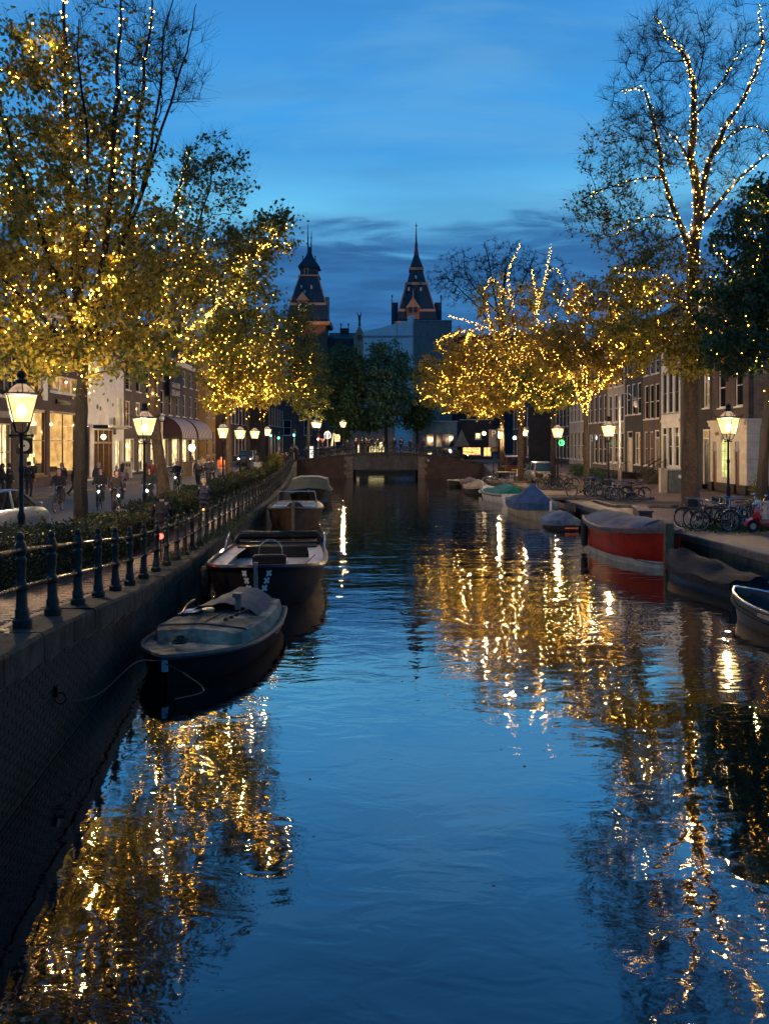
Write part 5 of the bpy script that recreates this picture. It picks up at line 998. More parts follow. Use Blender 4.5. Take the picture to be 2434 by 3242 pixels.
wl_ = thing('wall_lamp', 'small warm lamp glowing behind the right bank corner', 'lamp', tuple(P(1532, 1372, 112))); m = MB(); m.ball((0, 0, 0), .3, 10); m.build('globe', ME('warm globe', (1, .7, .3), 9), wl_); m = MB(); m.tube([(0, 0, .2), (0, 0, .6), (0, 5.8, .8)], .03, 4); m.build('arm', irond, wl_)
wl2 = thing('flood_lamp', 'cold white lamp on a pole between the right trees', 'lamp', tuple(P(1629, 1386, 95))); m = MB(); m.ball((0, 0, 0), .2, 10); m.build('globe', ME('cold white lamp', (.75, .85, 1), 22), wl2); m = MB(); m.tube([(0, .1, 0), (0, .1, -2.9)], .05, 5); m.build('pole', irond, wl2)
wl3 = thing('wall_lamp', 'small amber lamp beside the thick tree trunk', 'lamp', tuple(P(2219, 1467, 52.))); m = MB(); m.ball((0, 0, 0), .13, 8); m.build('globe', ME('amber globe', (1, .55, .15), 4), wl3); m = MB(); m.tube([(0, 0, 0), (.6, 0, .1)], .02, 4); m.build('arm', irond, wl3)

# ---------------- boats ----------------
def sheer(t, s0, bow, stern): return s0 + bow * max(0, t - .45) ** 2 * 3.3 + stern * max(0, .35 - t) ** 2 * 4
def beamf(t, B, full, tr):
    """half beam; t=0 stern, t=1 bow"""
    if t < .45: return B / 2 * (tr + (1 - tr) * math.sin(PI / 2 * t / .45))
    return B / 2 * max(.012, (1 - ((t - .45) / .55) ** full)) ** .8
class Boat:
    def __init__(s, name, label, bow, stern, L=None, B=2., s0=.6, bowr=.35, sternr=.1, full=2.2, tr=.75, z=0, roll=0, hm=None, stripe=None, group='boats moored along the canal'):
        bow, stern = V(bow), V(stern); s.L = L or (bow - stern).length; s.B, s.s0, s.bowr, s.sternr, s.full, s.tr = B, s0, bowr, sternr, full, tr
        d = bow - stern; a = math.atan2(d.y, d.x); s.r = thing(name, label, 'boat', (stern.x, stern.y, z), a, group); s.r.rotation_euler = (roll, 0, a)
        m = MB(); rings = []; n = 18
        for i in range(n + 1):
            t = i / n; b = beamf(t, B, full, tr); h = sheer(t, s0, bowr, sternr); rake = .35 * (t ** 6); x = t * s.L
            sec = [(-.35, .0), (-.25, .55), (0, .86), (h * .5, .96), (h, 1.)]
            ring = [(x + rake * (zz + .35) * .5, -b * w, zz) for zz, w in reversed(sec)] + [(x + rake * (zz + .35) * .5, b * w, zz) for zz, w in sec[1:]]
            rings.append(ring)
        (hm or blackp).node_tree.nodes['Principled BSDF'].inputs['Specular IOR Level'].default_value = .18
        m.loft(rings, cap=False, closed=False); m.poly(list(reversed(rings[0]))); o = m.build('hull', hm or blackp, s.r, True); s.rings = rings
        if stripe:   # boot topping just above the water
            st = MB(); z0_, z1_ = .0, stripe[1]; rr = []
            for ring in rings:
                k = len(ring); y0 = ring[0][1]; rr.append([(ring[0][0], y0 * .90 - .0, z0_), (ring[0][0], y0 * .965, z1_)])
            for sg in (1, -1):
                q = []
                for i, ring in enumerate(rings):
                    t = i / n; b = beamf(t, B, full, tr); q.append([(ring[0][0] - .02, sg * (b * .88 + .02), z0_ - .05), (ring[0][0], sg * (b * .95 + .025), z1_)])
                st.loft(q, cap=False, closed=False)
            b = beamf(0, B, full, tr); st._add([(-.02, -b * .9, -.05), (-.02, b * .9, -.05), (-.02, b * .96, z1_), (-.02, -b * .96, z1_)], [(0, 1, 2, 3)])
            st.build('waterline_band', stripe[0], s.r)
    def gun(s, t, sg, inset=0., up=0.):
        b = max(.01, beamf(t, s.B, s.full, s.tr) - inset); h = sheer(t, s.s0, s.bowr, s.sternr); return (t * s.L + .35 * (t ** 6) * (h + .35) * .5 - (inset * .6 if t > .97 else 0), sg * b, h + up)
    def rail(s, mat, r=.045, name='gunwale'):
        m = MB(); ts = np.linspace(0, 1, 24); m.tube([s.gun(0, 1)] + [s.gun(t, 1, -.01) for t in ts] + [s.gun(t, -1, -.01) for t in ts[::-1]] + [s.gun(0, -1), s.gun(0, 1)], r, 6); m.build(name, mat, s.r, True)
    def deck(s, t0, t1, mat, drop=.03, name='deck', inset=.02):
        m = MB(); q = []
        for t in np.linspace(t0, t1, 12): a = s.gun(t, -1, inset, -drop); b = s.gun(t, 1, inset, -drop); q.append([a, (a[0], 0, a[2] + .03), b])
        m.loft(q, cap=False, closed=False); return m.build(name, mat, s.r)
    def floor(s, mat, z=.05, inset=.12, t0=.03, t1=.95):
        m = MB(); q = []
        for t in np.linspace(t0, t1, 14): b = max(.01, beamf(t, s.B, s.full, s.tr) * .9 - inset); q.append([(t * s.L, -b, z), (t * s.L, b, z)])
        m.loft(q, cap=False, closed=False); m.build('floor', mat, s.r)
    def inner(s, mat, inset=.10, z=.06, t0=.04, t1=.96):
        """the inner lining between gunwale and floor"""
        for sg in (1, -1):
            m = MB(); q = []
            for t in np.linspace(t0, t1, 16): g = s.gun(t, sg, inset * .3, -.01); b = max(.01, beamf(t, s.B, s.full, s.tr) * .9 - inset); q.append([g, (g[0], sg * b, z)])
            m.loft(q, cap=False, closed=False); m.build('inner_side', mat, s.r)
        for t in (t0,):
            a, b = s.gun(t, -1, .02, -.01), s.gun(t, 1, .02, -.01); m = MB(); m._add([(a[0], a[1], z), (a[0], b[1], z), b, a], [(0, 1, 2, 3)]); m.build('inner_end', mat, s.r)
    def cover(s, mat, prof, t0=0., t1=1., drop=.18, out=.04, ridge=1., name='cover', nx=15, sag=.03, seed=0, flat=.5):
        """canvas over the boat; prof(t) = height of its middle above the gunwale"""
        g = random.Random(seed); m = MB(); q = []; ny = 9
        for i, t in enumerate(np.linspace(t0, t1, nx)):
            a, b = V(s.gun(t, -1, -out)), V(s.gun(t, 1, -out)); h = prof(t); ring = [(a.x, a.y, a.z - drop - .03 * g.random())]
            for k in range(ny):
                u = k / (ny - 1); y = a.y + (b.y - a.y) * u; w = 1 - abs(2 * u - 1) ** (1.6 if ridge < 1 else ridge); ring.append((a.x + (g.random() - .5) * .02, y, a.z + h * w - sag * math.sin(u * PI * 4 + i) + (g.random() - .5) * .025))
            ring.append((b.x, b.y, b.z - drop - .03 * g.random())); q.append(ring)
        m.loft(q, cap=False, closed=False)
        for e in (0, -1):
            m.poly(q[e] if e else list(reversed(q[e])))
        return m.build(name, mat, s.r, True)
    def fender(s, t, sg, mat=rubber, r=.09, h=.5):
        g = s.gun(t, sg, -.1); m = MB(); m.lathe([(.01, -h), (r * .8, -h + .05), (r, -h * .5), (r * .8, -.05), (.01, 0)], 8, (g[0], g[1], g[2] - .05)); m.build('fender', mat, s.r, True)
def canvas(name, col, **k): return M(name, col, .85, 0, .35, 2.2, .015, 9, spec=.2, **k)
# L1: old grey cabin boat nearest on the left
gg = M('weathered grey green canvas', (.19, .19, .145), .85, 0, .6, 2.5, .015, 12, spec=.2); B_ = Boat('cabin_boat', 'weathered grey green cabin boat under canvas, nearest on the left', (-3.5, 12.45), (-2.85, 16.5), B=2.05, s0=.38, bowr=.14, sternr=.08, full=3.2, tr=.72, hm=M('dull dark hull', (.008, .008, .008), .8, 0, .4, 3))
B_.rail(M('worn grey rail', (.06, .06, .052), .6, 0, .4, 8), .05); B_.deck(.5, .985, gg, .0, 'fore_deck')
m = MB(); q = []
for t in (.03, .2, .4, .60, .66, .72, .76):
    a = B_.gun(t, -1, .035 if t < .65 else .035 + (t - .64) * 1.3); h = .25 if t < .7 else (.22 if t < .75 else .0); x_ = a[0]
    q.append([(x_, a[1], a[2] - .03), (x_, a[1] * .90, a[2] + h * .86), (x_, a[1] * .5, a[2] + h), (x_, 0, a[2] + h * 1.12), (x_, -a[1] * .5, a[2] + h), (x_, -a[1] * .90, a[2] + h * .86), (x_, -a[1], a[2] - .03)])
m.loft(q, cap=False, closed=False); m.poly(list(reversed(q[0]))); m.poly(q[-1]); m.build('cabin_top', gg, B_.r, True)
m = MB(); m.tube([(q[4][k][0], q[4][k][1], q[4][k][2] + .012) for k in range(1, 6)], .018, 5); m.tube([(q[k][3][0], 0, q[k][3][2] + .008) for k in range(5)], .010, 4); m.build('roof_seam', M('dark seam', (.03, .035, .035), .8), B_.r)
m = MB(); q = []; g_ = random.Random(3)
for i, t in enumerate(np.linspace(-.01, .40, 9)):
    a = B_.gun(max(0, t), -1, -.03); ring = []
    for k in range(9):
        u = k / 8; w = 1 - abs(2 * u - 1) ** 2.4; ring.append((t * B_.L, a[1] + (-2 * a[1]) * u, a[2] - .12 + w * (.58 if t > .03 else .3) + (g_.random() - .5) * .07))
    q.append(ring)
m.loft(q, cap=False, closed=False); m.build('stern_canvas', M('dark grey canvas', (.055, .065, .075), .8, 0, .35, 3, .02, 7), B_.r, True)
lt = M('pale blue tarpaulin strip', (.34, .42, .5), .6, 0, .25, 5); m = MB(); q = []
for t in (.36, .46): a = B_.gun(t, -1, 0); q.append([(a[0], s_ * a[1] * w, a[2] + hh) for w, hh, s_ in ((1.04, -.14, 1), (.99, .03, 1), (.80, .28, 1), (.42, .325, 1))])
m.loft(q, cap=False, closed=False); m.build('pale_strip', lt, B_.r)
m = MB(); q = []
for t in (.49, .66): a = B_.gun(t, -1, .22); q.append([(a[0], a[1] * 1.13, a[2] + .04), (a[0], a[1] * 1.02, a[2] + .2)])
for t in (): pass
m.loft(q, cap=False, closed=False); 
m.build('side_window', M('brown varnished panel', (.16, .10, .06), .5, 0, .3, 4), B_.r)
m = MB(); m.tube([(B_.L * .48, -.60, .86), (B_.L * .68, -.34, .87)], .022, 5); m.tube([(B_.L * .36, -.66, .85), (B_.L * .48, -.60, .86)], .02, 5); m.build('mast_spar', blackp, B_.r)
m = MB(); m.lathe([(.09, 0), (.11, .02), (.11, .05), (.03, .07)], 12, (B_.L * .60, .02, .855)); m.build('brass_vent', M('dull brass', (.45, .36, .2), .4, .7), B_.r, True)
m = MB(); m.tube([(B_.L * .42, .32, .75), (B_.L * .42, .32, 1.0)], .06, 8); m.box(B_.L * .42 - .08, B_.L * .42 + .08, .24, .40, .98, 1.06); m.build('stove_pipe', M('rusty pipe', (.12, .10, .09), .6), B_.r)
for i in range(5): m = MB(); m.lathe([(.045, 0), (.05, .03), (.02, .06)], 8, (B_.L * (.50 + .045 * i), .60 - .03 * i, .78)); m.build('deck_cleat', blackp, B_.r)
m = MB(); m.torus((B_.L * .89, 0, .62), .13, .03, 'z', 16, 5); m.torus((B_.L * .89, .01, .66), .10, .03, 'z', 16, 5); m.ball((B_.L * .89, 0, .62), .09, 8, .5); m.build('coiled_rope', M('dark rope', (.03, .035, .025), .9), B_.r)
a = B_.gun(1, 1); m = MB(); m.box(a[0] - .06, a[0] + .02, -.03, .05, a[2] - .24, a[2] + .03); m.build('stem_cap', lt, B_.r)
m = MB(); m.tube(pline([(a[0], .0, a[2] - .1), (a[0] + .25, .5, .32), (a[0] + .8, 1.0, .28), (a[0] + 1.7, .95, .45)], 6), .012, 4); m.build('mooring_line', rope, B_.r)

# L2: black open boat with white crosses
crm = M('pale cream deck', (.5, .44, .38), .6, 0, .25, 3); B_ = Boat('open_boat', 'black open boat with three white crosses each side of the bow and cream interior', (-2.98, 18.0), (-3.35, 24.4), B=3.05, s0=.72, bowr=.34, sternr=.05, full=3.4, tr=.86, hm=M('black boat paint', (.004, .004, .006), .6, 0, .3, 4))
B_.rail(blackp, .07); B_.inner(crm, .16, .12, .03, .93); B_.floor(crm, .40, .10); B_.floor(M('deck planks', (.16, .13, .11), .7, 0, .3, 6), .12, .12); 
m = MB(); q = []
for t in np.linspace(.72, .985, 7): a = B_.gun(t, -1, .06, -.16); q.append([a, (a[0], 0, a[2] + .02), (a[0], -a[1], a[2])])
m.loft(q, cap=False, closed=False); m.build('bow_deck', crm, B_.r)
for sg in (1, -1):
    m = MB(); q = []
    for t in np.linspace(.05, .9, 12): a = B_.gun(t, sg, .05, -.02); q.append([a, (a[0], a[1] - sg * min(.42, abs(a[1]) * .7), a[2] - .01)])
    m.loft(q, cap=False, closed=False); m.build('side_deck', crm, B_.r)
m = MB(); m.box(2.3, 3.1, -.45, .45, .12, .62); m.build('console', crm, B_.r); m = MB(); m.bbox(3.1, 3.34, -.46, .46, .6, .86, .05); m.build('black_box', blackp, B_.r); m = MB(); m.torus((2.85, 0, .9), .32, .018, 'x', 24, 5); m.build('steering_hoop', chrome, B_.r)
m = MB(); m.box(3.6, 4.3, -.9, .9, .13, .42); m.build('bench', crm, B_.r); m = MB(); m.box(.1, .75, -1.2, 1.2, .12, .75); m.build('stern_bench', blackp, B_.r); m = MB(); m.tube([(.15, -1.35, .8), (.1, -1.2, 1.02), (.1, 1.2, 1.02), (.15, 1.35, .8)], .13, 8); m.build('rolled_black_cover', blackp, B_.r, True)
for sg in (1, -1): m = MB(); m.torus((3.72, sg * .62, .44), .13, .02, 'x', 12, 4); m.build('speaker_ring', grey, B_.r)
for sg in (1, -1): m = MB(); m.tube(pline([(.2, sg * 1.38, .78), (.5, sg * 1.45, 1.12), (1.1, sg * 1.47, 1.02), (1.5, sg * 1.46, .76)], 4), .03, 5); m.build('grab_rail', chrome, B_.r)
m = MB(); m.tube(pline([(5.1, -.9, .7), (4.9, -.2, .74), (5.2, .3, .72), (5.4, .8, .7), (5.0, .5, .74)], 5), .03, 5); m.build('coiled_chain', irond, B_.r); m = MB(); m.tube([(4.9, .95, .75), (3.3, 1.25, .85)], .02, 4); m.build('boat_hook', blackp, B_.r)
a = B_.gun(1, 1); m = MB(); m.box(a[0] - .02, a[0] + .07, -.045, .045, -.1, a[2] + .12); m.build('stem_post', M('pale worn stem', (.16, .16, .15), .6, 0, .4, 9), B_.r)
# the crosses sit on the curved bow: find the hull there
def hullpt(B, t, sg, zf):
    h = sheer(t, B.s0, B.bowr, B.sternr); b = beamf(t, B.B, B.full, B.tr); zz = h * zf; w = .86 + .14 * min(1, zf * 1.15); return V((t * B.L + .35 * (t ** 6) * (zz + .35) * .5, sg * b * w, zz))
for sg in (1, -1):
    for k, (yy, zf) in enumerate(((.27, .87), (.22, .70), (.17, .53))):
        t = max((q for q in np.linspace(.8, .999, 301)), key=lambda q: -abs(hullpt(B_, q, 1, zf).y - yy)); p = hullpt(B_, t, sg, zf); tn = hullpt(B_, t - .01, sg, zf) - hullpt(B_, t + .008, sg, zf); tn.normalize(); up = hullpt(B_, t, sg, zf + .1) - p; up.normalize(); nrm = tn.cross(up) * (1 if tn.cross(up).x > 0 else -1); nrm.normalize()
        m = MB()
        for s1 in (1, -1):
            dv = (tn + up * s1).normalized() * .085; pv = (tn - up * s1).normalized() * .027; m.prism([p - dv - pv + nrm * .012, p + dv - pv + nrm * .012, p + dv + pv + nrm * .012, p - dv + pv + nrm * .012], nrm * (.012 + .001 * s1))
        m.build('white_cross', white, B_.r)
for t, sg in ((.72, -1), (.62, -1), (.3, -1)): B_.fender(t, -1 if B_.r.rotation_euler.z < 0 else 1, rubber, .15, .75)
# L3 tan wooden boat
B_ = Boat('wooden_boat', 'tan wooden launch with pale blue inside and chrome hoop, third on the left', (-4.05, 34.2), (-4.55, 40.4), B=2.6, s0=.78, bowr=.28, full=2.9, tr=.8, hm=M('worn varnished hull', (.055, .037, .026), .45, 0, .4, 2.5, .004, 20))
B_.rail(M('brown rail', (.09, .055, .035), .5), .06); bi = M('pale blue paint', (.25, .42, .52), .6, 0, .2, 3); B_.inner(crm, .12, .1, .03, .94); B_.floor(bi, .3, .1); m = MB(); m.box(3.6, 4.0, -1.0, 1.0, .32, .95); m.build('blue_bulkhead', bi, B_.r); m = MB(); m.ball((4.5, 0, .85), .42, 12, .8); m.build('dark_hood', canvas('navy hood', (.015, .018, .03)), B_.r, True)
m = MB(); m.tube([(1.2, -1.0, .9), (1.2, -.9, 1.45), (1.2, .9, 1.45), (1.2, 1.0, .9)], .03, 6); m.build('chrome_hoop', chrome, B_.r); a = B_.gun(1, 1); m = MB(); m.box(a[0] - .03, a[0] + .08, -.07, .07, -.1, a[2] + .22); m.build('stem_post', M('brown rail', (.09, .055, .035)), B_.r)
m = MB(); m.box(2.6, 3.0, -.9, .9, .4, 1.05); m.build('windscreen', M('pale windscreen', (.3, .33, .36), .2), B_.r)
# L4 canopy boat
B_ = Boat('canopy_boat', 'boat under a dark green canvas canopy, farthest on the left', (-4.85, 49.2), (-5.3, 56.5), B=2.9, s0=.7, bowr=.3, full=3., tr=.85, hm=blackp); B_.rail(blackp, .06)
cvg = M('grey green canvas', (.05, .062, .042), .7, 0, .2, 2); m = MB(); q = []
for x, w, h in ((.8, 1.15, 1.0), (1.5, 1.2, 1.55), (5.0, 1.15, 1.62), (5.4, 1.2, 1.35), (6.3, 1.38, .62)): q.append([(x, -w - .15, .62), (x, -w, h * .93), (x, -w * .5, h), (x, 0, h + .05), (x, w * .5, h), (x, w, h * .93), (x, w + .15, .62)])
m.loft(q, cap=False, closed=False); m.poly(list(reversed(q[0]))); m.poly(q[-1]); m.build('canopy', cvg, B_.r); m = MB(); m.tube([(5.05, -1.15, 1.5), (5.05, -.6, 1.68), (5.05, .6, 1.68), (5.05, 1.15, 1.5)], .04, 6); m.build('pale_bow_bar', white, B_.r)
m = MB(); m.torus((6.9, 0, .8), .01, .005); B_.deck(.86, .99, blackp, .02)
# right bank boats
B_ = Boat('open_boat', 'open grey dinghy with chrome rail and bench, cut off by the right edge', (8.1, 17.5), (9.3, 12.6), B=1.6, s0=.48, bowr=.15, full=3.6, tr=.9, hm=M('grey brown hull', (.10, .085, .068), .5, 0, .25, 2)); B_.rail(chrome, .028); B_.inner(M('navy inside', (.02, .022, .03), .6), .1, .1); B_.floor(M('grey floor', (.08, .08, .085), .6), .1)
m = MB(); q = []
for sg in (1, -1):
    m = MB(); m.tube([B_.gun(t, sg, -.02, -.2) for t in np.linspace(0, 1, 16)], .05, 5); m.build('rubbing_strake', rubber, B_.r)
for x in (1.6, 3.2): m = MB(); m.box(x, x + .35, -.8, .8, .34, .42); m.build('thwart', M('pale wood', (.4, .33, .25), .6), B_.r)
m = MB(); m.tube([(3.7, -.5, .62), (2.9, .45, .66)], .028, 6); m.box(2.6, 2.9, .38, .55, .62, .66); m.build('oar', chrome, B_.r); m = MB(); m.lathe([(.2, 0), (.22, .3), (.1, .5)], 8, (2.5, -.4, .45)); m.build('outboard_engine', blackp, B_.r)
B_ = Boat('covered_boat', 'small dinghy under a black tarpaulin between the red boat and right edge', (8.62, 23.0), (9.15, 19.0), B=1.6, s0=.42, bowr=.2, full=2.4, tr=.8, hm=M('dark blue hull', (.02, .028, .04), .4)); B_.cover(canvas('black tarpaulin', (.018, .021, .026)), lambda t: .14 + .24 * math.exp(-((t - .62) / .3) ** 2) + .04 * math.sin(t * 17), drop=.16, seed=4, sag=.05)
m = MB(); 
for z in (.05, .2, .35): m.tube([(-.12, -.75, z), (-.12, -.35, z)], .014, 4)
m.tube([(-.1, -.77, -.1), (-.12, -.77, .45), (-.02, -.77, .5)], .016, 4); m.tube([(-.1, -.33, -.1), (-.12, -.33, .45), (-.02, -.33, .5)], .016, 4); m.build('boarding_ladder', chrome, B_.r)
B_ = Boat('red_boat', 'bright red steel boat with white waterline and blue grey cover', (8.8, 24.2), (8.5, 29.6), B=2.5, s0=1.02, bowr=.2, sternr=.2, full=3.2, tr=.7, hm=M('red boat paint', (.32, .018, .008), .4, 0, .35, 1.5), stripe=(M('white boot top', (.36, .37, .33), .6, 0, .35, 3), .21))
B_.rail(M('dark red rail', (.12, .03, .02), .5), .05); cv = canvas('blue grey canvas', (.085, .105, .15)); B_.cover(cv, lambda t: .42 - .18 * abs(t - .5) if t > .1 else .26, t0=0., t1=.9, drop=.10, seed=2, out=.06); B_.cover(canvas('taupe canvas', (.13, .10, .095)), lambda t: .34 - .25 * (t - .7), t0=.72, t1=.995, drop=.1, seed=3, out=.07, name='bow_canvas')
a = B_.gun(1, 1); m = MB(); m.box(a[0] - .05, a[0] + .12, -.13, .13, -.2, a[2] + .22); m.build('timber_stem', M('weathered timber', (.15, .10, .045), .8, 0, .4, 8, .006, 20), B_.r)
B_.fender(.25, -1, rubber, .14, .85)
p = [hullpt(B_, t, -1, .62) for t in (.42, .9)]; 
for t_, ch in zip(np.linspace(.20, .56, 10), 'Gebroeders'):
    q = hullpt(B_, t_, 1, .72); q2 = hullpt(B_, t_, -1, .72)
    side = 1 if (B_.r.matrix_basis @ q).x < (B_.r.matrix_basis @ q2).x else -1; q = hullpt(B_, t_, side, .72); tn = hullpt(B_, t_ + .02, side, .72) - q; tn.normalize(); up = V((0, 0, 1)); nrm = tn.cross(up) if side < 0 else up.cross(tn); nrm = V((0, side, 0)) if nrm.length < .1 else nrm.normalized()
    if nrm.y * side < 0: nrm = -nrm
    xx = up.cross(nrm).normalized(); mt = Matrix((( xx.x, up.x, nrm.x, q.x + nrm.x * .02), (xx.y, up.y, nrm.y, q.y + nrm.y * .02), (xx.z, up.z, nrm.z, q.z), (0, 0, 0, 1)))
    text('lettering', ch, .34, M('dark lettering', (.05, .012, .010), .5), B_.r, mt, .004)
m = MB(); m.tube(pline([(B_.L * .78, -1.28, .62), (B_.L * .92, -1.0, .3), (B_.L + .5, -.4, .2), (B_.L + 1.5, .2, .5)], 5), .014, 4); m.build('mooring_line', rope, B_.r)
B_ = Boat('covered_dinghy', 'tiny dinghy under a light blue tarpaulin with an orange edge', (8.3, 34.2), (8.1, 36.9), B=1.5, s0=.34, bowr=.15, full=2.6, tr=.8, hm=M('dark small hull', (.03, .03, .035))); B_.cover(canvas('light blue tarpaulin', (.13, .19, .26)), lambda t: .36 * math.sin(PI * (.15 + .7 * t)) + .1, drop=.2, ridge=1.1, seed=5); m = MB(); m.box(2.74, 2.8, -.3, .3, .1, .16); m.build('orange_edge', M('orange plastic', (.7, .16, .05), .5), B_.r)
B_ = Boat('sloop', 'cream hulled boat under a peaked blue cover', (8.15, 38.1), (7.75, 44.7), B=2.0, s0=.72, bowr=.25, full=2.4, tr=.7, hm=M('cream hull paint', (.34, .31, .22), .5, 0, .25, 3)); B_.cover(canvas('blue canvas', (.035, .09, .19)), lambda t: .16 + .92 * max(0, 1 - abs(t - .52) / .52) ** 1.15, drop=.34, ridge=1.0, seed=6, out=.05)
a = B_.gun(1, 1); m = MB(); m.box(a[0] - .02, a[0] + .06, -.05, .05, -.1, a[2] + .1); m.build('stem_post', white, B_.r)
B_ = Boat('covered_skiff', 'narrow skiff under a brown tarpaulin squeezed between blue covered boat and quay', (9.28, 37.9), (9.2, 42.2), B=.85, s0=.5, bowr=.2, full=2.2, tr=.7, hm=M('brown skiff hull', (.07, .05, .04))); B_.cover(canvas('brown tarpaulin', (.13, .085, .055)), lambda t: .3, drop=.15, seed=7)
B_ = Boat('motor_boat', 'white motor boat with teal cover and bow railing', (7.35, 55.2), (8.35, 49.), B=2.2, s0=.62, bowr=.25, full=2.3, tr=.85, hm=M('white hull', (.5, .5, .48), .35)); B_.deck(.6, .99, white, .02); B_.cover(canvas('teal canvas', (.015, .17, .16)), lambda t: .50 * math.sin(PI * min(1, .25 + .75 * t / .75)) + .1, t0=.02, t1=.78, drop=.1, out=-.08, seed=8)
m = MB(); 
for sg in (1, -1): m.tube([(B_.L * .98, 0, 1.5)] + [(B_.gun(t, sg)[0], B_.gun(t, sg, .05)[1], B_.gun(t, sg)[2] + .6) for t in (.9, .78)] + [B_.gun(.76, sg, .05)], .03, 5)
m.tube([(B_.L * .9, 0, 1.45), (B_.L * .9, 0, .9)], .025, 4); m.build('bow_railing', chrome, B_.r); m = MB(); m.tube([B_.gun(t, 1, -.03, -.14) for t in np.linspace(0, 1, 14)], .035, 4); m.tube([B_.gun(t, -1, -.03, -.14) for t in np.linspace(0, 1, 14)], .035, 4); m.build('dark_trim', rubber, B_.r)
B_ = Boat('covered_boat', 'low boat under a beige tarpaulin peaked amidships', (7.3, 57.2), (7.2, 62.6), B=1.95, s0=.5, bowr=.2, full=2.4, tr=.8, hm=M('black brown hull', (.02, .018, .018))); B_.cover(canvas('beige canvas', (.32, .27, .21)), lambda t: .1 + .55 * max(0, 1 - abs(t - .55) / .5), drop=.16, ridge=1., seed=9)
m = MB(); m.ball((B_.L + .1, -.2, .3), .14); m.build('white_buoy', white, B_.r)
B_ = Boat('covered_boat', 'small boat under a mauve grey tarpaulin near the bridge', (7.3, 64.8), (7.7, 69.2), B=1.8, s0=.5, bowr=.15, full=2.4, tr=.8, hm=M('dark red brown hull', (.05, .03, .03))); B_.cover(canvas('mauve canvas', (.17, .13, .14)), lambda t: .3, drop=.14, ridge=1.1, seed=10)
B_ = Boat('rowing_boat', 'small open rowing boat with pale rim nearest the far bridge', (5.75, 68.6), (7.3, 71.4), B=1.3, s0=.45, bowr=.15, full=2.2, tr=.7, hm=M('dark green hull', (.02, .03, .028))); B_.rail(M('pale rim', (.4, .38, .33), .5), .04); B_.inner(blackp, .08, .1); B_.floor(irond, .1)
for x in (1.0, 2.0): m = MB(); m.box(x, x + .25, -.5, .5, .28, .33); m.build('thwart', grey, B_.r)
# mooring rings and hanging lines on the near wall
rg = thing('mooring_ring', 'iron mooring ring with a drooping rope on the near left quay wall', 'mooring ring', (xl(9.7) + .08, 9.7, .72)); m = MB(); m.torus((.05, 0, 0), .07, .012, 'y', 12, 5); m.build('ring', irond, rg); m = MB(); m.box(-.06, .03, -.04, .04, .03, .16); m.build('wall_plate', irond, rg)
tl = thing('mooring_rope', 'slack mooring rope from the wall ring up to the nearest cabin boat', 'rope', (xl(9.7) + .1, 9.7, .66)); a = V((-3.55, 12.35, .42)) - V(tl.location); m = MB(); m.tube(pline([(0, 0, 0), (a.x * .35, a.y * .3, -.16), (a.x * .7, a.y * .65, .0), (a.x * .9, a.y * .9, a.z * .6), a], 6), .013, 5); m.build('rope_strand', rope, tl)
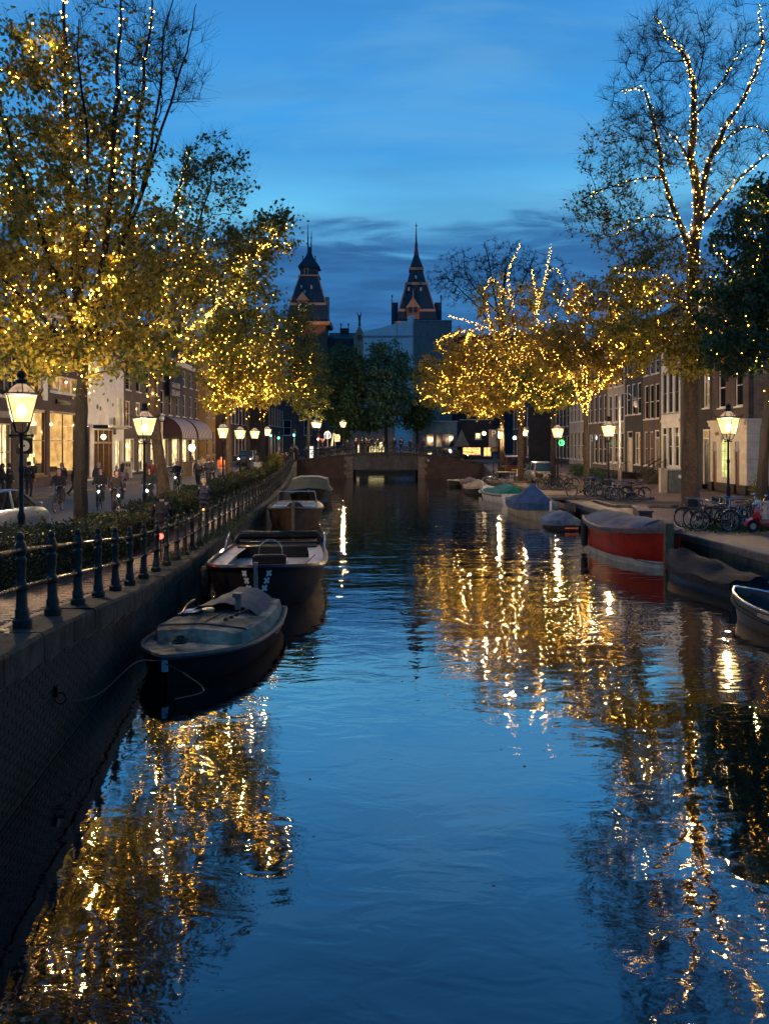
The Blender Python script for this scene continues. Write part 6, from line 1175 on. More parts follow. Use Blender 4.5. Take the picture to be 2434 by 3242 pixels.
# ---------------- bicycles ----------------
def make_bike(label, loc, rz, frame, basket=False, step=False, rimm=chrome, group='bicycles parked on the right quay', lean=.06):
    r = thing('bicycle', label, 'bicycle', loc, rz, group); r.rotation_euler = (lean, 0, rz); R = .335
    for x in (-.53, .53):
        w = MB(); w.torus((0, 0, 0), R, .019, 'y', 24, 5); wh = w.build('wheel', rubber, r, True, loc=(x, 0, R + .02))
        m = MB(); m.torus((0, 0, 0), R - .026, .010, 'y', 24, 4); m.build('rim', rimm, wh, True)
        m = MB()
        for k in range(12): a = k * PI / 6; m.tube([(0, .02 * (-1) ** k, 0), ((R - .03) * math.cos(a), 0, (R - .03) * math.sin(a))], .0022, 3, False)
        m.tube([(0, -.05, 0), (0, .05, 0)], .02, 6); m.build('spokes', rimm, wh)
        m = MB(); m.tube([(R * 1.12 * math.cos(a), 0, R * 1.12 * math.sin(a)) for a in np.linspace(.3 if x < 0 else .5, PI * (1.0 if x < 0 else .98), 9)], .016, 5); m.build('mudguard', frame, wh)
    hd = V((.36, 0, .86)); bb = V((-.06, 0, .31)); st = V((-.2, 0, .82)); ra = V((-.53, 0, .355)); m = MB()
    m.tube([hd + V((.03, 0, -.12)), bb], .019, 6); m.tube([bb, st], .017, 6); m.tube([bb, ra], .012, 5); m.tube([st - V((0, 0, .08)), ra], .011, 5)
    if not step: m.tube([hd, st - V((0, 0, .04))], .017, 6)
    else: m.tube([hd - V((0, 0, .02)), bb * .5 + st * .5], .016, 6)
    m.tube([hd + V((-.02, 0, .08)), hd + V((.04, 0, -.16))], .02, 6); m.build('frame', frame, r)
    m = MB()
    for s in (1, -1): m.tube([hd + V((.04, 0, -.16)), V((.45, .045 * s, .62)), V((.53, .05 * s, .355))], .012, 5)
    m.build('fork', frame, r)
    m = MB(); m.tube([hd + V((-.02, 0, .08)), hd + V((-.04, 0, .2))], .014, 5); m.tube(pline([hd + V((-.30, .29, .17)), hd + V((-.12, .28, .2)), hd + V((.02, .12, .22)), hd + V((-.03, 0, .2)), hd + V((.02, -.12, .22)), hd + V((-.12, -.28, .2)), hd + V((-.30, -.29, .17))], 3), .012, 5); m.build('handlebar', chrome, r)
    m = MB(); m.tube([st, st + V((-.02, 0, .12))], .012, 5); m.loft([[(-.36 + t * .28, (.085 - .065 * t) * math.cos(a), .96 + .025 * math.sin(a)) for a in np.linspace(0, 2 * PI, 9)[:-1]] for t in (0, .3, .7, 1)]); m.build('saddle', blackp, r)
    m = MB(); m.box(-.07, .0, -.06, -.04, .22, .42); m.prism([(-.5, -.05, .31), (.02, -.05, .27), (.02, -.05, .38), (-.5, -.05, .40)], (0, .012, 0)); m.tube([(-.06, -.09, .31), (.07, -.1, .2)], .012, 4); m.tube([(-.06, .08, .31), (-.18, .09, .42)], .012, 4); m.box(.03, .12, -.17, -.1, .18, .21); m.box(-.23, -.14, .1, .17, .41, .44); m.build('chain_case', blackp, r)
    m = MB(); 
    for s in (1, -1): m.tube([(-.22, .05 * s, .74), (-.75, .07 * s, .74)], .008, 4); m.tube([(-.7, .07 * s, .74), (-.53, .06 * s, .36)], .007, 4)
    m.box(-.7, -.3, -.02, .02, .735, .75); m.build('luggage_rack', irond, r)
    m = MB(); m.lathe([(.04, 0), (.045, .03), (.02, .06)], 8, (0, 0, 0)); o = m.build('front_lamp', chrome, r, loc=tuple(hd + V((.10, 0, -.05)))); o.rotation_euler = (0, -PI / 2, 0)
    if basket: m = MB(); m.box(.42, .76, -.2, .2, .78, .80); [m.box(a, b, c, d, .80, 1.04) for a, b, c, d in ((.42, .435, -.2, .2), (.745, .76, -.2, .2), (.436, .744, -.2, -.185), (.436, .744, .185, .2))]; m.build('basket', M('dark wicker', (.04, .03, .022), .9), r)
    return r
fr_k = M('black bicycle paint', (.012, .012, .014), .3, .2); fr_y = M('yellow bicycle paint', (.5, .42, .03), .35); fr_g = M('green bicycle paint', (.05, .09, .06), .35); fr_w = M('pale bicycle paint', (.45, .45, .42), .35); fr_b = M('blue bicycle paint', (.02, .05, .12), .35)
QZ = .875
bk1 = make_bike('black bicycle with pale rims, leftmost of those by the thick tree', (X(2208, 27.8), 27.8, QZ), PI + .1, fr_k, rimm=M('grey rim', (.3, .3, .28), .4, .5))
bk2 = make_bike('bicycle with big cream front tyre and basket by the thick tree', (X(2244, 27.2), 27.2, QZ), PI - .12, fr_g, True, True, rimm=M('cream rim', (.55, .52, .42), .5))
bk3 = make_bike('yellow framed city bicycle on the right quay', (X(1838, 43.2), 43.2, QZ), PI + .2, fr_y, False, True, rimm=M('grey rim', (.3, .3, .28)))
bk4 = make_bike('pale framed bicycle standing nearly end on between the scooter and the black bicycles', (X(2330, 27.0), 27.0, QZ), PI / 2 + 2.2, fr_w, False, False)
for src, px, d, rz, lb_ in ((bk1, 2262, 26.5, PI + .05, 'black bicycle nearest the quay edge by the thick tree, wheel facing the water'), (bk1, 2300, 27.9, PI + .5, 'dark bicycle leaning behind the pale framed one by the scooter'), (bk2, 2325, 28.4, PI - .5, 'dark green bicycle with basket just left of the red scooter'), (bk1, 2352, 27.6, .6, 'dark bicycle tucked directly behind the red scooter'),
                            (bk1, 1985, 39.6, PI, 'black bicycle at the front of the cluster under the second right lamp'), (bk1, 2010, 40.4, .1, 'black bicycle facing away right in the cluster under the second right lamp'), (bk4, 1960, 41.2, PI + .3, 'pale bicycle behind the front black one under the second right lamp'), (bk2, 1935, 41.6, PI + .9, 'green bicycle with basket left of the second right lamp'), (bk1, 1918, 42.3, PI - 1.1, 'dark bicycle seen nearly end on left of the second right lamp'),
                            (bk4, 1880, 43.6, PI + .7, 'pale bicycle in the middle of the row between yellow bicycle and lamp'), (bk1, 1862, 44.2, PI + 1.0, 'black bicycle just right of the yellow one'), (bk2, 1895, 44.8, PI + .4, 'green bicycle with basket at the back of the row by the olive brown tree'),
                            (bk1, 1745, 49.5, PI, 'black bicycle front left at the third right lamp'), (bk1, 1775, 49.8, .2, 'black bicycle front right at the third right lamp'), (bk2, 1728, 50.6, PI + .4, 'bicycle with basket beside the blue grey car'), (bk1, 1790, 51, PI - .3, 'black bicycle against the trunk behind the third right lamp'),
                            (bk1, 1583, 63.5, .3, 'dark bicycle lying near the parking sign'), (bk1, 555, 62, .8, 'dark bicycle leaning by the striped awning shop')):
    z_ = QZ if px > 1217 else zs(d) + .12
    x_ = X(px, d); o = dup(src, (x_, d, z_), None, lb_); o.rotation_euler = (random.uniform(-.1, .1), 0, rz)
    if px < 1217: o['group'] = 'bicycles on the left street'
bx = [1012, 1024, 1037, 1050, 1064, 1078, 1093, 1108, 1200, 1262, 1280, 1300, 1330, 1352, 1376]
where = ['first from the left end', 'second from the left end', 'third from the left end', 'fourth from the left end', 'fifth from the left end', 'sixth from the left end', 'just left of the low bridge lamp', 'just right of the low bridge lamp', 'silhouetted before the bright doorway', 'right of the dark trunk', 'left of the blue pavilion', 'at the left corner of the blue pavilion', 'before the blue pavilion, left one', 'before the blue pavilion, middle one', 'before the blue pavilion, right one']
for k, (px, wd) in enumerate(zip(bx, where)):
    x_ = X(px, 84.6); o = dup((bk1, bk1, bk2)[k % 3], (x_, 84.55 + (k % 3) * .12, bt(x_) + .0), None, 'dark bicycle against the bridge railing, ' + wd, 'bicycles against the far bridge railing'); o.rotation_euler = (.08, 0, (0 if k % 2 else PI) + random.uniform(-.2, .2))

# ---------------- people ----------------
def skin(name, J, E, R, mat, parent, sub=1):
    ks = list(J); me = bpy.data.meshes.new(name); me.from_pydata([J[k] for k in ks], [(ks.index(a), ks.index(b)) for a, b in E], [])
    o = bpy.data.objects.new(name, me); COL.objects.link(o); o.modifiers.new('s', 'SKIN'); md = o.modifiers.new('b', 'SUBSURF'); md.levels = sub
    for i, k in enumerate(ks): me.skin_vertices[0].data[i].radius = (R[k], R[k]) if not isinstance(R[k], tuple) else R[k]
    me.skin_vertices[0].data[0].use_root = True
    dg = bpy.context.evaluated_depsgraph_get(); nm = bpy.data.meshes.new_from_object(o.evaluated_get(dg)); bpy.data.objects.remove(o)
    nm.name = name; nm.materials.clear(); nm.materials.append(mat); nm.polygons.foreach_set('use_smooth', [True] * len(nm.polygons)); return obj(name, nm, parent)
skinm = M('skin', (.42, .24, .16), .6, 0, .1, 8)
def person(label, px, d, z, rz, pose='stand', coat=(.02, .02, .025), legs=(.02, .022, .03), hair=(.02, .014, .01), longhair=False, h=1.72, bald=False, group=None, hat=None, loc=None, bag=None):
    r = thing('person', label, 'person', loc or (X(px, d), d, z), rz, group); k = h / 1.75; r.scale = (k, k, k)
    J = dict(pel=(0, 0, .95), wai=(0, 0, 1.10), che=(.01, 0, 1.33), nec=(.0, 0, 1.49), hed=(.02, 0, 1.58), top=(.02, 0, 1.68))
    for s, n in ((1, 'l'), (-1, 'r')):
        J['sh' + n] = (0, .18 * s, 1.42); J['el' + n] = (-.02, .23 * s, 1.14); J['wr' + n] = (.08, .22 * s, .90); J['hp' + n] = (0, .09 * s, .90); J['kn' + n] = (.03, .10 * s, .50); J['an' + n] = (-.02, .10 * s, .09); J['to' + n] = (.14, .11 * s, .04)
    if pose == 'walk':
        J.update(knl=(.20, .1, .52), anl=(.27, .1, .10), tol=(.43, .1, .07), knr=(-.05, -.1, .50), anr=(-.32, -.1, .15), tor=(-.2, -.1, .05), ell=(-.16, .23, 1.16), wrl=(-.12, .22, .92), elr=(.1, -.23, 1.15), wrr=(.26, -.2, .97))
    if pose == 'bike':
        J.update(pel=(-.22, 0, 1.0), wai=(-.16, 0, 1.15), che=(-.06, 0, 1.37), nec=(-.02, 0, 1.53), hed=(.02, 0, 1.62), top=(.02, 0, 1.72), hpl=(-.2, .09, .96), hpr=(-.2, -.09, .96), knl=(.18, .12, .84), knr=(.06, -.12, .60), anl=(.0, .12, .46), anr=(-.06, -.12, .20), tol=(.14, .12, .43), tor=(.08, -.12, .17), shl=(-.06, .18, 1.45), shr=(-.06, -.18, 1.45), ell=(.04, .26, 1.20), elr=(.04, -.26, 1.20), wrl=(.22, .27, 1.07), wrr=(.22, -.27, 1.07))
    if pose == 'talk': J.update(ell=(.06, .25, 1.16), wrl=(.28, .14, 1.22), knr=(.06, -.13, .5))
    leg = [(a + n, b + n) for n in 'lr' for a, b in (('hp', 'kn'), ('kn', 'an'), ('an', 'to'))] + [('pel', 'hpl'), ('pel', 'hpr')]
    arm = [(a + n, b + n) for n in 'lr' for a, b in (('sh', 'el'), ('el', 'wr'))] + [('che', 'shl'), ('che', 'shr')]; tor = [('pel', 'wai'), ('wai', 'che'), ('che', 'nec'), ('nec', 'hed'), ('hed', 'top')]
    R = dict(pel=.12, wai=.11, che=.13, nec=.055, hed=(.085, .085), top=(.07, .07)); 
    for n in 'lr': R.update({'sh' + n: .06, 'el' + n: .042, 'wr' + n: .03, 'hp' + n: .08, 'kn' + n: .055, 'an' + n: .04, 'to' + n: .035})
    skin('body', J, tor + leg + arm, R, skinm, r)
    lm_ = M('cloth %.3f %.3f %.3f' % legs, legs, .9, 0, .2, 9); cm_ = M('cloth %.3f %.3f %.3f' % coat, coat, .9, 0, .2, 9)
    JL = {q: J[q] for q in ('pel', 'hpl', 'hpr', 'knl', 'knr', 'anl', 'anr')}; skin('trousers', JL, [e for e in leg if e[0][:2] != 'an'], dict(pel=.15, hpl=.10, hpr=.10, knl=.075, knr=.075, anl=.062, anr=.062), lm_, r)
    hem = V(J['pel']) + V((0, 0, -.14 if pose != 'bike' else -.02)); JC = {q: J[q] for q in ('pel', 'wai', 'che', 'nec', 'shl', 'shr', 'ell', 'elr', 'wrl', 'wrr')}; JC['hem'] = tuple(hem); JC['nec'] = tuple(V(J['nec']) - V((0, 0, .02)))
    skin('coat', JC, [('hem', 'pel')] + tor[:3] + arm, dict(hem=.17, pel=.17, wai=.155, che=.17, nec=.075, shl=.085, shr=.085, ell=.065, elr=.065, wrl=.05, wrr=.05), cm_, r)
    for n in 'lr':
        a = V(J['an' + n]); t = V(J['to' + n]); m = MB(); dv = (t - a).normalized(); m.loft([[tuple(a - dv * .06 + V((0, y, zz))) for y, zz in ((-.045, -.06), (.045, -.06), (.045, .05), (-.045, .05))], [tuple(a + dv * .08 + V((0, y, zz))) for y, zz in ((-.05, -.05), (.05, -.05), (.04, .03), (-.04, .03))], [tuple(t + dv * .03 + V((0, y, zz))) for y, zz in ((-.035, -.03), (.035, -.03), (.03, .02), (-.03, .02))]]); m.build('shoe', blackp, r)
        w = V(J['wr' + n]); e = V(J['el' + n]); dv = (w - e).normalized(); sd = V((0, 1, 0)) if abs(dv.y) < .7 else V((1, 0, 0)); sd = (sd - dv * sd.dot(dv)).normalized(); m = MB(); m.tube([w, w + dv * .05, w + dv * .09], [.026, .034, .03], 6); up = dv.cross(sd)
        for q, L in zip((-.026, -.009, .009, .026), (.055, .07, .068, .05)): b0 = w + dv * .085 + sd * q; m.tube([b0, b0 + dv * L * .5 + up * .008, b0 + dv * L * .8 + up * .03], [.009, .008, .006], 5)
        b0 = w + dv * .03 + sd * .03; m.tube([b0, b0 + sd * .025 + dv * .03, b0 + sd * .025 + dv * .06 + up * .012], [.011, .009, .007], 5); m.build('hand', skinm, r)
    hc = V(J['hed']) + V((0, 0, .035)); m = MB(); m.lathe([(.001, -.13), (.05, -.115), (.078, -.05), (.088, .02), (.078, .07), (.045, .105), (.001, .12)], 10, tuple(hc)); m.tube([hc + V((.085, 0, .01)), hc + V((.112, 0, -.03)), hc + V((.085, 0, -.04))], .014, 4)
    for s in (1, -1): m.ball((hc.x, hc.y + s * .09, hc.z - .01), .022, 6, 1.4)
    hd_ = m.build('head', skinm, r, True); m = MB(); m.ball((hc.x + .078, .032, hc.z + .01), .010, 6); m.ball((hc.x + .078, -.032, hc.z + .01), .010, 6); m.box(hc.x + .07, hc.x + .088, -.025, .025, hc.z - .072, hc.z - .064); m.build('eyes_and_mouth', M('dark features', (.04, .015, .012), .5), hd_)
    if not bald:
        m = MB(); m.lathe([(.09, -.06), (.10, 0), (.098, .06), (.07, .115), (.001, .14)], 10, (hc.x - .022, 0, hc.z))
        if longhair: m.tube([(hc.x - .05, 0, hc.z + .03), (hc.x - .08, 0, hc.z - .12), (hc.x - .10, 0, hc.z - .30)], [.085, .10, .07], 7)
        m.build('hair' if not hat else 'hat', M('hair %.2f %.2f' % (hair if not hat else hat)[:2], hair if not hat else hat, .8), r, True)
    if bag: m = MB(); m.bbox(-.30, -.12, -.15, .15, 1.05, 1.42, .04); m.build('backpack', M('backpack', bag, .8), r)
    return r
st_g = 'people on the shopping street'; sz_ = lambda d: zs(d) + .12
AW, TC = PI / 2, -PI / 2
person('woman in dark coat before the glowing shop window at the left edge', 8, 37, sz_(37), .4, 'talk', longhair=True, group=st_g)
person('man in dark jacket standing right of her before the glowing window', 29, 37.5, sz_(37), PI, 'stand', group=st_g)
person('tall person in black seen from behind, right of the nearest left lamp', 92, 38, sz_(38), AW, 'stand', h=1.8, group=st_g)
person('woman with long dark hair standing behind the bald cyclist', 196, 38, sz_(38), TC, 'stand', longhair=True, group=st_g)
person('dark figure half hidden by the nearest left tree trunk', 238, 39, sz_(39), 0, 'walk', group=st_g)
person('older man in brown jacket at the shop entrance posts', 312, 39, sz_(39), TC, 'walk', (.07, .05, .035), hair=(.3, .28, .26), group=st_g)
person('woman in greyish pink coat walking right of the shop entrance', 388, 37, sz_(37), AW, 'walk', (.25, .18, .18), longhair=True, group=st_g)
person('person in orange red jacket and blue jeans behind the second lamp', 478, 44, sz_(44), TC, 'stand', (.5, .06, .02), (.07, .13, .26), group=st_g)
person('walker in dark grey coat before the glaring shop lamp', 627, 46, sz_(46), TC, 'walk', (.05, .05, .05), group=st_g)
person('person in black behind the thin tree trunk near the awnings', 660, 49, sz_(49), AW, 'stand', group=st_g); person('person in navy coat right of the thin trunk near the awnings', 674, 50, sz_(50), PI, 'walk', (.02, .02, .05), group=st_g)
person('small figure in orange beside the third left lamp', 700, 56, sz_(56), TC, 'walk', (.55, .16, .04), (.3, .3, .3), group=st_g)
person('shop visitor with pale coat near the glaring lamp', 640, 60, sz_(60), TC, 'stand', (.3, .26, .2), group=st_g)
fg = 'people walking towards the far bridge'
for k, (px, d, c_, lb_) in enumerate(((878, 76, (.02, .02, .03), 'dark walker farthest left of the group near the green traffic light'), (893, 78, (.015, .03, .03), 'dark walker second of the group near the green traffic light'), (906, 77, (.02, .02, .02), 'dark walker pushing forward in the middle of the group by the path'), (922, 82, (.03, .03, .03), 'dark walker right of the middle of the group by the path'), (938, 83, (.02, .02, .03), 'dark walker nearest the bridge end on the left'), (970, 86, (.05, .05, .05), 'dark figure beside the red traffic light'))):
    person(lb_, px, d, 1.3 if d < 80 else 1.9, (TC, AW)[k % 2], 'walk', c_, group=fg)
for k, (px, lb_, ps) in enumerate(((1128, 'leftmost person standing at the bridge railing', 'talk'), (1148, 'second person at the bridge railing, in a dark backpack', 'stand'), (1171, 'taller of two people together before the bright doorway', 'stand'), (1181, 'person just right of the tall one before the bright doorway', 'talk'), (1216, 'person beside the dark tree trunk on the bridge', 'walk'), (1248, 'person standing right of the dark trunk on the bridge', 'stand'), (1270, 'rightmost person on the bridge', 'walk'))):
    x_ = X(px, 86); person(lb_, px, 86, bt(x_), (TC, AW, AW, 0, PI, TC, AW)[k], ps, (.015, .017, .022), group='people standing on the far bridge', bag=(.06, .02, .03) if k == 1 else None, h=1.75)
for px, lb_, ps in ((1100, 'person at the left end of the bridge among the parked bicycles', 'walk'), (1160, 'shorter person between the two groups on the bridge', 'stand'), (1196, 'person leaning over a bicycle before the bright doorway', 'talk'), (1298, 'person walking on the bridge below the low dark tree', 'walk'), (1335, 'person on the bridge in front of the blue pavilion', 'stand')):
    x_ = X(px, 86.6); person(lb_, px, 86.6, bt(x_), random.choice((TC, AW, 0, PI)), ps, (.02, .02, .025), group='people standing on the far bridge', h=random.uniform(1.62, 1.78))
# cyclists: the person and the bicycle are two things
def cyclist(lp, lbk, px, d, z, rz, **k):
    p = person(lp, px, d, z, rz, 'bike', **k); b = dup(k_src, (X(px, d), d, z), None, lbk, 'ridden bicycles'); b.rotation_euler = (0, 0, rz); return p, b
k_src = bk1
def lampon(b, front=True, s=.05, mat=None, nm=None):
    m = MB(); m.ball((.5 if front else -.84, 0, .80 if front else .62), s, 8); m.build(nm or ('lit_headlight' if front else 'lit_tail_light'), mat or (white_e if front else red_e), b)
cyclist('bald man in dark coat riding towards the camera', 'bicycle under the bald man', 186, 31.5, ZS, TC + .15, bald=True, coat=(.012, .012, .02))
_, b_ = cyclist('dark coated rider behind the tree trunk gap', 'bicycle with white headlight left of the child seat rider', 318, 32.5, ZS, TC + .2); lampon(b_, True, .045)
_, b_ = cyclist('rider with glasses and dark jacket bent forward', 'bicycle with blue cloth and headlight', 368, 30, ZS, TC + .5, coat=(.02, .018, .02)); lampon(b_, True, .04)
_, b_ = cyclist('dark rider in red helmet near the leaning tree', 'bicycle of the red helmeted rider', 562, 45, ZS, TC, hat=(.35, .05, .04)); lampon(b_, True, .035)
_, b_ = cyclist('unseen faced rider passing under the second lamp', 'bicycle with greenish headlight under the second lamp', 472, 33, ZS, TC + .1, coat=(.03, .04, .03)); lampon(b_, True, .06)
_, b_ = cyclist('rider in black from behind on the quay path, nearest the railing', 'bicycle with glowing red tail light on the quay path', 512, 21.5, zl(21.5), AW + .25, coat=(.010, .010, .014)); lampon(b_, False, .075)
_, b_ = cyclist('fair haired rider in navy farther along the quay path', 'bicycle with small orange tail light and pale mudguard', 646, 30, zl(30), AW + .2, coat=(.010, .014, .04), legs=(.012, .015, .04), hair=(.30, .24, .14)); lampon(b_, False, .035, ME('orange tail light', (1, .22, .05), 8)); m = MB(); m.box(-.9, -.87, -.02, .02, .2, .55); m.build('pale_mudguard', white, b_)

# ---------------- cars ----------------
def car(label, loc, rz, paint, tall=1.48, L=4.2, roofm=None, head=None, tail=None, group='cars parked on the right quay', rearwin=None):
    r = thing('parked_car', label, 'car', loc, rz, group); w = .86; m = MB(); H = tall
    sec = [(-L / 2, .42, .80, .80), (-L / 2 + .12, .25, .92, .84), (-L / 2 + .7, .2, .96, w), (-.3, .2, .95, w), (.75, .2, .93, w), (L / 2 - .5, .2, .84, .84), (L / 2 - .1, .28, .70, .78), (L / 2, .38, .60, .70)]
    m.loft([[(x, -y * .94, a), (x, -y, a + .15), (x, -y, b - .12), (x, -y * .92, b), (x, y * .92, b), (x, y, b - .12), (x, y, a + .15), (x, y * .94, a)] for x, a, b, y in sec]); m.build('body', paint, r, True)
    m = MB(); cs = [(-L / 2 + .12, .9, .76), (-L / 2 + .45, H - .04, .62), (-.2, H, .63), (.35, H - .05, .60), (1.15, .92, .74)]
    m.loft([[(x, -yy - .03, .90), (x, -yy, z_), (x, yy, z_), (x, yy + .03, .90)] for x, z_, yy in cs]); m.build('windows', rearwin or glassd, r, True)
    m = MB(); m.loft([[(x, -yy - .015, z_ - .02), (x, -yy * .9, z_ + .025), (x, yy * .9, z_ + .025), (x, yy + .015, z_ - .02)] for x, z_, yy in ((-L / 2 + .36, H - .05, .62), (-.2, H, .63), (.36, H - .04, .6))]); m.build('roof', roofm or paint, r, True)
    m = MB()
    for s in (1, -1):
        m.tube([(.36, s * .61, H - .03), (1.18, s * .75, .92)], .035, 5); m.tube([(-L / 2 + .38, s * .63, H - .05), (-L / 2 + .08, s * .77, .92)], .045, 5); m.tube([(-.35, s * .645, H - .02), (-.38, s * .78, .92)], .035, 5)
    m.build('pillars', paint, r)
    for x in (-L / 2 + .75, L / 2 - .8):
        for s in (1, -1):
            m = MB(); m.torus((x, s * .79, .32), .23, .09, 'y', 18, 6); wh = m.build('wheel', rubber, r, True); m = MB(); disc(m, (x, s * .80 - .03, .32), .17, 14, .06); m.build('rim', chrome, wh)
    for s in (1, -1):
        m = MB(); m.ball((L / 2 - .1, s * .55, .66), .11, 8, .7); m.build('headlight', head or M('lamp glass', (.5, .5, .5), .2), r); m = MB(); m.box(-L / 2 - .01, -L / 2 + .12, s * .66 - .1, s * .66 + .1, .66, .88); m.build('tail_light', tail or M('red lamp glass', (.25, .01, .01), .3), r); m = MB(); m.bbox(.9, 1.05, s * .92 - .07, s * .92 + .07, .92, 1.05, .02); m.build('mirror', paint, r)
    m = MB(); m.box(-L / 2 - .02, -L / 2 + .01, -.26, .26, .5, .61); m.build('number_plate', M('yellow plate', (.5, .38, .05), .5), r); return r
car('blue grey car with white headlight glare, behind the nearest left lamp', (-11.35, 22.3, ZS), AW, M('silver blue car paint', (.07, .11, .18), .3, .3, .05, coat=.6), head=white_e, group='cars on the left street')
car('silver blue hatchback seen from behind near the third right lamp', (X(1707, 59), 59, .87), AW, M('silver car paint', (.3, .32, .36), .28, .6, .1), tall=1.6, rearwin=M('blue car window', (.02, .05, .09), .05, spec=1.))
car('red off road car with pale roof behind the white plastic chair', (X(1617, 71), 71, .95), AW, M('dark red car paint', (.16, .02, .015), .3, .2, .1), tall=1.75, roofm=white)
car('dark car with greenish white light crossing behind the bridge', (X(1424, 92), 92, 1.7), .1, blackp, head=M('x', (.4, .4, .4)) and ME('greenish car light', (.85, 1, .8), 9), group='cars near the bridge')
car('approaching car with two bright headlights down the left street', (X(784, 80), 80, zs(80)), TC, M('grey car paint', (.1, .1, .11), .3, .4), head=ME('far headlight', (.95, .97, 1), 30), group='cars on the left street')
# ---------------- red scooter ----------------
sc = thing('scooter', 'shiny red scooter with chrome trim at the right edge of the quay', 'scooter', (X(2440, 26.2), 26.2, QZ), PI + .12); rp = M('glossy red paint', (.45, .012, .02), .15, 0, .1, 3, coat=1)
m = MB(); m.loft([[(.42 + .02 * k + .10 * math.sin(k), -w_, .28 + .12 * k), (.50 + .02 * k, 0, .28 + .12 * k), (.42 + .02 * k + .1 * math.sin(k), w_, .28 + .12 * k)] for k, w_ in enumerate((.12, .20, .22, .23, .20, .12))], cap=False, closed=False); o = m.build('leg_shield', rp, sc, True)
m = MB(); m.loft([[(.62 + .30 * math.cos(a) * 1.0, y, .27 + .24 * math.sin(a)) for y in (-.10, -.05, 0, .05, .10)] for a in np.linspace(-.15, PI * .8, 9)], cap=False, closed=False); m.build('front_mudguard', rp, sc, True)
m = MB(); m.box(-.3, .42, -.17, .17, .24, .30); m.build('floorboard', rp, sc); m = MB(); m.lathe([(.02, -.42), (.19, -.3), (.26, 0), (.2, .3), (.03, .42)], 10); o = m.build('rear_body', rp, sc, True, loc=(-.55, 0, .50)); o.rotation_euler = (0, PI / 2, 0)
m = MB(); m.bbox(-.85, -.2, -.14, .14, .72, .86, .05); m.build('seat', blackp, sc)
for x in (.66, -.62): m = MB(); m.torus((x, 0, .22), .16, .06, 'y', 18, 6); wh = m.build('wheel', rubber, sc, True); m = MB(); disc(m, (x, -.03, .22), .11, 12, .06); m.build('rim', chrome, wh)
m = MB(); m.tube([(.5, 0, .8), (.44, 0, 1.0)], .05, 6); m.tube(pline([(.34, .34, 1.0), (.44, .2, 1.04), (.48, 0, 1.02), (.44, -.2, 1.04), (.34, -.34, 1.0)], 3), .018, 5); m.tube([(.44, .2, 1.04), (.40, .32, 1.25)], .008, 4); m.ball((.40, .34, 1.28), .06, 8, .8); m.tube([(.44, -.2, 1.04), (.40, -.32, 1.25)], .008, 4); m.ball((.40, -.34, 1.28), .06, 8, .8); m.build('handlebar', chrome, sc)
m = MB(); m.ball((.56, 0, .98), .09, 10); m.build('headlight', chrome, sc, True); m = MB(); m.tube([(.48, -.24, .35), (.52, -.25, .6), (.52, -.22, .88)], .014, 5); m.tube([(.48, .24, .35), (.52, .25, .6), (.52, .22, .88)], .014, 5); m.build('chrome_trim', chrome, sc)
# ---------------- street furniture and small things ----------------
def pole(name, label, px, d, z, h, r=.04, mat=irond, cat='pole'):
    t_ = thing(name, label, cat, (X(px, d), d, z)); m = MB(); m.tube([(0, 0, 0), (0, 0, h)], r, 8); m.build('pole', mat, t_); return t_
t_ = pole('camera_pole', 'tall pale pole with drop shaped lamp rising before the brown houses', 1962, 45, .87, 6.1, .06, grey); m = MB(); m.tube([(0, 0, 0), (0, 0, 1.6)], .12, 8); m.build('pole_base', stoner, t_); m = MB(); m.ball((.95, 0, 5.35), .17, 10, 1.5); m.tube([(0, 0, 5.9), (.5, 0, 5.95), (.95, 0, 5.65)], .03, 5); m.build('drop_lamp', grey, t_, True)
t_ = pole('parking_sign', 'blue parking sign with letter P over a small board by the right quay', 1562, 64, .87, 4.1, .04); m = MB(); m.box(-.42, .42, -.05, -.01, 2.65, 4.15); o = m.build('board', M('dark blue sign', (.02, .035, .09), .4), t_); text('lettering', 'P', .8, white, o, Matrix.Translation((0, -.055, 3.75)) @ Matrix.Rotation(PI / 2, 4, 'X')); m = MB(); m.box(-.3, .3, -.09, -.05, 2.3, 2.6); m.build('small_board', stoner, t_)
t_ = pole('round_sign', 'round blue arrow sign on a pole at the bridge', 1037, 87, 2.3, 2.6, .05, grey); m = MB(); disc(m, (0, -.1, 2.45), .42, 20, .05); o = m.build('disc', white, t_); m = MB(); disc(m, (0, -.12, 2.45), .36, 20, .015); o = m.build('blue_face', M('blue enamel', (.03, .12, .35), .4), t_); m = MB(); m.prism([(-.05, -.125, 2.2), (.05, -.125, 2.2), (.05, -.125, 2.5), (.15, -.125, 2.5), (0, -.125, 2.7), (-.15, -.125, 2.5), (-.05, -.125, 2.5)], (0, -.02, 0)); m.build('arrow', white, o)
t_ = pole('direction_sign', 'pole with cream direction boards stacked at the bridge', 1061, 88, 2.3, 2.7, .05, grey)
for k in range(3): m = MB(); m.box(-.1, .55, -.08, -.03, 1.7 + k * .28, 1.94 + k * .28); m.build('direction_board', cream, t_)
m = MB(); m.prism([(-.5, -.05, 1.2), (-.25, -.05, 1.2), (-.15, -.05, 3.0)], (0, .03, 0)); m.build('slanted_panel', cream, t_)
t_ = pole('yield_sign', 'inverted triangle sign beside the red traffic light', 1021, 86.5, 2.1, 2.2, .04, grey); m = MB(); m.prism([(-.4, -.06, 2.35), (.4, -.06, 2.35), (0, -.06, 1.65)], (0, .03, 0)); o = m.build('red_triangle', M('dull red enamel', (.35, .03, .03), .5), t_); m = MB(); m.prism([(-.25, -.075, 2.26), (.25, -.075, 2.26), (0, -.075, 1.83)], (0, .01, 0)); m.build('white_triangle', white, o)
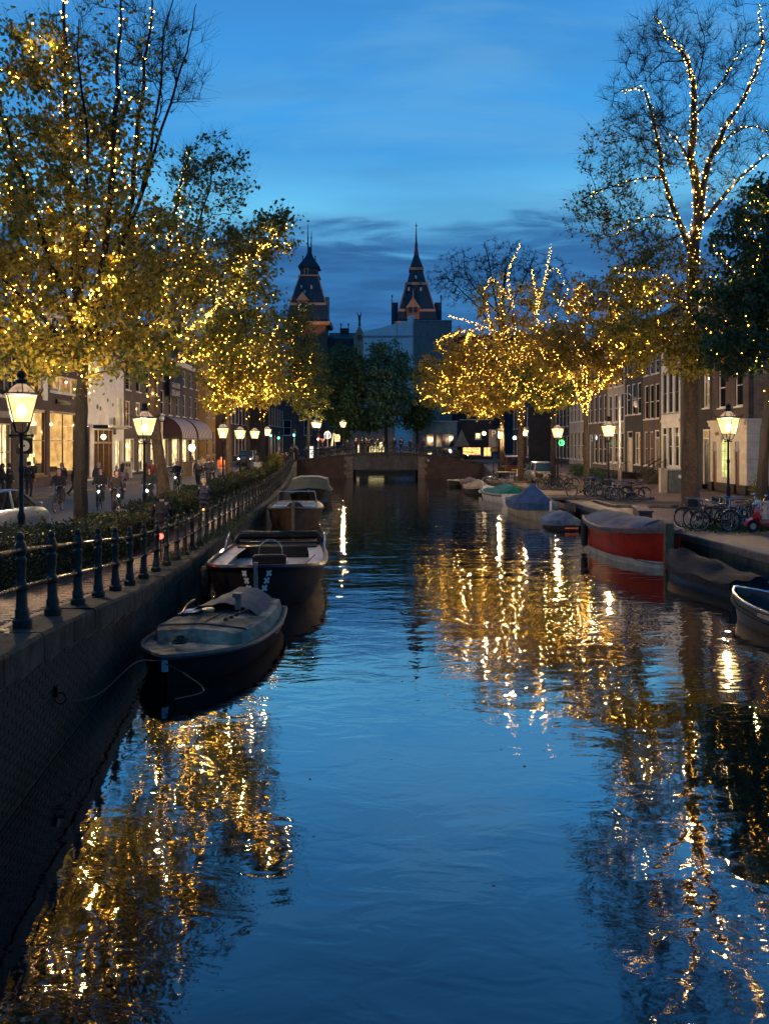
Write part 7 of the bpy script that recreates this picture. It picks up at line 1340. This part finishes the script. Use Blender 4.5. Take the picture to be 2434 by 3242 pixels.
def tlight(label, px, d, z, h, on, col):
    t_ = pole('traffic_light', label, px, d, z, h, .05, grey, 'traffic light'); m = MB(); m.box(-.16, .16, -.12, .1, h - .95, h); o = m.build('signal_box', blackp, t_)
    for k in range(3): m = MB(); m.ball((0, -.13, h - .16 - .3 * k), .10 if k == on else .09, 8); m.build('signal_lens', col if k == on else M('dark lens', (.02, .02, .02), .3), o)
    return t_
grn = ME('green signal', (.05, 1, .55), 26); rds = ME('red signal', (1, .04, .05), 30)
tlight('traffic light glowing green, rightmost of the green ones', 931, 86, 1.6, 3.9, 2, grn); tlight('traffic light glowing green half hidden by trees on the left', 882, 88, 1.6, 3.6, 2, grn); tlight('small traffic light glowing green farthest left', 858, 92, 1.6, 3.9, 2, grn); tlight('traffic light glowing red at the left end of the bridge', 1008, 85.6, 1.9, 2.9, 1, rds)
t_ = pole('green_cross_sign', 'green oval lit sign behind the third right lamp', 1777, 80, .9, 3.4, .04); m = MB(); m.torus((0, -.05, 3.0), .26, .05, 'y', 20, 5); m.tube([(0, -.05, 2.8), (0, -.05, 3.2)], .04, 5); m.build('green_ring', ME('green sign light', (.1, 1, .25), 3), t_)
t_ = thing('bus_shelter_panel', 'white lit panel beside the red traffic light', 'panel', (X(985, 86), 86.3, 2.0)); m = MB(); m.box(-.2, .2, 0, .1, 0, 1.5); m.build('lit_panel', ME('white panel light', (1, .95, .9), .9), t_); m = MB(); m.box(-.24, .24, -.02, .12, 1.5, 1.6); m.build('panel_top', irond, t_)
t_ = thing('junction_box', 'grey utility box beside the fifth left lamp', 'utility box', (X(806, 60), 60, zs(60))); m = MB(); m.bbox(-.55, .55, -.2, .2, 0, 1.25, .03); m.build('cabinet', grey, t_); m = MB(); m.box(-.6, .6, -.25, .25, 1.25, 1.31); m.build('lid', grey, t_)
t_ = thing('waste_container', 'grey green waste bin with small emblem beside the thick tree trunk', 'bin', (X(2136, 47), 47, .87)); m = MB(); m.bbox(-.45, .5, -.3, .3, 0, 1.35, .04); m.build('bin_body', M('grey green plastic', (.10, .11, .09), .6), t_); m = MB(); m.box(-.5, .55, -.35, .35, 1.35, 1.42); m.build('lid', grey, t_); m = MB(); m.box(-.92, -.52, -.2, .2, 0, 1.5); m.build('cabinet', taupe, t_); m = MB(); disc(m, (.2, -.315, 1.0), .11, 12, .012); m.build('emblem', white, t_)
t_ = thing('plastic_chair', 'white plastic garden chair on the right quay before the red car', 'chair', (X(1628, 60.5), 60.5, .87), .3); wp = M('white plastic', (.7, .68, .62), .4)
m = MB(); m.bbox(-.25, .25, -.25, .25, .40, .45, .02); m.build('seat', wp, t_); m = MB(); m.loft([[(.22 + .12 * t, -.22, .45 + .5 * t), (.26 + .12 * t, -.22, .45 + .5 * t), (.26 + .12 * t, .22, .45 + .5 * t), (.22 + .12 * t, .22, .45 + .5 * t)] for t in (0, .5, 1)]); m.build('backrest', wp, t_)
for x in (-.22, .22):
    for y in (-.22, .22): m = MB(); m.tube([(x, y, .4), (x * 1.2, y * 1.15, 0)], .028, 5); m.build('leg', wp, t_)
for y in (-.27, .27): m = MB(); m.tube([(-.24, y, .42), (-.24, y, .66), (.27, y, .68)], .025, 5); m.build('armrest', wp, t_)
t_ = thing('plastic_chair', 'second white plastic chair half hidden behind the blue grey car', 'chair', (X(1652, 59.6), 59.6, .87), 2.6); m = MB(); m.box(-.22, .22, -.22, .22, .4, .44); m.build('seat', wp, t_); m = MB(); m.box(.2, .25, -.22, .22, .44, .95); m.build('backrest', wp, t_)
for x in (-.2, .2): m = MB(); m.tube([(x, 0.2, .4), (x, .2, 0)], .025, 5); m.tube([(x, -.2, .4), (x, -.2, 0)], .025, 5); m.build('leg', wp, t_)
t_ = thing('wooden_table', 'low plank table with pale top beside the plastic chair', 'table', (X(1602, 61), 61, .87), .15); m = MB(); m.box(-.8, .8, -.35, .35, .70, .75); m.build('table_top', M('pale plank', (.4, .33, .26), .7), t_)
for x in (-.7, .7): m = MB(); m.box(x - .04, x + .04, -.3, .3, 0, .69); m.build('leg', irond, t_)
t_ = thing('sandwich_board', 'small framed poster board outside the yellow lit shop', 'sign', (X(402, 56), 56, sz_(56))); m = MB(); m.box(-.38, .38, -.03, .03, .15, 1.35); m.build('frame', white, t_); m = MB(); m.box(-.31, .31, -.045, -.031, .3, 1.28); p = m.build('poster', cream, t_); 
for k in range(3): m = MB(); m.box(-.26 + k * .19, -.11 + k * .19, -.052, -.046, .95, 1.2); m.build('printed_picture', brownw, p)
for x in (-.33, .33): m = MB(); m.tube([(x, 0, .15), (x, -.12, 0)], .02, 4); m.build('leg', irond, t_)
t_ = thing('counter', 'brown wooden counter outside the awning shop', 'counter', (X(594, 62), 62, sz_(62))); m = MB(); m.bbox(-.45, .45, -.3, .3, 0, 1.1, .02); m.build('counter_body', M('pale brown wood', (.25, .17, .1), .6), t_); m = MB(); m.box(-.5, .5, -.35, .35, 1.1, 1.15); m.build('counter_top', brownw, t_)
t_ = thing('flag_pole', 'white ornamental pole with lamp at its top left of the striped awning', 'pole', (X(512, 60), 60, sz_(60))); m = MB(); m.tube([(0, 0, 0), (0, 0, 4.3)], .09, 8); m.build('pole', cream, t_); m = MB(); m.ball((0, 0, 4.6), .22, 8); m.ball((-.35, 0, 4.7), .15, 8); m.build('globes', M('frosted globes', (.5, .5, .5), .4), t_)
t_ = thing('parasol', 'closed straw parasol beside the cafe', 'parasol', (X(1461, 112), 112, 1.3)); m = MB(); m.tube([(0, 0, 0), (0, 0, 4.7)], .05, 6); m.build('pole', irond, t_); m = MB(); m.lathe([(1.15, 2.0), (1.2, 2.1), (.75, 2.9), (.7, 2.95), (.12, 4.3), (.02, 4.6)], 10); m.build('canopy', M('straw', (.20, .17, .11), .9), t_)
t_ = thing('low_bench', 'dark low timber box at the quay edge beside the red boat', 'bench', (10.65, 31.8, .87), 1.35); m = MB(); m.bbox(-1.3, 1.3, -.25, .25, .0, .30, .02); m.build('box_body', M('dark purple grey timber', (.05, .04, .045), .7), t_); m = MB(); m.box(-1.35, 1.35, -.3, .3, .30, .36); m.build('box_top', M('dark purple grey timber', (.05, .04, .045)), t_)
tw = thing('tree_guard', 'pale painted band at the foot of the tree at the right edge', 'tree guard', (X(2412, 31), 31, .87)); m = MB(); m.lathe([(.36, 0), (.36, .75), (.33, .75), (.33, 0)], 12); m.build('guard_sleeve', M('pale grey paint', (.3, .28, .28), .7), tw)
for k_, (px, d, L) in enumerate(((2090, 36.5, 4.5), (1905, 41.3, 5.5), (1640, 58.6, 4.))):
    t_ = thing('planting_bed', ['raised bed edging round the thick tree', 'raised bed edging under the bicycles by the second right lamp', 'raised bed edging by the white chair'][k_], 'kerb', (X(px, d), d, .865)); m = MB(); m.box(-L / 2, L / 2, -.08, .08, 0, .13); m.build('front_kerb', stoner, t_)
    for s in (-1, 1): m = MB(); m.box(s * L / 2 - .08, s * L / 2 + .08, .081, 3.2, 0, .125); m.build('side_kerb', stoner, t_)
    m = MB(); m.box(-L / 2 + .09, L / 2 - .09, .085, 3.2, 0, .04); m.build('earth', MATS['dark soil'], t_)
def tuft(name, label, cx, cy, rx, ry, z, n, h, mat, kind='stuff', cat='grass'):
    g = np.random.default_rng(int(abs(cx * 7 + cy))); x = cx + g.normal(0, rx, n); y = cy + g.normal(0, ry, n); a = g.random(n) * 6.28; hh = h * (.5 + g.random(n)); b = g.normal(0, .05, (n, 2)); w_ = .012
    v = np.stack([np.stack([x - w_ * np.cos(a), y - w_ * np.sin(a), np.full(n, z)], 1), np.stack([x + w_ * np.cos(a), y + w_ * np.sin(a), np.full(n, z)], 1), np.stack([x + b[:, 0], y + b[:, 1], z + hh], 1)], 1).reshape(-1, 3)
    return obj(name, npmesh(name, v, np.arange(3 * n).reshape(-1, 3), mat), label=label, cat=cat, kind=kind)
grs = M('grass blades', (.04, .075, .02), .8, 0, .4, 3)
tuft('grass', 'thin grass under the bicycles beside the scooter', X(2370, 27.2), 27.3, 1.1, .5, .87, 3500, .14, grs); tuft('grass', 'weeds along the left quay coping below the railing', xl(25) - .3, 25, .15, 5, .79, 1800, .14, grs)
# shrubs by the houses and at the end of the hedge
def shrub(label, px, d, z, r, h, mat, n=1500, seed=1, ls=.06):
    g = np.random.default_rng(seed); t_ = thing('shrub', label, 'shrub', (X(px, d), d, z)); c = g.normal(0, 1, (n, 3)); c /= np.linalg.norm(c, axis=1, keepdims=True); c *= (g.random((n, 1)) ** .4); c *= np.array([r, r, h / 2]); c[:, 2] += h / 2
    v, f = leaves(c, ls, .1, g); obj('foliage', npmesh('foliage', v, f, mat), t_, kind='stuff'); m = MB()
    for k in range(5): a = k * 1.3; m.tube([(0, 0, 0), (r * .4 * math.cos(a), r * .4 * math.sin(a), h * .7)], .015, 4)
    m.build('stem', twigm, t_)
shrub('bushy shrub ending the hedge near the far bridge', 866, 72, 1.0, .9, 2.0, yel, 2500, 3, .07); shrub('dark shrub before the beige houses on the right', 1832, 66, .87, .9, 1.3, drk, 1500, 4); shrub('dark low plants before the white arches on the right', 1880, 60, .87, 1.2, 1.1, drk, 1500, 5); shrub('wispy plant at the corner of the tan end wall', 2398, 40, .87, .45, 1.5, yel, 700, 6, .04); shrub('leafy plant beside the scooter and the tree guard', 2386, 30, .87, .35, 1.1, ygr, 500, 7, .04)
